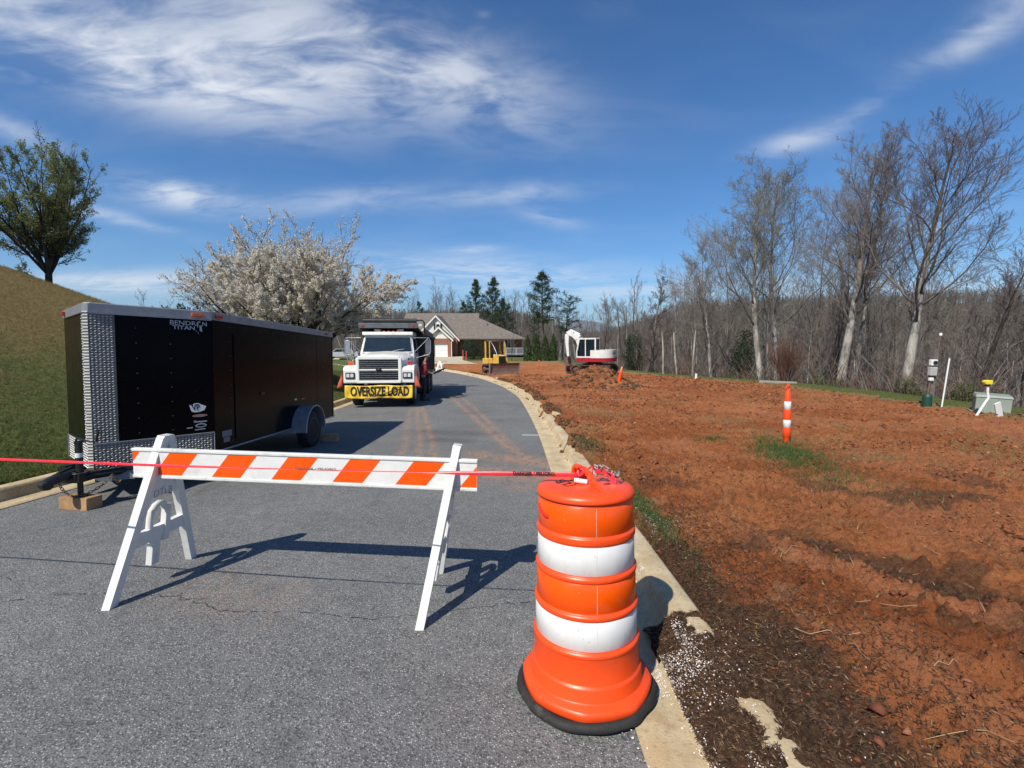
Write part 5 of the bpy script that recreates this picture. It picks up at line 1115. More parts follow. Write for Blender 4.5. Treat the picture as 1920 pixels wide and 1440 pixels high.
b = MB(); b.tube([(-.62, .0, 2.52), (.62, .0, 2.52), (.62, 1.0, 2.52), (-.62, 1.0, 2.52)], .045, 8, closed=True); b.tube([(-.6, .5, 2.52), (.6, .5, 2.52)], .03, 6); P_(b, 'cage_roof_frame', 'grey_paint')
b = MB(); b.box((0, .5, 2.56), (1.28, 1.05, .03)); P_(b, 'cage_roof', 'steel')
b = MB(); b.cbox((0, .55, 1.15), (.5, .5, .14), .04); b.cbox((0, .80, 1.45), (.5, .12, .55), .04); P_(b, 'seat', 'black_paint')
b = MB(); b.cbox((0, -.0, 1.48), (.5, .12, .3), .03); b.tube([(.15, .05, 1.5), (.18, .2, 1.75)], .015, 5); b.tube([(-.15, .05, 1.5), (-.18, .2, 1.72)], .015, 5); P_(b, 'control_console', 'black_paint')
b = MB(); prof = [(-1.62, .02), (-1.54, .25), (-1.52, .5), (-1.57, .72), (-1.66, .86), (-1.60, .86), (-1.50, .72), (-1.45, .5), (-1.47, .25), (-1.56, .02)]; b.prism(prof, -1.15, 1.15, 'yz'); bl = P_(b, 'blade', 'steel')
b = MB(); b.box((0, -1.63, .06), (2.32, .03, .14), (.25, 0, 0)); P_(b, 'cutting_edge', 'alu', bl)
b = MB(); b.box((0, -1.60, .44), (2.25, .015, .55), (-.04, 0, 0)); 
for s in (-1, 1): q = MB(); q.prism([(-1.64, .02), (-1.70, .86), (-1.50, .86), (-1.46, .02)], s*1.15, s*1.19, 'yz'); P_(q, 'end_bit', 'alu', bl)

# ================================================================ excavator
ex = empty('excavator', (6.0, 33.5, GH(5.75, 33.5)+.02), (-.02, 0, R(62)), 'white and red mini excavator with its boom folded, behind the dirt pile', 'excavator')
P_ = lambda b, n, m, par=ex, **k: b.build(n, M[m] if isinstance(m, str) else m, par, **k)
for s in (-1, 1): track(ex, s*.86, 2.9, .70, .42)
b = MB(); b.cbox((0, 0, .52), (1.3, 1.6, .4), .05); b.cyl((0, 0, .6), (0, 0, .88), .55, n=24); P_(b, 'undercarriage', 'steel')
b = MB(); b.prism([(1.75, .08), (1.86, .30), (1.84, .62), (1.76, .62), (1.78, .30), (1.68, .08)], -1.12, 1.12, 'yz'); bl = P_(b, 'dozer_blade', 'steel')
for s in (-1, 1): q = MB(); q.box((s*.4, 1.3, .42), (.12, 1.0, .14)); P_(q, 'blade_arm', 'steel', bl)
# upper structure: rounded tail
def rr_poly(x0, x1, y0, y1, r, n=8):
    P = []
    for cx, cy, a0 in ((x1-r, y1-.15, 0), (x0+r, y1-.15, PI/2)):
        for a in np.linspace(a0, a0+PI/2, 3): P.append((cx+.15*math.cos(a) + (r-.15 if a0 == 0 else -(r-.15)), cy+.15*math.sin(a)))
    for cx, a0 in ((x0+r, PI), (x1-r, 1.5*PI)):
        for a in np.linspace(a0, a0+PI/2, n): P.append((cx+r*math.cos(a), y0+r+r*math.sin(a)))
    return P
pl = rr_poly(-1.08, 1.08, -1.5, 1.05, .85)
b = MB(); b.prism(pl, .94, 1.20, 'xy'); P_(b, 'turret_skirt', 'ex_red', bevel=.04)
pl2 = rr_poly(-1.06, 1.06, -1.48, .1, .83)
b = MB(); b.prism(pl2, 1.205, 1.76, 'xy'); P_(b, 'engine_cover', 'ex_white', bevel=.14)
b = MB(); b.cbox((.50, .60, 1.42), (1.0, .85, .36), .06); P_(b, 'tank_cover', 'ex_white')
b = MB(); b.box((-.3, -1.487, 1.52), (.7, .02, .06)); b.box((.62, -1.30, 1.45), (.3, .02, .06), (0, 0, .55)); b.box((.55, -.2, 1.725), (.5, .5, .012)); P_(b, 'cover_vent', 'black_paint')
b = MB(); b.cyl((.3, -.6, 1.7), (.3, -.6, 1.95), .05, n=10); P_(b, 'exhaust_pipe', 'black_paint')
# cab (machine left side = -x), faces +y
b = MB(); cx0, cx1, cy0, cy1, cz0, cz1 = -1.06, -.10, -.42, 1.02, 1.24, 2.62
pc = [(cy0, cz0), (cy0, cz1-.02), (cy0+.06, cz1), (cy1-.30, cz1), (cy1-.18, cz1-.06), (cy1, 1.75), (cy1, cz0)]
b.prism([(cy0, cz1-.10), (cy0, cz1-.02), (cy0+.06, cz1), (cy1-.30, cz1), (cy1-.16, cz1-.10)], cx0, cx1, 'yz'); cabx = P_(b, 'cab_roof', 'ex_white', bevel=.03)
b = MB()
for x in (cx0+.04, cx1-.04):
    b.cbox((x, cy0+.05, (cz0+cz1)/2), (.09, .10, cz1-cz0-.05), .02); b.hexa([(x-.04, cy1-.06, 1.24), (x+.04, cy1-.06, 1.24), (x+.04, cy1, 1.24), (x-.04, cy1, 1.24)], [(x-.04, cy1-.06, 1.75), (x+.04, cy1-.06, 1.75), (x+.04, cy1, 1.75), (x-.04, cy1, 1.75)])
    b.hexa([(x-.04, cy1-.08, 1.73), (x+.04, cy1-.08, 1.73), (x+.04, cy1, 1.73), (x-.04, cy1, 1.73)], [(x-.04, cy1-.26, 2.54), (x+.04, cy1-.26, 2.54), (x+.04, cy1-.17, 2.54), (x-.04, cy1-.17, 2.54)])
b.box(((cx0+cx1)/2, cy0+.05, 1.72), (.9, .09, .10)); b.box(((cx0+cx1)/2, cy1-.03, 1.29), (.9, .055, .09)); b.box((cx0+.04, (cy0+cy1)/2, 1.28), (.09, 1.40, .10)); b.box((cx1-.04, (cy0+cy1)/2, 1.28), (.09, 1.40, .10)); b.cbox((cx0+.04, .35, 1.9), (.07, .07, 1.3), .01); P_(b, 'cab_frame', 'ex_white')
b = MB(); b.box((cx0+.05, (cy0+cy1)/2-.08, 1.93), (.02, 1.15, 1.22)); b.box(((cx0+cx1)/2, cy0+.045, 2.15), (.82, .02, .76)); b.box((cx1-.05, .25, 2.1), (.02, 1.1, .8)); b.hexa([(cx0+.08, cy1-.05, 1.3), (cx1-.08, cy1-.05, 1.3), (cx1-.08, cy1-.03, 1.3), (cx0+.08, cy1-.03, 1.3)], [(cx0+.08, cy1-.24, 2.5), (cx1-.08, cy1-.24, 2.5), (cx1-.08, cy1-.22, 2.5), (cx0+.08, cy1-.22, 2.5)]); P_(b, 'cab_glass', 'glass')
b = MB(); b.cbox((-.58, .05, 1.55), (.5, .5, .2), .05); b.cbox((-.58, -.2, 1.95), (.48, .14, .7), .05); P_(b, 'seat', 'black_paint')
# boom: up and folded, stick down
def beam(pts, w0, hs_, name, m, x=.0):
    b = MB(); n = len(pts)
    for i in range(n-1):
        p, q = Vector((0, *pts[i])), Vector((0, *pts[i+1])); d = (q-p).normalized(); u_ = Vector((0, -d.z, d.y)); h0, h1 = hs_[i]/2, hs_[i+1]/2
        V = []
        for c, h in ((p, h0), (q, h1)): V += [c+u_*h+Vector((x-w0/2, 0, 0)), c+u_*h+Vector((x+w0/2, 0, 0)), c-u_*h+Vector((x+w0/2, 0, 0)), c-u_*h+Vector((x-w0/2, 0, 0))]
        b.add(V, [(0, 1, 2, 3), (7, 6, 5, 4), (0, 4, 5, 1), (1, 5, 6, 2), (2, 6, 7, 3), (3, 7, 4, 0)])
    return P_(b, name, m, bevel=.015)
bm1 = beam([(.95, 1.25), (1.02, 2.0), (1.2, 2.60), (1.6, 2.92), (2.0, 3.0)], .26, [.42, .46, .50, .42, .30], 'boom', 'ex_white')
beam([(1.78, 3.14), (2.10, 2.94), (2.10, 2.2), (2.02, 1.30)], .20, [.24, .32, .24, .18], 'stick', 'ex_white')
b = MB(); b.tube([(.0, 1.45, 1.1), (0, 1.62, 2.2)], .06, 8); P_(b, 'hydraulic_ram', 'alu'); b = MB(); b.tube([(0, 1.12, 2.90), (0, 1.85, 3.24)], .06, 8); P_(b, 'hydraulic_ram', 'ex_white'); b = MB(); b.tube([(0, 2.30, 2.80), (0, 2.28, 1.5)], .045, 8); P_(b, 'hydraulic_ram', 'alu')
b = MB(); b.prism([(1.98, 1.22), (2.20, 1.25), (2.28, .9), (2.10, .45), (1.9, .35), (1.70, .55), (1.8, .62), (1.9, .75)], -.32, .32, 'yz'); P_(b, 'bucket', 'steel')
# ================================================================ dirt pile
g = np.linspace(-2.8, 2.8, 150); PX, PY = np.meshgrid(g, g); rad = np.hypot(PX/1.15, PY/.95)
hz = .98*np.exp(-(rad/1.12)**2)*(1+.22*(fbm(PX*1.5+9, PY*1.5, 201, 3)-.5))+.22*np.exp(-((PX+1.5)/.8)**2-((PY+.3)/.8)**2)
hz = hz+(hz > .04)*(.26*np.abs(fbm(PX*2.6, PY*2.6, 211, 4)-.5)*2*np.minimum(hz*2, 1)+.10*(fbm(PX*8, PY*8, 212, 2)-.5))-.06*sm((rad-1.7)/.8)
pile = grid_mesh('dirt_pile', PX, PY, hz, M['soil'], attrs={'clay': 0*PX, 'mulch': .45+.0*PX+.6*(fbm(PX*1.2, PY*1.2, 213)-.5), 'grassy': 0*PX}); pile.location = (4.15, 22.0, GH(4.15, 22)-.10); pile.rotation_euler = (-.055, 0, 0)
tag(pile, 'heap of lumpy brown earth dug up in front of the white excavator', 'dirt pile')
n = 420; a = rs.rand(n)*6.28; r = 1.9*np.sqrt(rs.rand(n)); px_, py_ = r*np.cos(a)*1.15, r*np.sin(a); ix = np.clip(((px_+2.8)/5.6*149).astype(int), 0, 149); iy = np.clip(((py_+2.8)/5.6*149).astype(int), 0, 149)
V, F = clods(np.stack([px_, py_, hz[iy, ix]+.01], 1), rs.uniform(.03, .13, n), rs, .8); o = np_mesh('earth_clods', V, F, bpy.data.materials['dark_clod'], pile); tag(o, kind='stuff')
# broken kerb chunks
for i, (x, y, s) in enumerate([(.62, 17.6, .35), (-.05, 21.6, .4), (-.35, 24.2, .3), (-1.55, 29.3, .5), (1.2, 12.4, .25)]):
    b = MB(); b.cbox((0, 0, .04), (.16, s, .10), .02); o = b.build('kerb_chunk', M['curb']); xx_ = float(xR(y))+.66; o.location = (xx_, y, float(zr(y))+.13); o.rotation_euler = (.1*i-.2, .15, .3*i-.4)
    tag(o, ['broken kerb piece on the soil level with the truck wheels', 'long broken kerb piece where the road starts to bend', 'small broken kerb piece beside the bend', 'farthest broken kerb piece near the bulldozer', 'nearest broken kerb piece among dark clods'][i], 'concrete chunk', 'broken kerb pieces')

# ================================================================ house
HX, HY, HZ = -7.33, 75.0, -1.72
ho = empty('brick_house', (HX, HY, HZ), (0, 0, 0), 'brick house with a brown shingle roof and white gables at the end of the road', 'house')
def brick():
    m = NM('brick_wall'); v = m.n('SeparateXYZ'); m.set(v.inputs[0], m.tc.outputs['Object']); c = m.n('CombineXYZ'); m.set(c.inputs[0], m.math('ADD', v.outputs[0], v.outputs[1])); m.set(c.inputs[1], v.outputs[2])
    t = m.n('TexBrick'); m.set(t.inputs['Vector'], c.outputs[0]); t.inputs['Scale'].default_value = 4.5; t.inputs['Color1'].default_value = (.25, .085, .045, 1); t.inputs['Color2'].default_value = (.36, .15, .08, 1); t.inputs['Mortar'].default_value = (.34, .26, .2, 1); t.inputs['Mortar Size'].default_value = .012
    return m.fin(m.mix(m.math('MULTIPLY', m.noise(.8, 5), .3), t.outputs[0], (.16, .06, .04)), .85)
M['brick'] = brick()
def shingle():
    m = NM('roof_shingle'); t = m.n('TexBrick'); m.set(t.inputs['Vector'], m.map(scale=(1, 1.4, 1))); t.inputs['Scale'].default_value = 2.2; t.inputs['Color1'].default_value = (.15, .128, .108, 1); t.inputs['Color2'].default_value = (.25, .215, .18, 1); t.inputs['Mortar'].default_value = (.09, .07, .055, 1); t.inputs['Mortar Size'].default_value = .01; t.offset = .5
    return m.fin(m.mix(m.ramp(m.noise(2.5, 6, .7), .35, .7), t.outputs[0], (.14, .11, .09)), .95, 0, m.bump(m.noise(12, 4), .4, .03))
M['shingle'] = shingle()
def siding():
    m = NM('white_siding'); w_ = m.n('TexWave'); w_.bands_direction = 'Z'; w_.wave_profile = 'SAW'; m.set(w_.inputs[0], m.tc.outputs['Object']); w_.inputs['Scale'].default_value = 2.4
    return m.fin((.74, .72, .62), .6, 0, m.bump(w_.outputs[1], .12, .01))
M['siding'] = siding(); M['house_trim'] = mat('cream_trim', (.78, .76, .68), .5, var=.04)
P_ = lambda b, n, m, par=ho, **k: b.build(n, M[m] if isinstance(m, str) else m, par, **k)
EV = 2.93
b = MB(); b.box((3.65, 7.0, EV/2-.6), (10.6, 10, EV+1.2)); b.box((-5.5, 5.5, EV/2-.3), (7.6, 11, EV+.6)); P_(b, 'main_wall', 'brick')
# main roof: hipped right end with a gablet
b = MB(); xe0, xe1, ye0, ye1, rz_, ry = -11.0, 9.45, -.55, 12.5, 7.2, 6.0; gx = 1.7; gz = 6.35; gy = .95
tE = (rz_-gz)/(rz_-EV); hipx = gx
front_gy = ry-(ry-ye0)*tE; back_gy = ry+(ye1-ry)*tE
b.add([(xe0, ye0, EV), (xe1, ye0, EV), (hipx, front_gy, gz), (hipx, ry, rz_), (xe0, ry, rz_)], [(0, 1, 2, 3, 4)])
b.add([(xe0, ye1, EV), (xe1, ye1, EV), (hipx, back_gy, gz), (hipx, ry, rz_), (xe0, ry, rz_)], [(4, 3, 2, 1, 0)])
b.add([(xe1, ye0, EV), (xe1, ye1, EV), (hipx, back_gy, gz), (hipx, front_gy, gz)], [(0, 1, 2, 3)]); b.add([(xe0, ye0, EV), (xe0, ry, rz_), (xe0, ye1, EV)], [(0, 1, 2)]); roof_h = P_(b, 'roof', 'shingle', fixn=False)
b = MB(); b.add([(hipx+.02, front_gy+.15, gz+.03), (hipx+.02, back_gy-.15, gz+.03), (hipx+.02, ry, rz_-.12)], [(0, 1, 2)]); P_(b, 'gablet', 'grey_paint', roof_h, fixn=False)
b = MB(); b.box(((xe0+xe1)/2, ye0-.05, EV-.09), (xe1-xe0, .10, .16)); b.box((xe1+.05, (ye0+ye1)/2, EV-.09), (.10, ye1-ye0, .16)); P_(b, 'gutter', mat('brown_gutter', (.20, .17, .14), .5), roof_h)
b = MB(); b.cyl((3.2, 2.6, 4.9), (3.2, 2.6, 5.4), .08, n=8); P_(b, 'roof_vent', 'grey_paint', roof_h)
def gable(name, xc, hw_, ybase, zb_, ht, yback, thick=.12, wall='siding'):
    r = MB(); o_ = .35; sl = ht/hw_; y0_ = ybase-.4
    for s in (-1, 1):
        e = (xc+s*(hw_+o_), zb_-o_*sl); r.hexa([(xc, y0_, zb_+ht), (e[0], y0_, e[1]), (e[0], yback, e[1]), (xc, yback, zb_+ht)], [(xc, y0_, zb_+ht+.14), (e[0], y0_, e[1]+.14), (e[0], yback, e[1]+.14), (xc, yback, zb_+ht+.14)])
    g_ = P_(r, name+'_roof', 'shingle')
    w2 = MB(); w2.add([(xc-hw_, ybase, zb_), (xc+hw_, ybase, zb_), (xc, ybase, zb_+ht)], [(0, 1, 2)]); P_(w2, name+'_siding', wall, g_, fixn=False)
    t_ = MB()
    for s in (-1, 1):
        e = (xc+s*(hw_+o_), zb_-o_*sl); dx_ = .0; t_.hexa([(xc, y0_-.05, zb_+ht-.20), (e[0], y0_-.05, e[1]-.20), (e[0], y0_-.003, e[1]-.20), (xc, y0_-.003, zb_+ht-.20)], [(xc, y0_-.05, zb_+ht+.10), (e[0], y0_-.05, e[1]+.10), (e[0], y0_-.003, e[1]+.10), (xc, y0_-.003, zb_+ht+.10)])
    P_(t_, name+'_fascia', 'house_trim', g_); return g_
big = gable('large_gable', -4.65, 3.35, -1.2, 2.95, 3.5, 6.0)
b = MB(); b.box((-4.65, -.6, 1.47), (6.6, 1.2, 2.95)); P_(b, 'wing_wall', 'brick')
sml = gable('garage_gable', -3.95, 1.90, -3.0, 2.90, 1.72, -1.0)
b = MB(); b.box((-5.30, -2.0, 1.45), (1.12, 2.0, 2.9)); b.box((-2.32, -2.0, 1.45), (.62, 2.0, 2.9)); b.box((-3.68, -2.0, 2.52), (2.13, 2.0, .76)); P_(b, 'garage_wall', 'brick')
b = MB(); b.box((-3.69, -2.75, 1.07), (2.16, .06, 2.13)); gd = P_(b, 'garage_door', 'white_paint')
b = MB()
for k in range(1, 4): b.box((-3.69, -2.785, .53*k), (2.1, .006, .02))
P_(b, 'door_groove', 'meter', gd)
b = MB(); b.box((-2.02, -3.03, 1.45), (.09, .08, 2.8)); P_(b, 'downpipe', 'house_trim')
b = MB(); b.lathe([(.0001, 0), (.26, 0), (.28, -.03), (.22, -.05)], (-3.85, -3.03, 3.85), 20, ax='y'); P_(b, 'gable_vent', 'meter', sml)
def win(xc, zc, w_, h_, y, n=2, shut=False, par=ho):
    b = MB(); b.box((xc, y-.03, zc), (w_, .05, h_)); f = P_(b, 'window', 'glass', par)
    b = MB()
    for i in range(n+1): b.box((xc-w_/2+w_*i/n, y-.08, zc), (.09, .06, h_+.1))
    for z in (-h_/2, h_/2): b.box((xc, y-.082, zc+z), (w_+.1, .06, .10))
    P_(b, 'window_frame', 'house_trim', f)
    if shut:
        for s in (-1, 1): b = MB(); b.box((xc+s*(w_/2+.22), y-.06, zc), (.26, .05, h_+.1)); P_(b, 'shutter', 'text_black', f)
win(-4.35, 4.72, .62, .9, -1.2, 1, True, big); win(-.15, 1.5, .75, 2.1, 2.0, 1); win(6.9, 2.0, 1.5, 1.55, 2.0, 3)
b = MB(); b.box((3.65, .7, EV-.12), (10.4, 2.5, .08)); P_(b, 'porch_ceiling', 'house_trim')
b = MB(); b.box((8.0, -1.25, .38), (3.2, 2.5, .22)); dk_ = P_(b, 'deck', 'grey_paint')
b = MB(); 
for z in (.50, 1.42): b.box((8.0, -2.47, z), (3.2, .07, .07))
for k in range(26): b.box((6.45+k*.124, -2.47, .96), (.035, .03, .88))
for x in (6.42, 8.0, 9.58): b.box((x, -2.47, .9), (.11, .11, 1.1))
P_(b, 'deck_railing', mat('weathered_white', (.46, .47, .48), .6), dk_)
for x in (6.5, 9.5): b = MB(); b.box((x, -2.4, -.75), (.15, .15, 2.1)); P_(b, 'deck_post', 'post_wood', dk_)
b = MB(); b.box((8.0, .2-.3, -.9), (3.0, .1, 2.3)); P_(b, 'under_deck_shade', 'text_black')  # black sheet standing in for the shade below the deck

# ================================================================ small things far and near
def thing(b, name, m, label, cat, loc=(0, 0, 0), rot=(0, 0, 0), group=None):
    o = b.build(name, M[m] if isinstance(m, str) else m); o.location = loc; o.rotation_euler = rot; return tag(o, label, cat, group)
# far white folding barricade
fb = empty('folding_barricade', (-6.75, 43.6, float(zr(43.6))), (0, 0, R(-12)), 'small white folding barricade standing far off where the driveway begins', 'barricade')
for s in (-1, 1): b = MB(); b.hexa([(-.36, s*.30-.02, 0), (.36-.60, s*.30-.02, 0), (.36-.60, s*.30+.02, 0), (-.36, s*.30+.02, 0)], [(-.06, -.02, 1.0), (.06, -.02, 1.0), (.06, .02, 1.0), (-.06, .02, 1.0)]); b.hexa([(.24, s*.30-.02, 0), (.36, s*.30-.02, 0), (.36, s*.30+.02, 0), (.24, s*.30+.02, 0)], [(-.06, -.02, 1.0), (.06, -.02, 1.0), (.06, .02, 1.0), (-.06, .02, 1.0)]); b.box((0, s*.12, .60), (.5, .03, .22)); b.box((0, s*.25, .22), (.6, .03, .07)); b.build('panel', M['white_plastic'], fb)
for i, (x, h_) in enumerate(((-6.55, 1.35), (-6.15, 1.25))): b = MB(); b.box((0, 0, h_/2), (.12, .08, h_)); b.box((0, 0, h_), (.16, .12, .1)); thing(b, 'marker_post', mat('red_post', (.50, .05, .04), .6) if i == 0 else bpy.data.materials['red_post'], ['taller red marker post left of the bush by the house', 'shorter red marker post touching the bush by the house'][i], 'marker post', (x, 62, Hn(x, 62)), (0, .04*i, 0), 'red marker posts')
b = MB(); b.cyl((0, 0, 0), (0, 0, 1.0), .022, n=8); b.box((.03, 0, .92), (.14, .02, .14)); thing(b, 'survey_stake', 'flag', 'thin orange survey stake between bulldozer and excavator', 'stake', (2.1, 36.5, GH(2.1, 36.5)))
# utility cluster on the right edge
def gz_(x, y): return float(Hn(x, y))+.10
up = empty('meter_pedestal', (12.62, 13.9, gz_(12.62, 13.9)), (0, .015, 0), 'wooden utility post with a grey meter box and green base on the field edge', 'utility post')
b = MB(); b.box((.0, 0, .85), (.13, .13, 1.7)); b.build('post', M['post_wood'], up); b = MB(); b.cyl((.08, 0, 1.5), (.12, 0, 2.12), .022, n=8); b.build('conduit', M['steel'], up); b = MB(); b.lathe([(.03, 2.09), (.045, 2.13), (.03, 2.17), (0, 2.18)], (.12, 0, 0), 12); b.build('cap_light', M['white_paint'], up)
b = MB(); b.cbox((-.10, -.10, 1.30), (.18, .10, .18), .015); mt = b.build('meter_box', M['white_paint'], up); b = MB(); b.cyl((-.10, -.155, 1.30), (-.10, -.19, 1.30), .055, n=14); b.build('dial', M['glass'], mt)
b = MB(); b.cbox((-.10, -.10, 1.04), (.20, .12, .26), .02); b.build('breaker_box', M['meter'], up); b = MB(); b.cbox((-.12, -.10, .80), (.12, .08, .10), .02); b.build('cable_sleeve', M['white_paint'], up); b = MB(); b.cyl((-.14, -.06, .3), (-.12, -.08, .76), .03, n=8); b.build('cable', M['steel'], up)
b = MB(); b.lathe([(.13, -.1), (.12, .24), (.11, .33), (.06, .36)], (-.12, -.05, 0), 18); b.build('green_base', M['dk_green'], up)
b = MB(); b.cyl((0, 0, -.1), (.10, 0, 1.42), .021, n=12); thing(b, 'white_pipe', 'white_paint', 'plain white plastic pipe standing beside the meter post', 'pipe', (12.72, 13.6, gz_(12.72, 13.6)))
tbx = empty('transformer_box', (12.98, 12.45, gz_(12.98, 12.45)-.06), (0, .03, R(-38)), 'low pale green utility transformer box on the right edge of the field', 'transformer box')
tbx.scale = (.72, .72, .80); b = MB(); b.cbox((0, 0, .28), (.95, .75, .56), .02); b.build('cabinet', M['box_green'], tbx); b = MB(); b.hexa([(-.50, -.40, .565), (.50, -.40, .565), (.50, .40, .565), (-.50, .40, .565)], [(-.47, -.34, .63), (.47, -.34, .63), (.47, .38, .66), (-.47, .38, .66)]); b.build('lid', M['box_green'], tbx); b = MB(); b.box((0, .0, .02), (1.15, .95, .06)); b.build('pad', M['conc_blk'], tbx)
b = MB(); b.box((.12, -.378, .3), (.004, .006, .5)); b.build('door_seam', M['text_black'], tbx)
pv = empty('laser_level', (12.10, 11.75, gz_(12.1, 11.75)-.05), (0, 0, 0), 'yellow levelling instrument on a crooked white pipe in front of the green box', 'instrument')
b = MB(); b.tube([(-.20, 0, 0), (.02, 0, .40), (.07, 0, .48), (.03, 0, .62), (.02, 0, .78)], .028, 10); b.build('pipe_stand', M['white_paint'], pv); b = MB(); b.cyl((.02, 0, .78), (.02, 0, .82), .05, n=12); b.build('collar', M['text_black'], pv); b = MB(); b.cbox((.01, 0, .88), (.16, .12, .11), .02); b.cbox((-.08, 0, .90), (.08, .06, .05), .01); b.build('instrument_head', M['lt_yellow'], pv)
b = MB(); b.box((0, 0, .22), (.16, .03, .44), (.15, -.42, 0)); thing(b, 'white_board', 'white_paint', 'small white board leaning against the green utility box', 'board', (12.30, 11.6, gz_(12.3, 11.6)-.10))
b = MB(); b.cyl((0, 0, 0), (0, 0, .32), .07, n=14); thing(b, 'pipe_stub', 'white_paint', 'short white pipe stub in the grass strip below the leafless trees', 'pipe', (10.95, 27.5, gz_(11.5, 27.5)))
b = MB(); b.cbox((0, 0, .03), (1.7, .40, .14), .03); thing(b, 'concrete_slab', 'conc_blk', 'low pale concrete slab on the edge below the reddish shrub', 'concrete slab', (13.75, 23.9, gz_(13.75, 23.9)), (0, 0, R(-30)))
# parked car far left
car = empty('parked_car', (-23.6, 64.5, float(Hn(-23.6, 64.5))+.0), (0, 0, R(10)), 'pale silver car half hidden behind the black trailer', 'car')
b = MB(); b.prism([(-2.2, .35), (-2.25, .75), (-2.0, .92), (-1.2, 1.0), (-.6, 1.45), (.9, 1.48), (1.7, 1.02), (2.2, .95), (2.3, .4)], -.85, .85, 'xz'); b.build('body', mat('silver_car_paint', (.62, .64, .66), .3, .3, coat=.6), car, bevel=.05)
for s in (-1, 1): b = MB(); b.add([(-1.05, s*.86, 1.02), (1.45, s*.86, 1.05), (.85, s*.86, 1.40), (-.55, s*.86, 1.38)], [(0, 1, 2, 3)]); b.build('side_window', M['glass'], car, fixn=False)
for x in (-1.4, 1.45):
    for s in (-1, 1): b = MB(); b.lathe([(.0001, -.1), (.33, -.1), (.33, .1), (.0001, .1)], (x, s*.80, .33), 20, ax='y'); wq = b.build('tyre', M['tyre'], car); b = MB(); b.lathe([(.0001, s*.11), (.2, s*.11)], (x, s*.80, .33), 16, ax='y'); b.build('rim', M['alu'], wq)
b = MB(); b.box((-2.22, 0, .75), (.06, 1.4, .14)); b.build('tail_lamp', M['red_lens'], car)
# ================================================================ trees
def segs_mesh(name, A, B, ra, rb, m, parent=None, n=4, midx=None):
    """tapered open prisms, one per segment, as one mesh"""
    A = np.asarray(A, float); B = np.asarray(B, float); ra = np.asarray(ra, float); rb = np.asarray(rb, float)
    d = B-A; L = np.linalg.norm(d, axis=1)[:, None]+1e-9; d = d/L; t = np.where(np.abs(d[:, 2:3]) < .9, np.array([[0, 0, 1.]]), np.array([[1., 0, 0]]))
    u = np.cross(d, t); u /= np.linalg.norm(u, axis=1)[:, None]+1e-9; v = np.cross(d, u); V = []
    for P, r in ((A, ra), (B+d*rb[:, None]*.3, rb)):
        for k in range(n): a = 2*PI*k/n; V.append(P+(u*math.cos(a)+v*math.sin(a))*r[:, None])
    V = np.stack(V, 1).reshape(-1, 3); i = np.arange(len(A))[:, None]*2*n
    F = np.concatenate([np.stack([i[:, 0]+k, i[:, 0]+(k+1) % n, i[:, 0]+n+(k+1) % n, i[:, 0]+n+k], 1) for k in range(n)], 0)
    mi = np.tile(midx, n) if midx is not None else None
    return np_mesh(name, V, F, m, parent, smooth=(n >= 5), midx=mi)
class Tree:
    def __init__(s, seed): s.r = random.Random(seed); s.S = {0: [], 1: [], 2: [], 3: [], 4: []}; s.tips = []
    def branch(s, p, d, L, r, lv, P):
        """P: per level dict(n=segments, curv, up, kids, ang, ratio, t0, rk)"""
        c = P[lv]; n = c['n']; rg = s.r; d = Vector(d).normalized(); p = Vector(p); pts = [p.copy()]; dirs = [d.copy()]; rad = []
        for i in range(n):
            d = (d+Vector((rg.gauss(0, c['curv']), rg.gauss(0, c['curv']), rg.gauss(0, c['curv'])*.7+c['up']/n))).normalized()
            p = p+d*(L/n); pts.append(p.copy()); dirs.append(d.copy())
        for i in range(n+1): rad.append(r*(1-(1-c.get('tip', .25))*i/n))
        for i in range(n): s.S[lv].append((pts[i], pts[i+1], rad[i], rad[i+1]))
        if lv+1 not in P or 'kids' not in c: s.tips.append((pts[-1], dirs[-1], lv)); return pts, rad
        K = c['kids']; t0 = c.get('t0', .3)
        for k in range(K):
            t = t0+(1-t0)*(k+rg.random())/K; f = t*n; i = min(int(f), n-1); q = pts[i].lerp(pts[i+1], f-i); dd = dirs[i+1]
            az = k*2.399+rg.random()*.8; a = c['ang']*rg.uniform(.7, 1.25); ax = dd.orthogonal().normalized(); side = (Matrix.Rotation(az, 3, dd) @ ax)
            nd = (dd*math.cos(a)+side*math.sin(a)).normalized(); nL = L*c['ratio']*rg.uniform(.65, 1.15)*(1-c.get('fall', .45)*(t-t0)/(1-t0+1e-6)); 
            s.branch(q, nd, nL, max(rad[i]*c.get('rk', .5), P[lv+1].get('rmin', .004)), lv+1, P)
        s.tips.append((pts[-1], dirs[-1], lv)); return pts, rad
    def arrays(s, lvs):
        L = sum([s.S[l] for l in lvs], []); return [np.array([list(x[0]) for x in L]), np.array([list(x[1]) for x in L]), np.array([x[2] for x in L]), np.array([x[3] for x in L])]
def bark(name, a, b_, sc_=3, patch=None, grad=None):
    m = NM(name); n = m.noise(sc_, 7, .7, .3, m.map(scale=(1, 1, .3))); c = m.mix(m.ramp(n, .36, .64), a, b_)
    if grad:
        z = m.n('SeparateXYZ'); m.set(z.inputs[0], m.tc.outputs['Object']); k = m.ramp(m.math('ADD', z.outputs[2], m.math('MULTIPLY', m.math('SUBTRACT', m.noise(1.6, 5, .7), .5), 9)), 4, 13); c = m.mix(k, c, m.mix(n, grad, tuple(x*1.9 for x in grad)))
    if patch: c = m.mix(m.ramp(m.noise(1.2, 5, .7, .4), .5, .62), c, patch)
    return m.fin(c, .9, 0, m.bump(m.noise(9, 6, .7, .3, m.map(scale=(1, 1, .25))), .8, .03), .15)
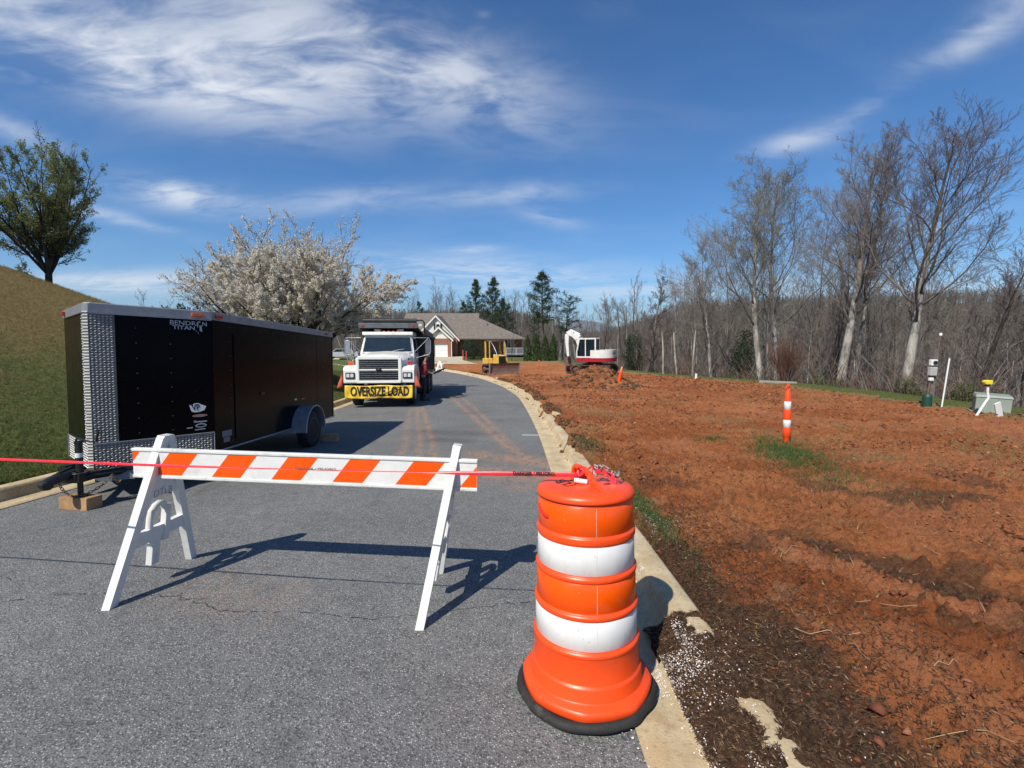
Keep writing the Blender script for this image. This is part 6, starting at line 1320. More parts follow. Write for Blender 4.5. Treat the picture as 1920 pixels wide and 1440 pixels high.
M['bark_pale'] = bark('pale_bark', (.20, .175, .145), (.46, .43, .38), grad=(.085, .07, .058)); M['bark_grey'] = bark('grey_bark', (.085, .070, .058), (.20, .17, .14)); M['bark_dark'] = bark('dark_bark', (.035, .028, .024), (.09, .07, .058))
M['twig_grey'] = bark('grey_twig', (.16, .14, .12), (.29, .255, .22), 1); M['twig_brown'] = bark('brown_twig', (.115, .090, .078), (.22, .18, .155), 1); M['twig_red'] = bark('reddish_twig', (.12, .055, .04), (.22, .12, .085), 1)
POP = {0: dict(n=14, curv=.035, up=.05, kids=15, ang=.62, ratio=.40, t0=.38, rk=.34, tip=.10, fall=.62), 1: dict(n=8, curv=.10, up=.55, kids=12, ang=.66, ratio=.44, t0=.12, rk=.36, rmin=.014, tip=.2, fall=.3), 2: dict(n=5, curv=.13, up=.35, kids=9, ang=.6, ratio=.48, t0=.12, rk=.45, rmin=.009, tip=.4), 3: dict(n=4, curv=.14, up=.25, kids=5, ang=.55, ratio=.55, t0=.2, rk=.6, rmin=.006, tip=.6), 4: dict(n=2, curv=.15, up=.2, tip=.7, rmin=.0045)}
def cp(P, **k):
    Q = {l: dict(v) for l, v in P.items()}
    for a, v in k.items(): l, key = int(a[1]), a[3:]; Q[l][key] = v
    return Q
def bare_tree(name, loc, H_, r0, seed, P, label, lean=(0, 0, 1), tm='bark_pale', bm_='twig_grey', group=None, cat='tree', limbs=None, sxy=1.0, buds=None):
    r0 = r0*.80; T = Tree(seed); T.branch((0, 0, -.3), lean, H_, r0, 0, P)
    if limbs:
        for (h, d, L, r) in limbs:
            pts = [s_ for s_ in T.S[0]]; q = min(pts, key=lambda s_: abs(s_[0].z-h))[0]; T.branch(q, d, L, r, 1, P)
    root = empty(name, loc, (0, 0, 0), label, cat, group)
    A, B, a, b_ = T.arrays([0]); A1_, B1_, a1_, b1_ = T.arrays([1])
    S_ = np.array([sxy, sxy, 1.0]); A, B = A*S_, B*S_
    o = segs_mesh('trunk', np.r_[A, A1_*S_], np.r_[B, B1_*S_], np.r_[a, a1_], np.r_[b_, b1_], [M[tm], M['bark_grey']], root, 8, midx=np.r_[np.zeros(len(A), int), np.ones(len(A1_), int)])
    A, B, a, b_ = T.arrays([2, 3, 4]); o2 = segs_mesh('crown', A*S_, B*S_, a, b_, M[bm_], root, 3)
    if buds:
        tp = np.array([list(t[0]) for t in T.tips if t[2] >= 3 and t[0].z > H_*.55][::3])*S_; V, F = cards(tp+rs.normal(0, .05, tp.shape), rs.uniform(.05, .11, len(tp)), .045, rs); np_mesh('young_leaves', V, F, buds, root)
    return root, T
def ground_at(x, y): return float(Hn(x, y))
# place by ground point: big leafless trees beyond the edge of the field
def bt(px, Y, top_py, r0, seed, label, P=POP, lean_px=0, **k):
    x = (px-960)/F_PX*(Y*.9947+.3); z0 = ground_at(x, Y); ct, st = math.cos(PITCH), math.sin(PITCH); b = (720-top_py)/F_PX; zt_ = CAM_H+Y*(-st+b*ct)/(ct+b*st)
    H_ = zt_-z0; ln = lean_px/F_PX*Y/H_
    return bare_tree('bare_tree', (x, Y, z0), H_*.90, r0, seed, P, label, lean=(ln, rs.uniform(-.03, .03), 1), **k)
gb = isl_mat('bud_green', [(.16, .20, .06), (.24, .26, .10), (.12, .13, .05)], .8, .3)
TALL = cp(POP, l0_t0=.36); LOW = cp(POP, l0_t0=.22, l0_ang=.8); WIDE = cp(POP, l0_t0=.33, l0_ratio=.48, l0_ang=.66, l0_kids=20, l1_up=.36, l1_curv=.14)
G = 'tall leafless trees along the field edge'
bt(1335, 31, 440, .17, 11, 'leafless tree leftmost of the tall row, thin grey trunk', cp(WIDE, l0_t0=.28, l0_kids=14), group=G, lean_px=-12)
bt(1372, 35, 400, .17, 25, 'leafless tree half behind the two with greenish tips', cp(WIDE, l0_t0=.25, l0_kids=15), group=G, lean_px=-8, tm='bark_grey')
bt(1428, 28, 305, .26, 12, 'tall leafless tree with a straight pale trunk left of the reddish shrub', WIDE, group=G, lean_px=-4, buds=gb)
bt(1452, 30, 280, .25, 13, 'tall leafless tree rising behind the reddish shrub, greenish at its tip', WIDE, group=G, lean_px=38, buds=gb)
bt(1520, 36, 350, .16, 26, 'slim leafless tree between the greenish tips and the thick trunk', cp(WIDE, l0_t0=.3), group=G, tm='bark_grey')
bt(1573, 24, 250, .33, 14, 'thick trunked leafless tree with ivy at its foot, upright', cp(WIDE, l0_t0=.32, l0_ratio=.42), group=G, lean_px=22)
bt(1585, 24.6, 250, .20, 15, 'leafless tree leaning right beside the thick ivy covered trunk', cp(TALL, l0_kids=14, l0_ang=.5, l0_t0=.42), group=G, lean_px=80, bm_='twig_brown')
bt(1645, 33, 330, .16, 27, 'slim leafless tree behind the leaning one', cp(WIDE, l0_t0=.3), group=G, tm='bark_grey', bm_='twig_brown')
bt(1688, 19.5, 205, .29, 16, 'largest leafless tree, forked pale trunk left of the white pipe', cp(WIDE, l0_kids=20, l0_ang=.68, l0_t0=.33, l0_ratio=.52, l1_up=.45), group=G, lean_px=66, bm_='twig_brown')
bt(1770, 30, 440, .14, 28, 'thin leafless tree behind the white pipe', cp(LOW, l0_kids=12), group=G, tm='bark_grey')
bt(1815, 17.5, 440, .17, 17, 'dark leaning tree at the right edge behind the green box', cp(LOW, l0_kids=13, l0_t0=.16, l0_ratio=.55), group=G, lean_px=85, tm='bark_dark', bm_='twig_brown')
bt(1905, 24, 420, .20, 18, 'leafless tree cut by the right edge of the picture', cp(LOW, l0_kids=13, l0_ratio=.5), group=G, lean_px=10, bm_='twig_brown')
bt(1222, 36, 495, .20, 19, 'cone shaped leafless tree just right of the excavator', cp(POP, l0_kids=26, l0_t0=.12, l0_ang=.85, l0_ratio=.34, l0_fall=.85, l1_up=.25), group=G, bm_='twig_brown', tm='bark_grey')
bt(1130, 46, 555, .17, 20, 'small rounded leafless tree behind the excavator boom', cp(WIDE, l0_kids=12, l0_t0=.25), group=G, tm='bark_grey')
bt(1283, 44, 480, .15, 21, 'slender leafless tree between the cone shaped one and the tall row', cp(WIDE, l0_kids=12), group=G, tm='bark_grey')
# snapped pale stems
for i, (px, Y, tp) in enumerate([(1246, 33, 622), (1272, 33, 622), (1300, 31, 620)]):
    x = (px-960)/F_PX*Y; z0 = ground_at(x, Y)-.3; T = Tree(60+i); zt_ = CAM_H+Y*(-.1034+(720-tp)*.00114); T.branch((0, 0, 0), (-.10+.03*i, 0, 1), zt_-z0, .085, 0, {0: dict(n=8, curv=.03, up=0, tip=.6)}); A, B, a, b_ = T.arrays([0]); o = segs_mesh('dead_stem', A, B, a, b_, M['bark_pale'], None, 7); o.location = (x, Y, z0)
    tag(o, ['left', 'middle', 'right'][i]+' of three pale snapped stems behind the dirt field', 'dead tree', 'pale snapped stems')
# ---- wood: shared prototypes, each tree a thing of its own
WP = []
for i in range(6):
    T = Tree(200+i); HH = 10; T.branch((0, 0, -.4), (rs.uniform(-.06, .06), rs.uniform(-.06, .06), 1), HH, .12, 0, {0: dict(n=10, curv=.05, up=.05, kids=14, ang=.62, ratio=.36, t0=.16, rk=.4, tip=.15, fall=.6), 1: dict(n=6, curv=.13, up=.45, kids=7, ang=.65, ratio=.42, t0=.15, rk=.5, rmin=.016, tip=.3), 2: dict(n=4, curv=.15, up=.3, kids=5, ang=.6, ratio=.5, t0=.1, rk=.6, rmin=.011, tip=.5), 3: dict(n=2, curv=.15, up=.2, tip=.6, rmin=.009)})
    A, B, a, b_ = T.arrays([0]); t_ = segs_mesh('trunk', A, B, a, b_, M[('bark_grey', 'bark_pale', 'bark_dark')[i % 3]], None, 5); A, B, a, b_ = T.arrays([1, 2, 3]); c_ = segs_mesh('crown', A, B, a, b_, M[('twig_grey', 'twig_brown')[i % 2]], None, 3); WP.append((t_.data, c_.data)); bpy.data.objects.remove(t_); bpy.data.objects.remove(c_)
rw = random.Random(77); cnt = 0
lab = {0: 'leafless grey tree in the wood beyond the red soil field', 1: 'leafless pale stemmed tree in the wood beyond the red soil field', 2: 'leafless dark stemmed tree in the wood beyond the red soil field', 3: 'leafless tree in the wood behind the brick house'}
def wood_tree(x, Y, H_, kind, nar=1.0):
    z0 = ground_at(x, Y); i = rw.randrange(6); s = H_/10.0; r = empty('wood_tree', (x, Y, z0), (0, 0, rw.random()*6.28), lab[3] if kind == 'house' else lab[i % 3], 'tree', 'trees of the wood'); r.scale = (s*rw.uniform(.85, 1.15)*nar, s*rw.uniform(.85, 1.15)*nar, s)
    for nm, me in zip(('trunk', 'crown'), WP[i]): o = bpy.data.objects.new(nm, me); link(o, r)
for k in range(150):
    Y = 16+rw.random()**1.25*70; px = rw.uniform(1085, 2030); 
    if px > 1600: px = rw.uniform(1500, 2050)
    x = (px-960)/F_PX*Y
    if x < xE(Y)+2.6: continue
    z0 = ground_at(x, Y); tp = rw.uniform(560, 612) if px > 1270 else rw.uniform(560, 600); 
    if rw.random() < .12 and Y > 30: tp = rw.uniform(490, 550)
    zt_ = CAM_H+Y*(-.1034+(720-tp)*.00114); H_ = zt_-z0
    if H_ < 1.6: continue
    wood_tree(x, Y, min(H_, 19), 'field'); cnt += 1
for k in range(60):
    Y = 19+rw.random()*34; px = rw.uniform(1090, 1960); x = (px-960)/F_PX*Y
    if x < xE(Y)+2.6: continue
    z0 = ground_at(x, Y); tp = rw.uniform(505, 600); zt_ = CAM_H+Y*(-.1034+(720-tp)*.00114)
    if zt_-z0 > 2: wood_tree(x, Y, zt_-z0, 'field', rw.uniform(.42, .65))
for k in range(46):
    Y = rw.uniform(88, 125); px = rw.uniform(700, 1075); x = (px-960)/F_PX*Y; z0 = ground_at(x, Y); tp = np.interp(px, [700, 790, 830, 870, 960, 1010, 1075], [575, 545, 535, 560, 545, 560, 590])+rw.uniform(-8, 22)
    zt_ = CAM_H+Y*(-.1034+(720-tp)*.00114); wood_tree(x, Y, max(zt_-z0, 5), 'house')
for k in range(16):
    Y = rw.uniform(60, 90); px = rw.uniform(955, 1075); x = (px-960)/F_PX*Y; z0 = ground_at(x, Y); zt_ = CAM_H+Y*(-.1034+(720-rw.uniform(585, 640))*.00114); wood_tree(x, Y, max(zt_-z0, 3), 'house')
# far woods on the ridges: one mass of stems and twigs
n = 8500; az = R(-52)+rs.rand(n)*R(104); rr_ = 95+rs.rand(n)**.8*400; X_ = rr_*np.sin(az); Y_ = rr_*np.cos(az); ok = (X_ > xE(Y_)+12) | (Y_ > 150); X_, Y_ = X_[ok], Y_[ok]; n = len(X_); Z_ = Hn(X_, Y_); Ht = rs.uniform(7, 13, n)
A = [np.stack([X_, Y_, Z_-1], 1)]; B = [np.stack([X_+rs.normal(0, .5, n), Y_, Z_+Ht*.9], 1)]; ra = [np.full(n, .22)]; rb = [np.full(n, .06)]; mi = [rs.randint(0, 2, n)]
for k in range(20):
    f = rs.uniform(.3, 1, n); c = A[0]+(B[0]-A[0])*f[:, None]; th = rs.rand(n)*6.28; l = (1.15-f)*rs.uniform(2.2, 5.5, n); e = c+np.stack([np.cos(th)*l, np.sin(th)*l, l*rs.uniform(.6, 1.5, n)], 1); A.append(c); B.append(e); ra.append(np.full(n, .07)); rb.append(np.full(n, .03)); mi.append(np.full(n, 1)+rs.randint(0, 2, n))
M['twig_far'] = bark('far_twig', (.11, .105, .085), (.20, .185, .15), .05)
fw = segs_mesh('far_woods', np.concatenate(A), np.concatenate(B), np.concatenate(ra), np.concatenate(rb), [M['bark_grey'], M['twig_brown'], M['twig_far']], None, 3, midx=np.concatenate(mi)); tag(fw, kind='stuff')
ii = rs.choice(n, 420, replace=False); pc_ = A[0][ii]; hh_ = Ht[ii]*1.1; q = rs.rand(420, 70); th = rs.rand(420, 70)*6.28; rr3 = (1-q)*2.6*(.4+.6*rs.rand(420, 70)); C_ = np.stack([pc_[:, 0:1]+np.cos(th)*rr3, pc_[:, 1:2]+np.sin(th)*rr3, pc_[:, 2:3]+1+q*hh_[:, None]], -1).reshape(-1, 3); V, F = cards(C_, rs.uniform(.6, 1.5, len(C_)), rs.uniform(.4, .9, len(C_)), rs); tag(np_mesh('far_evergreens', V, F, isl_mat('far_evergreen', [(.03, .05, .02), (.05, .07, .03), (.07, .085, .04)])), kind='stuff')
# undergrowth: brambles and thin stems that close the view under the wood
n = 7500; Y_ = 15+rs.rand(n)**1.3*60; pxx = rs.uniform(1080, 2040, n); X_ = (pxx-960)/F_PX*Y_; ok = (X_ > xE(Y_)+1.7); X_, Y_ = X_[ok], Y_[ok]; n = len(X_); Z_ = Hn(X_, Y_); A, B, ra, rb, mi = [], [], [], [], []
h_ = rs.uniform(.5, 2.0, n)*(1+Y_/60)
for k in range(7):
    th = rs.rand(n)*6.28; s0 = np.stack([X_+rs.normal(0, .3, n), Y_+rs.normal(0, .3, n), Z_-.1], 1); l = h_*rs.uniform(.5, 1, n); m_ = s0+np.stack([np.cos(th)*l*.22, np.sin(th)*l*.22, l*.6], 1); e = m_+np.stack([np.cos(th+.6)*l*.3, np.sin(th+.6)*l*.3, l*.35], 1)
    A += [s0, m_]; B += [m_, e]; r_ = .006+.006*Y_/25; ra += [r_*1.5, r_]; rb += [r_, r_*.5]; mi += [rs.randint(0, 3, n)]*2
ug = segs_mesh('undergrowth', np.concatenate(A), np.concatenate(B), np.concatenate(ra), np.concatenate(rb), [M['twig_brown'], M['twig_grey'], M['twig_red']], None, 3, midx=np.concatenate(mi)); tag(ug, kind='stuff')
# ---- leafy things
def leafcloud(C_, rad, n, s0, s1, rsd, hollow=.5):
    """points in an ellipsoid shell"""
    v = rsd.normal(size=(n, 3)); v /= np.linalg.norm(v, axis=1)[:, None]; r = hollow+(1-hollow)*rsd.rand(n)**.6; return np.array(C_)+v*np.array(rad)*r[:, None]
LEAF = {'green': isl_mat('young_leaf', [(.13, .18, .06), (.21, .25, .09), (.28, .31, .14), (.15, .17, .065), (.33, .30, .16)], .7, .55), 'pine': isl_mat('pine_needles', [(.022, .045, .016), (.045, .075, .024), (.07, .10, .04), (.03, .05, .02)], .7, .2), 'shrub': isl_mat('shrub_leaf', [(.05, .08, .02), (.12, .16, .04), (.17, .18, .05), (.07, .09, .03)], .7, .3), 'dark': isl_mat('evergreen_leaf', [(.012, .026, .012), (.03, .05, .02), (.045, .065, .03)], .7, .2), 'arbor': isl_mat('arborvitae_leaf', [(.035, .07, .016), (.08, .12, .03), (.055, .085, .025)], .7, .2), 'blossom': isl_mat('blossom', [(.82, .77, .66), (.86, .83, .75), (.72, .65, .53), (.88, .86, .81), (.55, .45, .32), (.80, .76, .67)], .6, .5), 'brown': isl_mat('brown_leaf', [(.06, .05, .03), (.11, .085, .05), (.05, .06, .03)], .8, .2)}
# flowering tree: short trunk, spreading upswept limbs, petals along every twig
def flowering(loc, W_, H_, seed, label, nl=9, dens=1.0, group=None, asym=0, trunk_r=.19):
    T = Tree(seed); rg = T.r; root = empty('blossom_tree', loc, (0, 0, 0), label, 'tree', group)
    PB = {0: dict(n=3, curv=.05, up=.1, tip=.8), 1: dict(n=9, curv=.10, up=.18, kids=11, ang=.65, ratio=.46, t0=.22, rk=.5, tip=.15, fall=.35), 2: dict(n=6, curv=.13, up=.22, kids=8, ang=.6, ratio=.42, t0=.15, rk=.5, rmin=.014, tip=.3), 3: dict(n=4, curv=.14, up=.2, kids=4, ang=.6, ratio=.5, t0=.2, rk=.6, rmin=.008, tip=.5), 4: dict(n=2, curv=.15, up=.25, tip=.6, rmin=.006)}
    T.branch((0, 0, -.2), (0.03, 0, 1), 1.7, trunk_r, 0, {0: PB[0]}); top = T.S[0][-1][1]
    for k in range(nl):
        az = k*2.399+.4; el = (.38+.82*((k*.618) % 1)); L = (W_*.60*math.cos(el)+H_*.84*math.sin(el))/(math.cos(el)+math.sin(el))*1.12*rg.uniform(.93, 1.03)
        d = Vector((math.cos(az)*math.cos(el), math.sin(az)*math.cos(el), math.sin(el))); T.branch(top-Vector((0, 0, .5*rg.random())), d, L, trunk_r*.5, 1, PB)
    A, B, a, b_ = T.arrays([0, 1]); segs_mesh('trunk', A, B, a, b_, M['bark_dark'], root, 7); A, B, a, b_ = T.arrays([2, 3, 4]); cr_ = segs_mesh('twigs', A, B, a, b_, M['bark_dark'], root, 3)
    A, B, a, b_ = T.arrays([3, 4]); n_ = int(len(A)*2.6*dens); ii = rs.randint(0, len(A), n_); f = rs.rand(n_, 1); C_ = A[ii]+(B[ii]-A[ii])*f+rs.normal(0, .035, (n_, 3)); keep = (fbm(C_[:, 0]*1.1+C_[:, 2], C_[:, 1]*1.1+9, seed, 2) > .36) | (rs.rand(n_) < .35); keep &= ~((C_[:, 2] > H_*.90) & (rs.rand(n_) < .75)); C_ = C_[keep]
    V, F = cards(C_, rs.uniform(.045, .095, len(C_)), rs.uniform(.04, .07, len(C_)), rs); np_mesh('blossom', V, F, LEAF['blossom'], root); return root
flowering((-9.1, 20.2, ground_at(-9.1, 20.2)-.1), 7.6, 6.2, 31, 'wide flowering tree full of white blossom behind the trailer and truck', 26, 4.6).scale = (.78, .78, .90)
flowering((-17.5, 31, ground_at(-17.5, 31)-.1), 8, 5.0, 33, 'farther flowering tree seen low over the trailer roof', 12, 1.8)
# small multi-stem tree left of the truck
mt_ = empty('crape_myrtle', (-15.6, 45, ground_at(-15.6, 45)), (0, 0, 0), 'small pale multi stemmed bare tree between trailer and truck', 'tree'); T = Tree(41)
for k in range(6): T.branch((.1*k-.25, 0, 0), (math.cos(k*1.05)*.35, math.sin(k*1.05)*.35, 1), 3.6, .07, 1, {1: dict(n=6, curv=.08, up=.1, kids=7, ang=.5, ratio=.4, t0=.4, tip=.3), 2: dict(n=4, curv=.12, up=.2, tip=.4, rmin=.012)})
A, B, a, b_ = T.arrays([1]); segs_mesh('stems', A, B, a, b_, M['bark_pale'], mt_, 6); A, B, a, b_ = T.arrays([2]); segs_mesh('twigs', A, B, a, b_, M['twig_brown'], mt_, 3)
# leafing tree on the hill
def leafy(name, loc, H_, seed, label, leaf, nst=6, W_=.38, dens=1.0, cat='tree', group=None, tm='bark_dark', lsz=(.09, .17), base=.9):
    T = Tree(seed); root = empty(name, loc, (0, 0, 0), label, cat, group)
    PL = {0: dict(n=3, curv=.03, up=0, tip=.85), 1: dict(n=10, curv=.05, up=.22, kids=13, ang=.60, ratio=.34, t0=.12, rk=.45, tip=.12, fall=.5), 2: dict(n=6, curv=.10, up=.35, kids=9, ang=.6, ratio=.46, t0=.1, rk=.5, rmin=.012, tip=.3), 3: dict(n=4, curv=.12, up=.2, tip=.5, rmin=.007)}
    T.branch((0, 0, -.2), (0, 0, 1), base, H_*.020, 0, {0: PL[0]}); top = T.S[0][-1][1]
    for k in range(nst):
        az = k*2.399; sp = W_*(.25+.75*((k*.618+.3) % 1)) if k else .05; T.branch(top-Vector((0, 0, .3)), (math.cos(az)*sp, math.sin(az)*sp, 1), (H_-base)*(1.04-.38*sp), H_*.0085, 1, PL)
    A, B, a, b_ = T.arrays([0, 1]); segs_mesh('trunk', A, B, a, b_, M[tm], root, 6); A, B, a, b_ = T.arrays([2, 3]); segs_mesh('twigs', A, B, a, b_, M[tm], root, 3)
    A, B, a, b_ = T.arrays([3]); n_ = int(len(A)*1.25*dens); ii = rs.randint(0, len(A), n_); C_ = A[ii]+(B[ii]-A[ii])*rs.rand(n_, 1)+rs.normal(0, .05, (n_, 3)); keep = (fbm(C_[:, 0]*1.3+C_[:, 2]*.9, C_[:, 1]*1.3+C_[:, 2], seed, 2) > .36); C_ = C_[keep]
    V, F = cards(C_, rs.uniform(*lsz, len(C_)), rs.uniform(lsz[0]*.6, lsz[1]*.6, len(C_)), rs); np_mesh('foliage', V, F, LEAF[leaf], root); return root
leafy('leafing_tree', (-21.6, 22.0, float(Hn(-21.6, 22))-.05), 7.2, 51, 'rounded green leafing tree on top of the grass hill', 'green', 19, .80, 6.5, lsz=(.05, .10)).scale = (1.0, 1.0, .93)
leafy('hedge_tree', (-24.5, 23.5, float(Hn(-24.5, 23.5))-.1), 1.7, 52, 'low green shrub just left of the hilltop tree', 'green', 6, .9, .35, base=.2, lsz=(.06, .1), cat='shrub')
for i, (px, Y, h_) in enumerate([(225, 48, 6.3), (318, 60, 8.3), (262, 62, 7.0)]):
    x = (px-960)/F_PX*Y*.93; z0 = ground_at(x, Y); zt_ = CAM_H+Y*(-.1034+(720-[546, 552, 560][i])*.00114); wood_tree(x, Y, max(zt_-z0, 3), 'field') if i != 1 else leafy('dark_tree', (x, Y, z0), zt_-z0, 54, 'dark evergreen top seen just above the trailer roof', 'dark', 6, .5, .8, lsz=(.15, .3))
for o in COL.objects:
    if o.name.startswith('wood_tree') and o.location.x < -30 and o.parent is None: o['label'] = 'bare tree top showing between the hill and the trailer roof'
# pines
def pine(loc, H_, W_, seed, label, bare=.3, layers=18, leaf='pine', flat=False, lean=(0, 0, 1), dens=1):
    T = Tree(seed); rg = T.r; root = empty('pine_tree', loc, (0, 0, 0), label, 'tree', 'pines behind the house'); T.branch((0, 0, -.3), lean, H_*.98, H_*.014, 0, {0: dict(n=10, curv=.03, up=.03, tip=.15)}); pts = [s_[0] for s_ in T.S[0]]+[T.S[0][-1][1]]; Cn = []
    for k in range(layers*4):
        t = bare+(1-bare)*(k+rg.random())/(layers*4); f = t*10; i = min(int(f), 9); q = pts[i].lerp(pts[i+1], f-i); az = k*2.399+rg.random(); prof = (math.sin(PI*min(1, (t-bare)/(1-bare)*.85+.18))**.7 if not flat else (1.0 if t > .55 else .5)); L = W_*prof*rg.uniform(.45, 1.15)
        d = Vector((math.cos(az), math.sin(az), rg.uniform(.0, .45))); T.branch(q, d, L, .05, 1, {1: dict(n=4, curv=.09, up=.12, kids=5, ang=.7, ratio=.38, t0=.3, tip=.3), 2: dict(n=2, curv=.1, up=.2, tip=.5, rmin=.012)})
    A, B, a, b_ = T.arrays([0]); segs_mesh('trunk', A, B, a, b_, M['bark_dark'], root, 6); A, B, a, b_ = T.arrays([1, 2]); segs_mesh('branches', A, B, a, b_, M['bark_dark'], root, 3)
    A2_, B2_, _, _ = T.arrays([2]); n_ = int(len(A2_)*9*dens); ii = rs.randint(0, len(A2_), n_); C_ = A2_[ii]+(B2_[ii]-A2_[ii])*rs.rand(n_, 1)*1.1+rs.normal(0, H_*.012, (n_, 3)); V, F = cards(C_, rs.uniform(.20, .42, n_)*H_/13, rs.uniform(.05, .10, n_)*H_/13, rs, .35); np_mesh('foliage', V, F, LEAF[leaf], root); return root
def pinep(px, Y, tp, wpx, seed, label, **k):
    x = (px-960)/F_PX*Y; z0 = ground_at(x, Y); zt_ = CAM_H+Y*(-.1034+(720-tp)*.00114); return pine((x, Y, z0), zt_-z0, wpx/2/F_PX*Y, seed, label, **k)
pinep(1022, 68, 505, 66, 61, 'tallest pine standing alone right of the brick house', bare=.42, layers=17)
pinep(1062, 66, 552, 52, 62, 'leaning flat topped pine above the excavator', bare=.5, layers=10, flat=True, lean=(-.05, 0, 1))
pinep(893, 96, 518, 56, 63, 'pine over the middle of the house roof', bare=.1, layers=20, dens=1.4); pinep(925, 95, 514, 52, 64, 'pine with a pointed top over the right roof slope', bare=.15, layers=20, dens=1.3)
pinep(950, 90, 556, 60, 65, 'dense pine at the right end of the house', bare=.05, layers=20, dens=1.6); pinep(872, 98, 562, 44, 66, 'short pine behind the roof ridge', bare=.05, layers=14, dens=1.4); pinep(1000, 84, 590, 50, 67, 'low pine behind the column shaped evergreens', bare=.05, layers=12)
pinep(800, 100, 560, 50, 68, 'dull green pine behind the left gable', bare=.05, layers=14)
# evergreens, shrubs
def shrub(name, loc, rx, rz, n, s0, s1, leaf, label, cat, group=None, stems=True, sq=0):
    root = empty(name, loc, (0, 0, 0), label, cat, group); T = Tree(int(abs(loc[0]*7+loc[1]*13)))
    for k in range(9): az = k*2.399; T.branch((0, 0, -.1), (math.cos(az)*.5*rx/rz, math.sin(az)*.5*rx/rz, 1), rz*1.7, .03, 1, {1: dict(n=5, curv=.1, up=.1, kids=6, ang=.5, ratio=.4, t0=.2, tip=.3), 2: dict(n=3, curv=.15, up=.1, tip=.4, rmin=.006)})
    A, B, a, b_ = T.arrays([1, 2]); segs_mesh('stems', A, B, a, b_, M['bark_dark'], root, 4)
    if sq: zz_ = rs.rand(n); th = rs.rand(n)*6.28; rr2 = rx*(1-zz_**3)*(.75+.25*rs.rand(n))*(1+.1*np.sin(th*5+zz_*9)); C_ = np.stack([np.cos(th)*rr2, np.sin(th)*rr2, zz_*rz*2], 1)
    else: C_ = leafcloud((0, 0, rz*.95), (rx, rx, rz), n, s0, s1, rs, .35); k = fbm(C_[:, 0]*2.2/rx*1.2+C_[:, 2], C_[:, 1]*2.2/rx+3, 5, 2) > .40; C_ = C_[k]; C_ = C_+rs.normal(0, rx*.08, C_.shape)
    C_ = C_[C_[:, 2] > 0]; V, F = cards(C_, rs.uniform(s0, s1, len(C_)), rs.uniform(s0*.5, s1*.5, len(C_)), rs); np_mesh('foliage', V, F, LEAF[leaf], root); return root
for i, (px, w_) in enumerate([(989, .55), (1006, .55), (1022, .6), (1037, .5)]):
    Y = 60; x = (px-960)/F_PX*Y; shrub('column_evergreen', (x, Y, ground_at(x, Y)-.1), w_, 1.75+.1*(i % 2), 2600, .10, .22, 'arbor', ['leftmost column shaped evergreen right of the house deck', 'second column shaped evergreen from the house deck', 'third and fullest column shaped evergreen from the house deck', 'rightmost column shaped evergreen from the house deck'][i], 'evergreen', 'column shaped evergreens', sq=1)
shrub('house_bush', (-5.55, 66, ground_at(-5.5, 66)-.1), 1.75, 1.55, 5200, .09, .20, 'dark', 'big dark round bush in front of the house wall', 'bush')
shrub('house_bush', (-3.9, 65.5, ground_at(-3.9, 65.5)-.1), .9, .8, 1500, .08, .18, 'brown', 'smaller brownish bush right of the big dark bush', 'bush')
shrub('evergreen_bush', ((1396-960)/F_PX*30, 30, ground_at((1396-960)/F_PX*30, 30)-.2), .95, 2.6, 9000, .06, .15, 'dark', 'tall dark evergreen between the leafless trunks', 'evergreen')
for i, (px, Y, rx, rz, lb) in enumerate([(1375, 29, .8, .55, 'low green shrub at the foot of the dark evergreen'), (1528, 23.5, .45, .50, 'small green shrub between the slab and the ivy covered trunk'), (1570, 22.6, .5, .6, 'ivy clump climbing the foot of the thick trunk'), (1645, 20.5, .75, .5, 'wide yellow green shrub left of the largest tree'), (1690, 18.2, .38, .55, 'ivy clump at the foot of the largest tree'), (1720, 17.6, .5, .35, 'low shrub between the largest tree and the meter post'), (1800, 15.4, .40, .48, 'green shrub between the meter post and the green box')]):
    x = (px-960)/F_PX*(Y+.3); shrub('green_shrub', (x, Y, ground_at(x, Y)), rx, rz, int(2600*rx/.6), .03, .085, 'shrub', lb, 'shrub', 'green shrubs on the field edge')
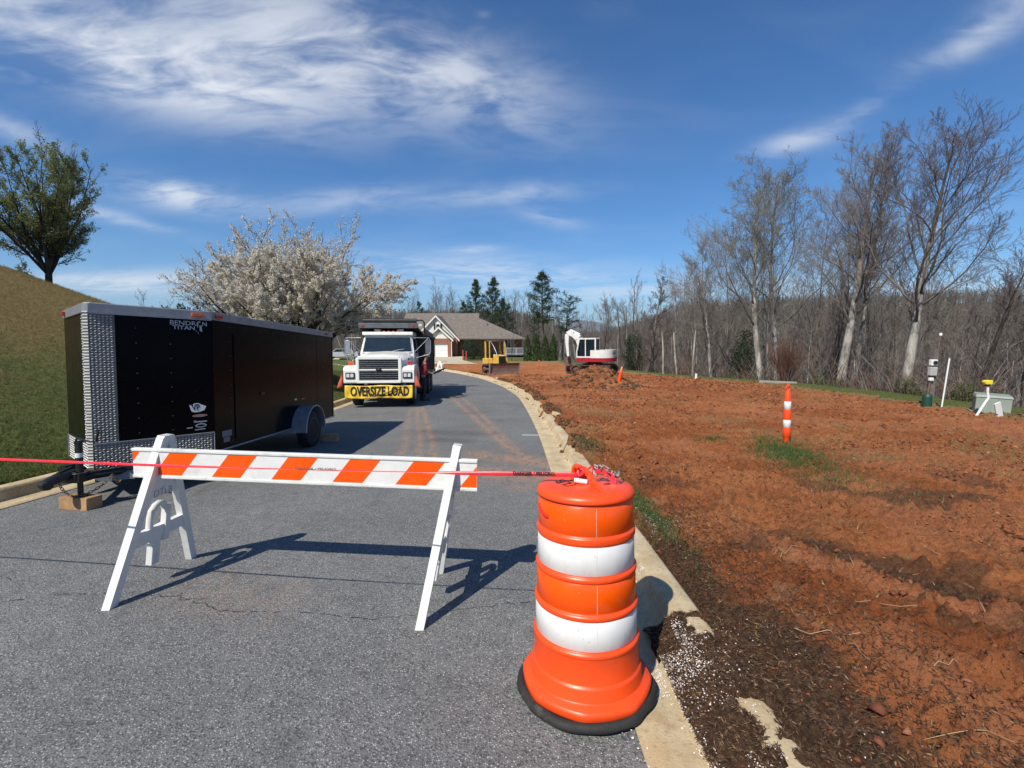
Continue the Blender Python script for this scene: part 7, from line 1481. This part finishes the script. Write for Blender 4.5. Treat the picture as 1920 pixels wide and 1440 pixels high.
for i, (px, Y, rx, rz, lb) in enumerate([(1190, 40, 1.0, 2.2, 'dark evergreen low in the wood right of the excavator'), (1655, 30, .9, 2.0, 'dark evergreen deep in the wood between the two thickest trunks'), (1870, 26, 1.0, 1.6, 'dark evergreen in the wood behind the green box')]):
    x = (px-960)/F_PX*Y; shrub('wood_evergreen', (x, Y, ground_at(x, Y)-.2), rx, rz, 5200, .07, .17, 'dark', lb, 'evergreen')
# reddish twiggy shrub
x = (1468-960)/F_PX*25.3; rt = empty('twiggy_shrub', (x, 25, ground_at(x, 25)), (0, 0, 0), 'reddish leafless shrub of thin upright twigs behind the slab', 'shrub'); T = Tree(91)
for k in range(60): az = k*2.399; q = (k % 10)/10; T.branch((.15*math.cos(az), .15*math.sin(az), 0), (math.cos(az)*.55*q, math.sin(az)*.55*q, 1), 2.3*rs.uniform(.7, 1.05), .014, 1, {1: dict(n=6, curv=.06, up=.1, kids=9, ang=.35, ratio=.4, t0=.2, tip=.3), 2: dict(n=3, curv=.1, up=.2, kids=3, ang=.4, ratio=.5, tip=.4, rmin=.006), 3: dict(n=2, curv=.1, up=.1, rmin=.005)})
A, B, a, b_ = T.arrays([1, 2, 3]); segs_mesh('twigs', A, B, a, b_, M['twig_red'], rt, 3)
# far blue mountain
g = np.linspace(-1, 1, 120); MX, MY = np.meshgrid(g, np.linspace(0, 1, 14)); mzz = (MY*(1-MY)*4)**.8*(60+330*np.exp(-((MX-.02)/.10)**2)*.8+170*fbm(MX*9+5, MY*.2, 301, 4))
o = grid_mesh('mountain', 1400+MX*9000, 9000+MY*2500, mzz-60, M['litter']); tag(o, kind='structure')
# ================================================================ thin air haze over the valley
hz_m = bpy.data.materials.new('air_haze'); hz_m.use_nodes = True; t = hz_m.node_tree; t.nodes.clear(); o_ = t.nodes.new('ShaderNodeOutputMaterial'); v = t.nodes.new('ShaderNodeVolumePrincipled'); v.inputs['Density'].default_value = 5.5e-5; v.inputs['Color'].default_value = (.62, .78, 1.0, 1); t.links.new(v.outputs[0], o_.inputs['Volume'])
b = MB(); b.box((0, 5000, 240), (24000, 15000, 620)); hz = b.build('haze', hz_m); tag(hz, kind='stuff')
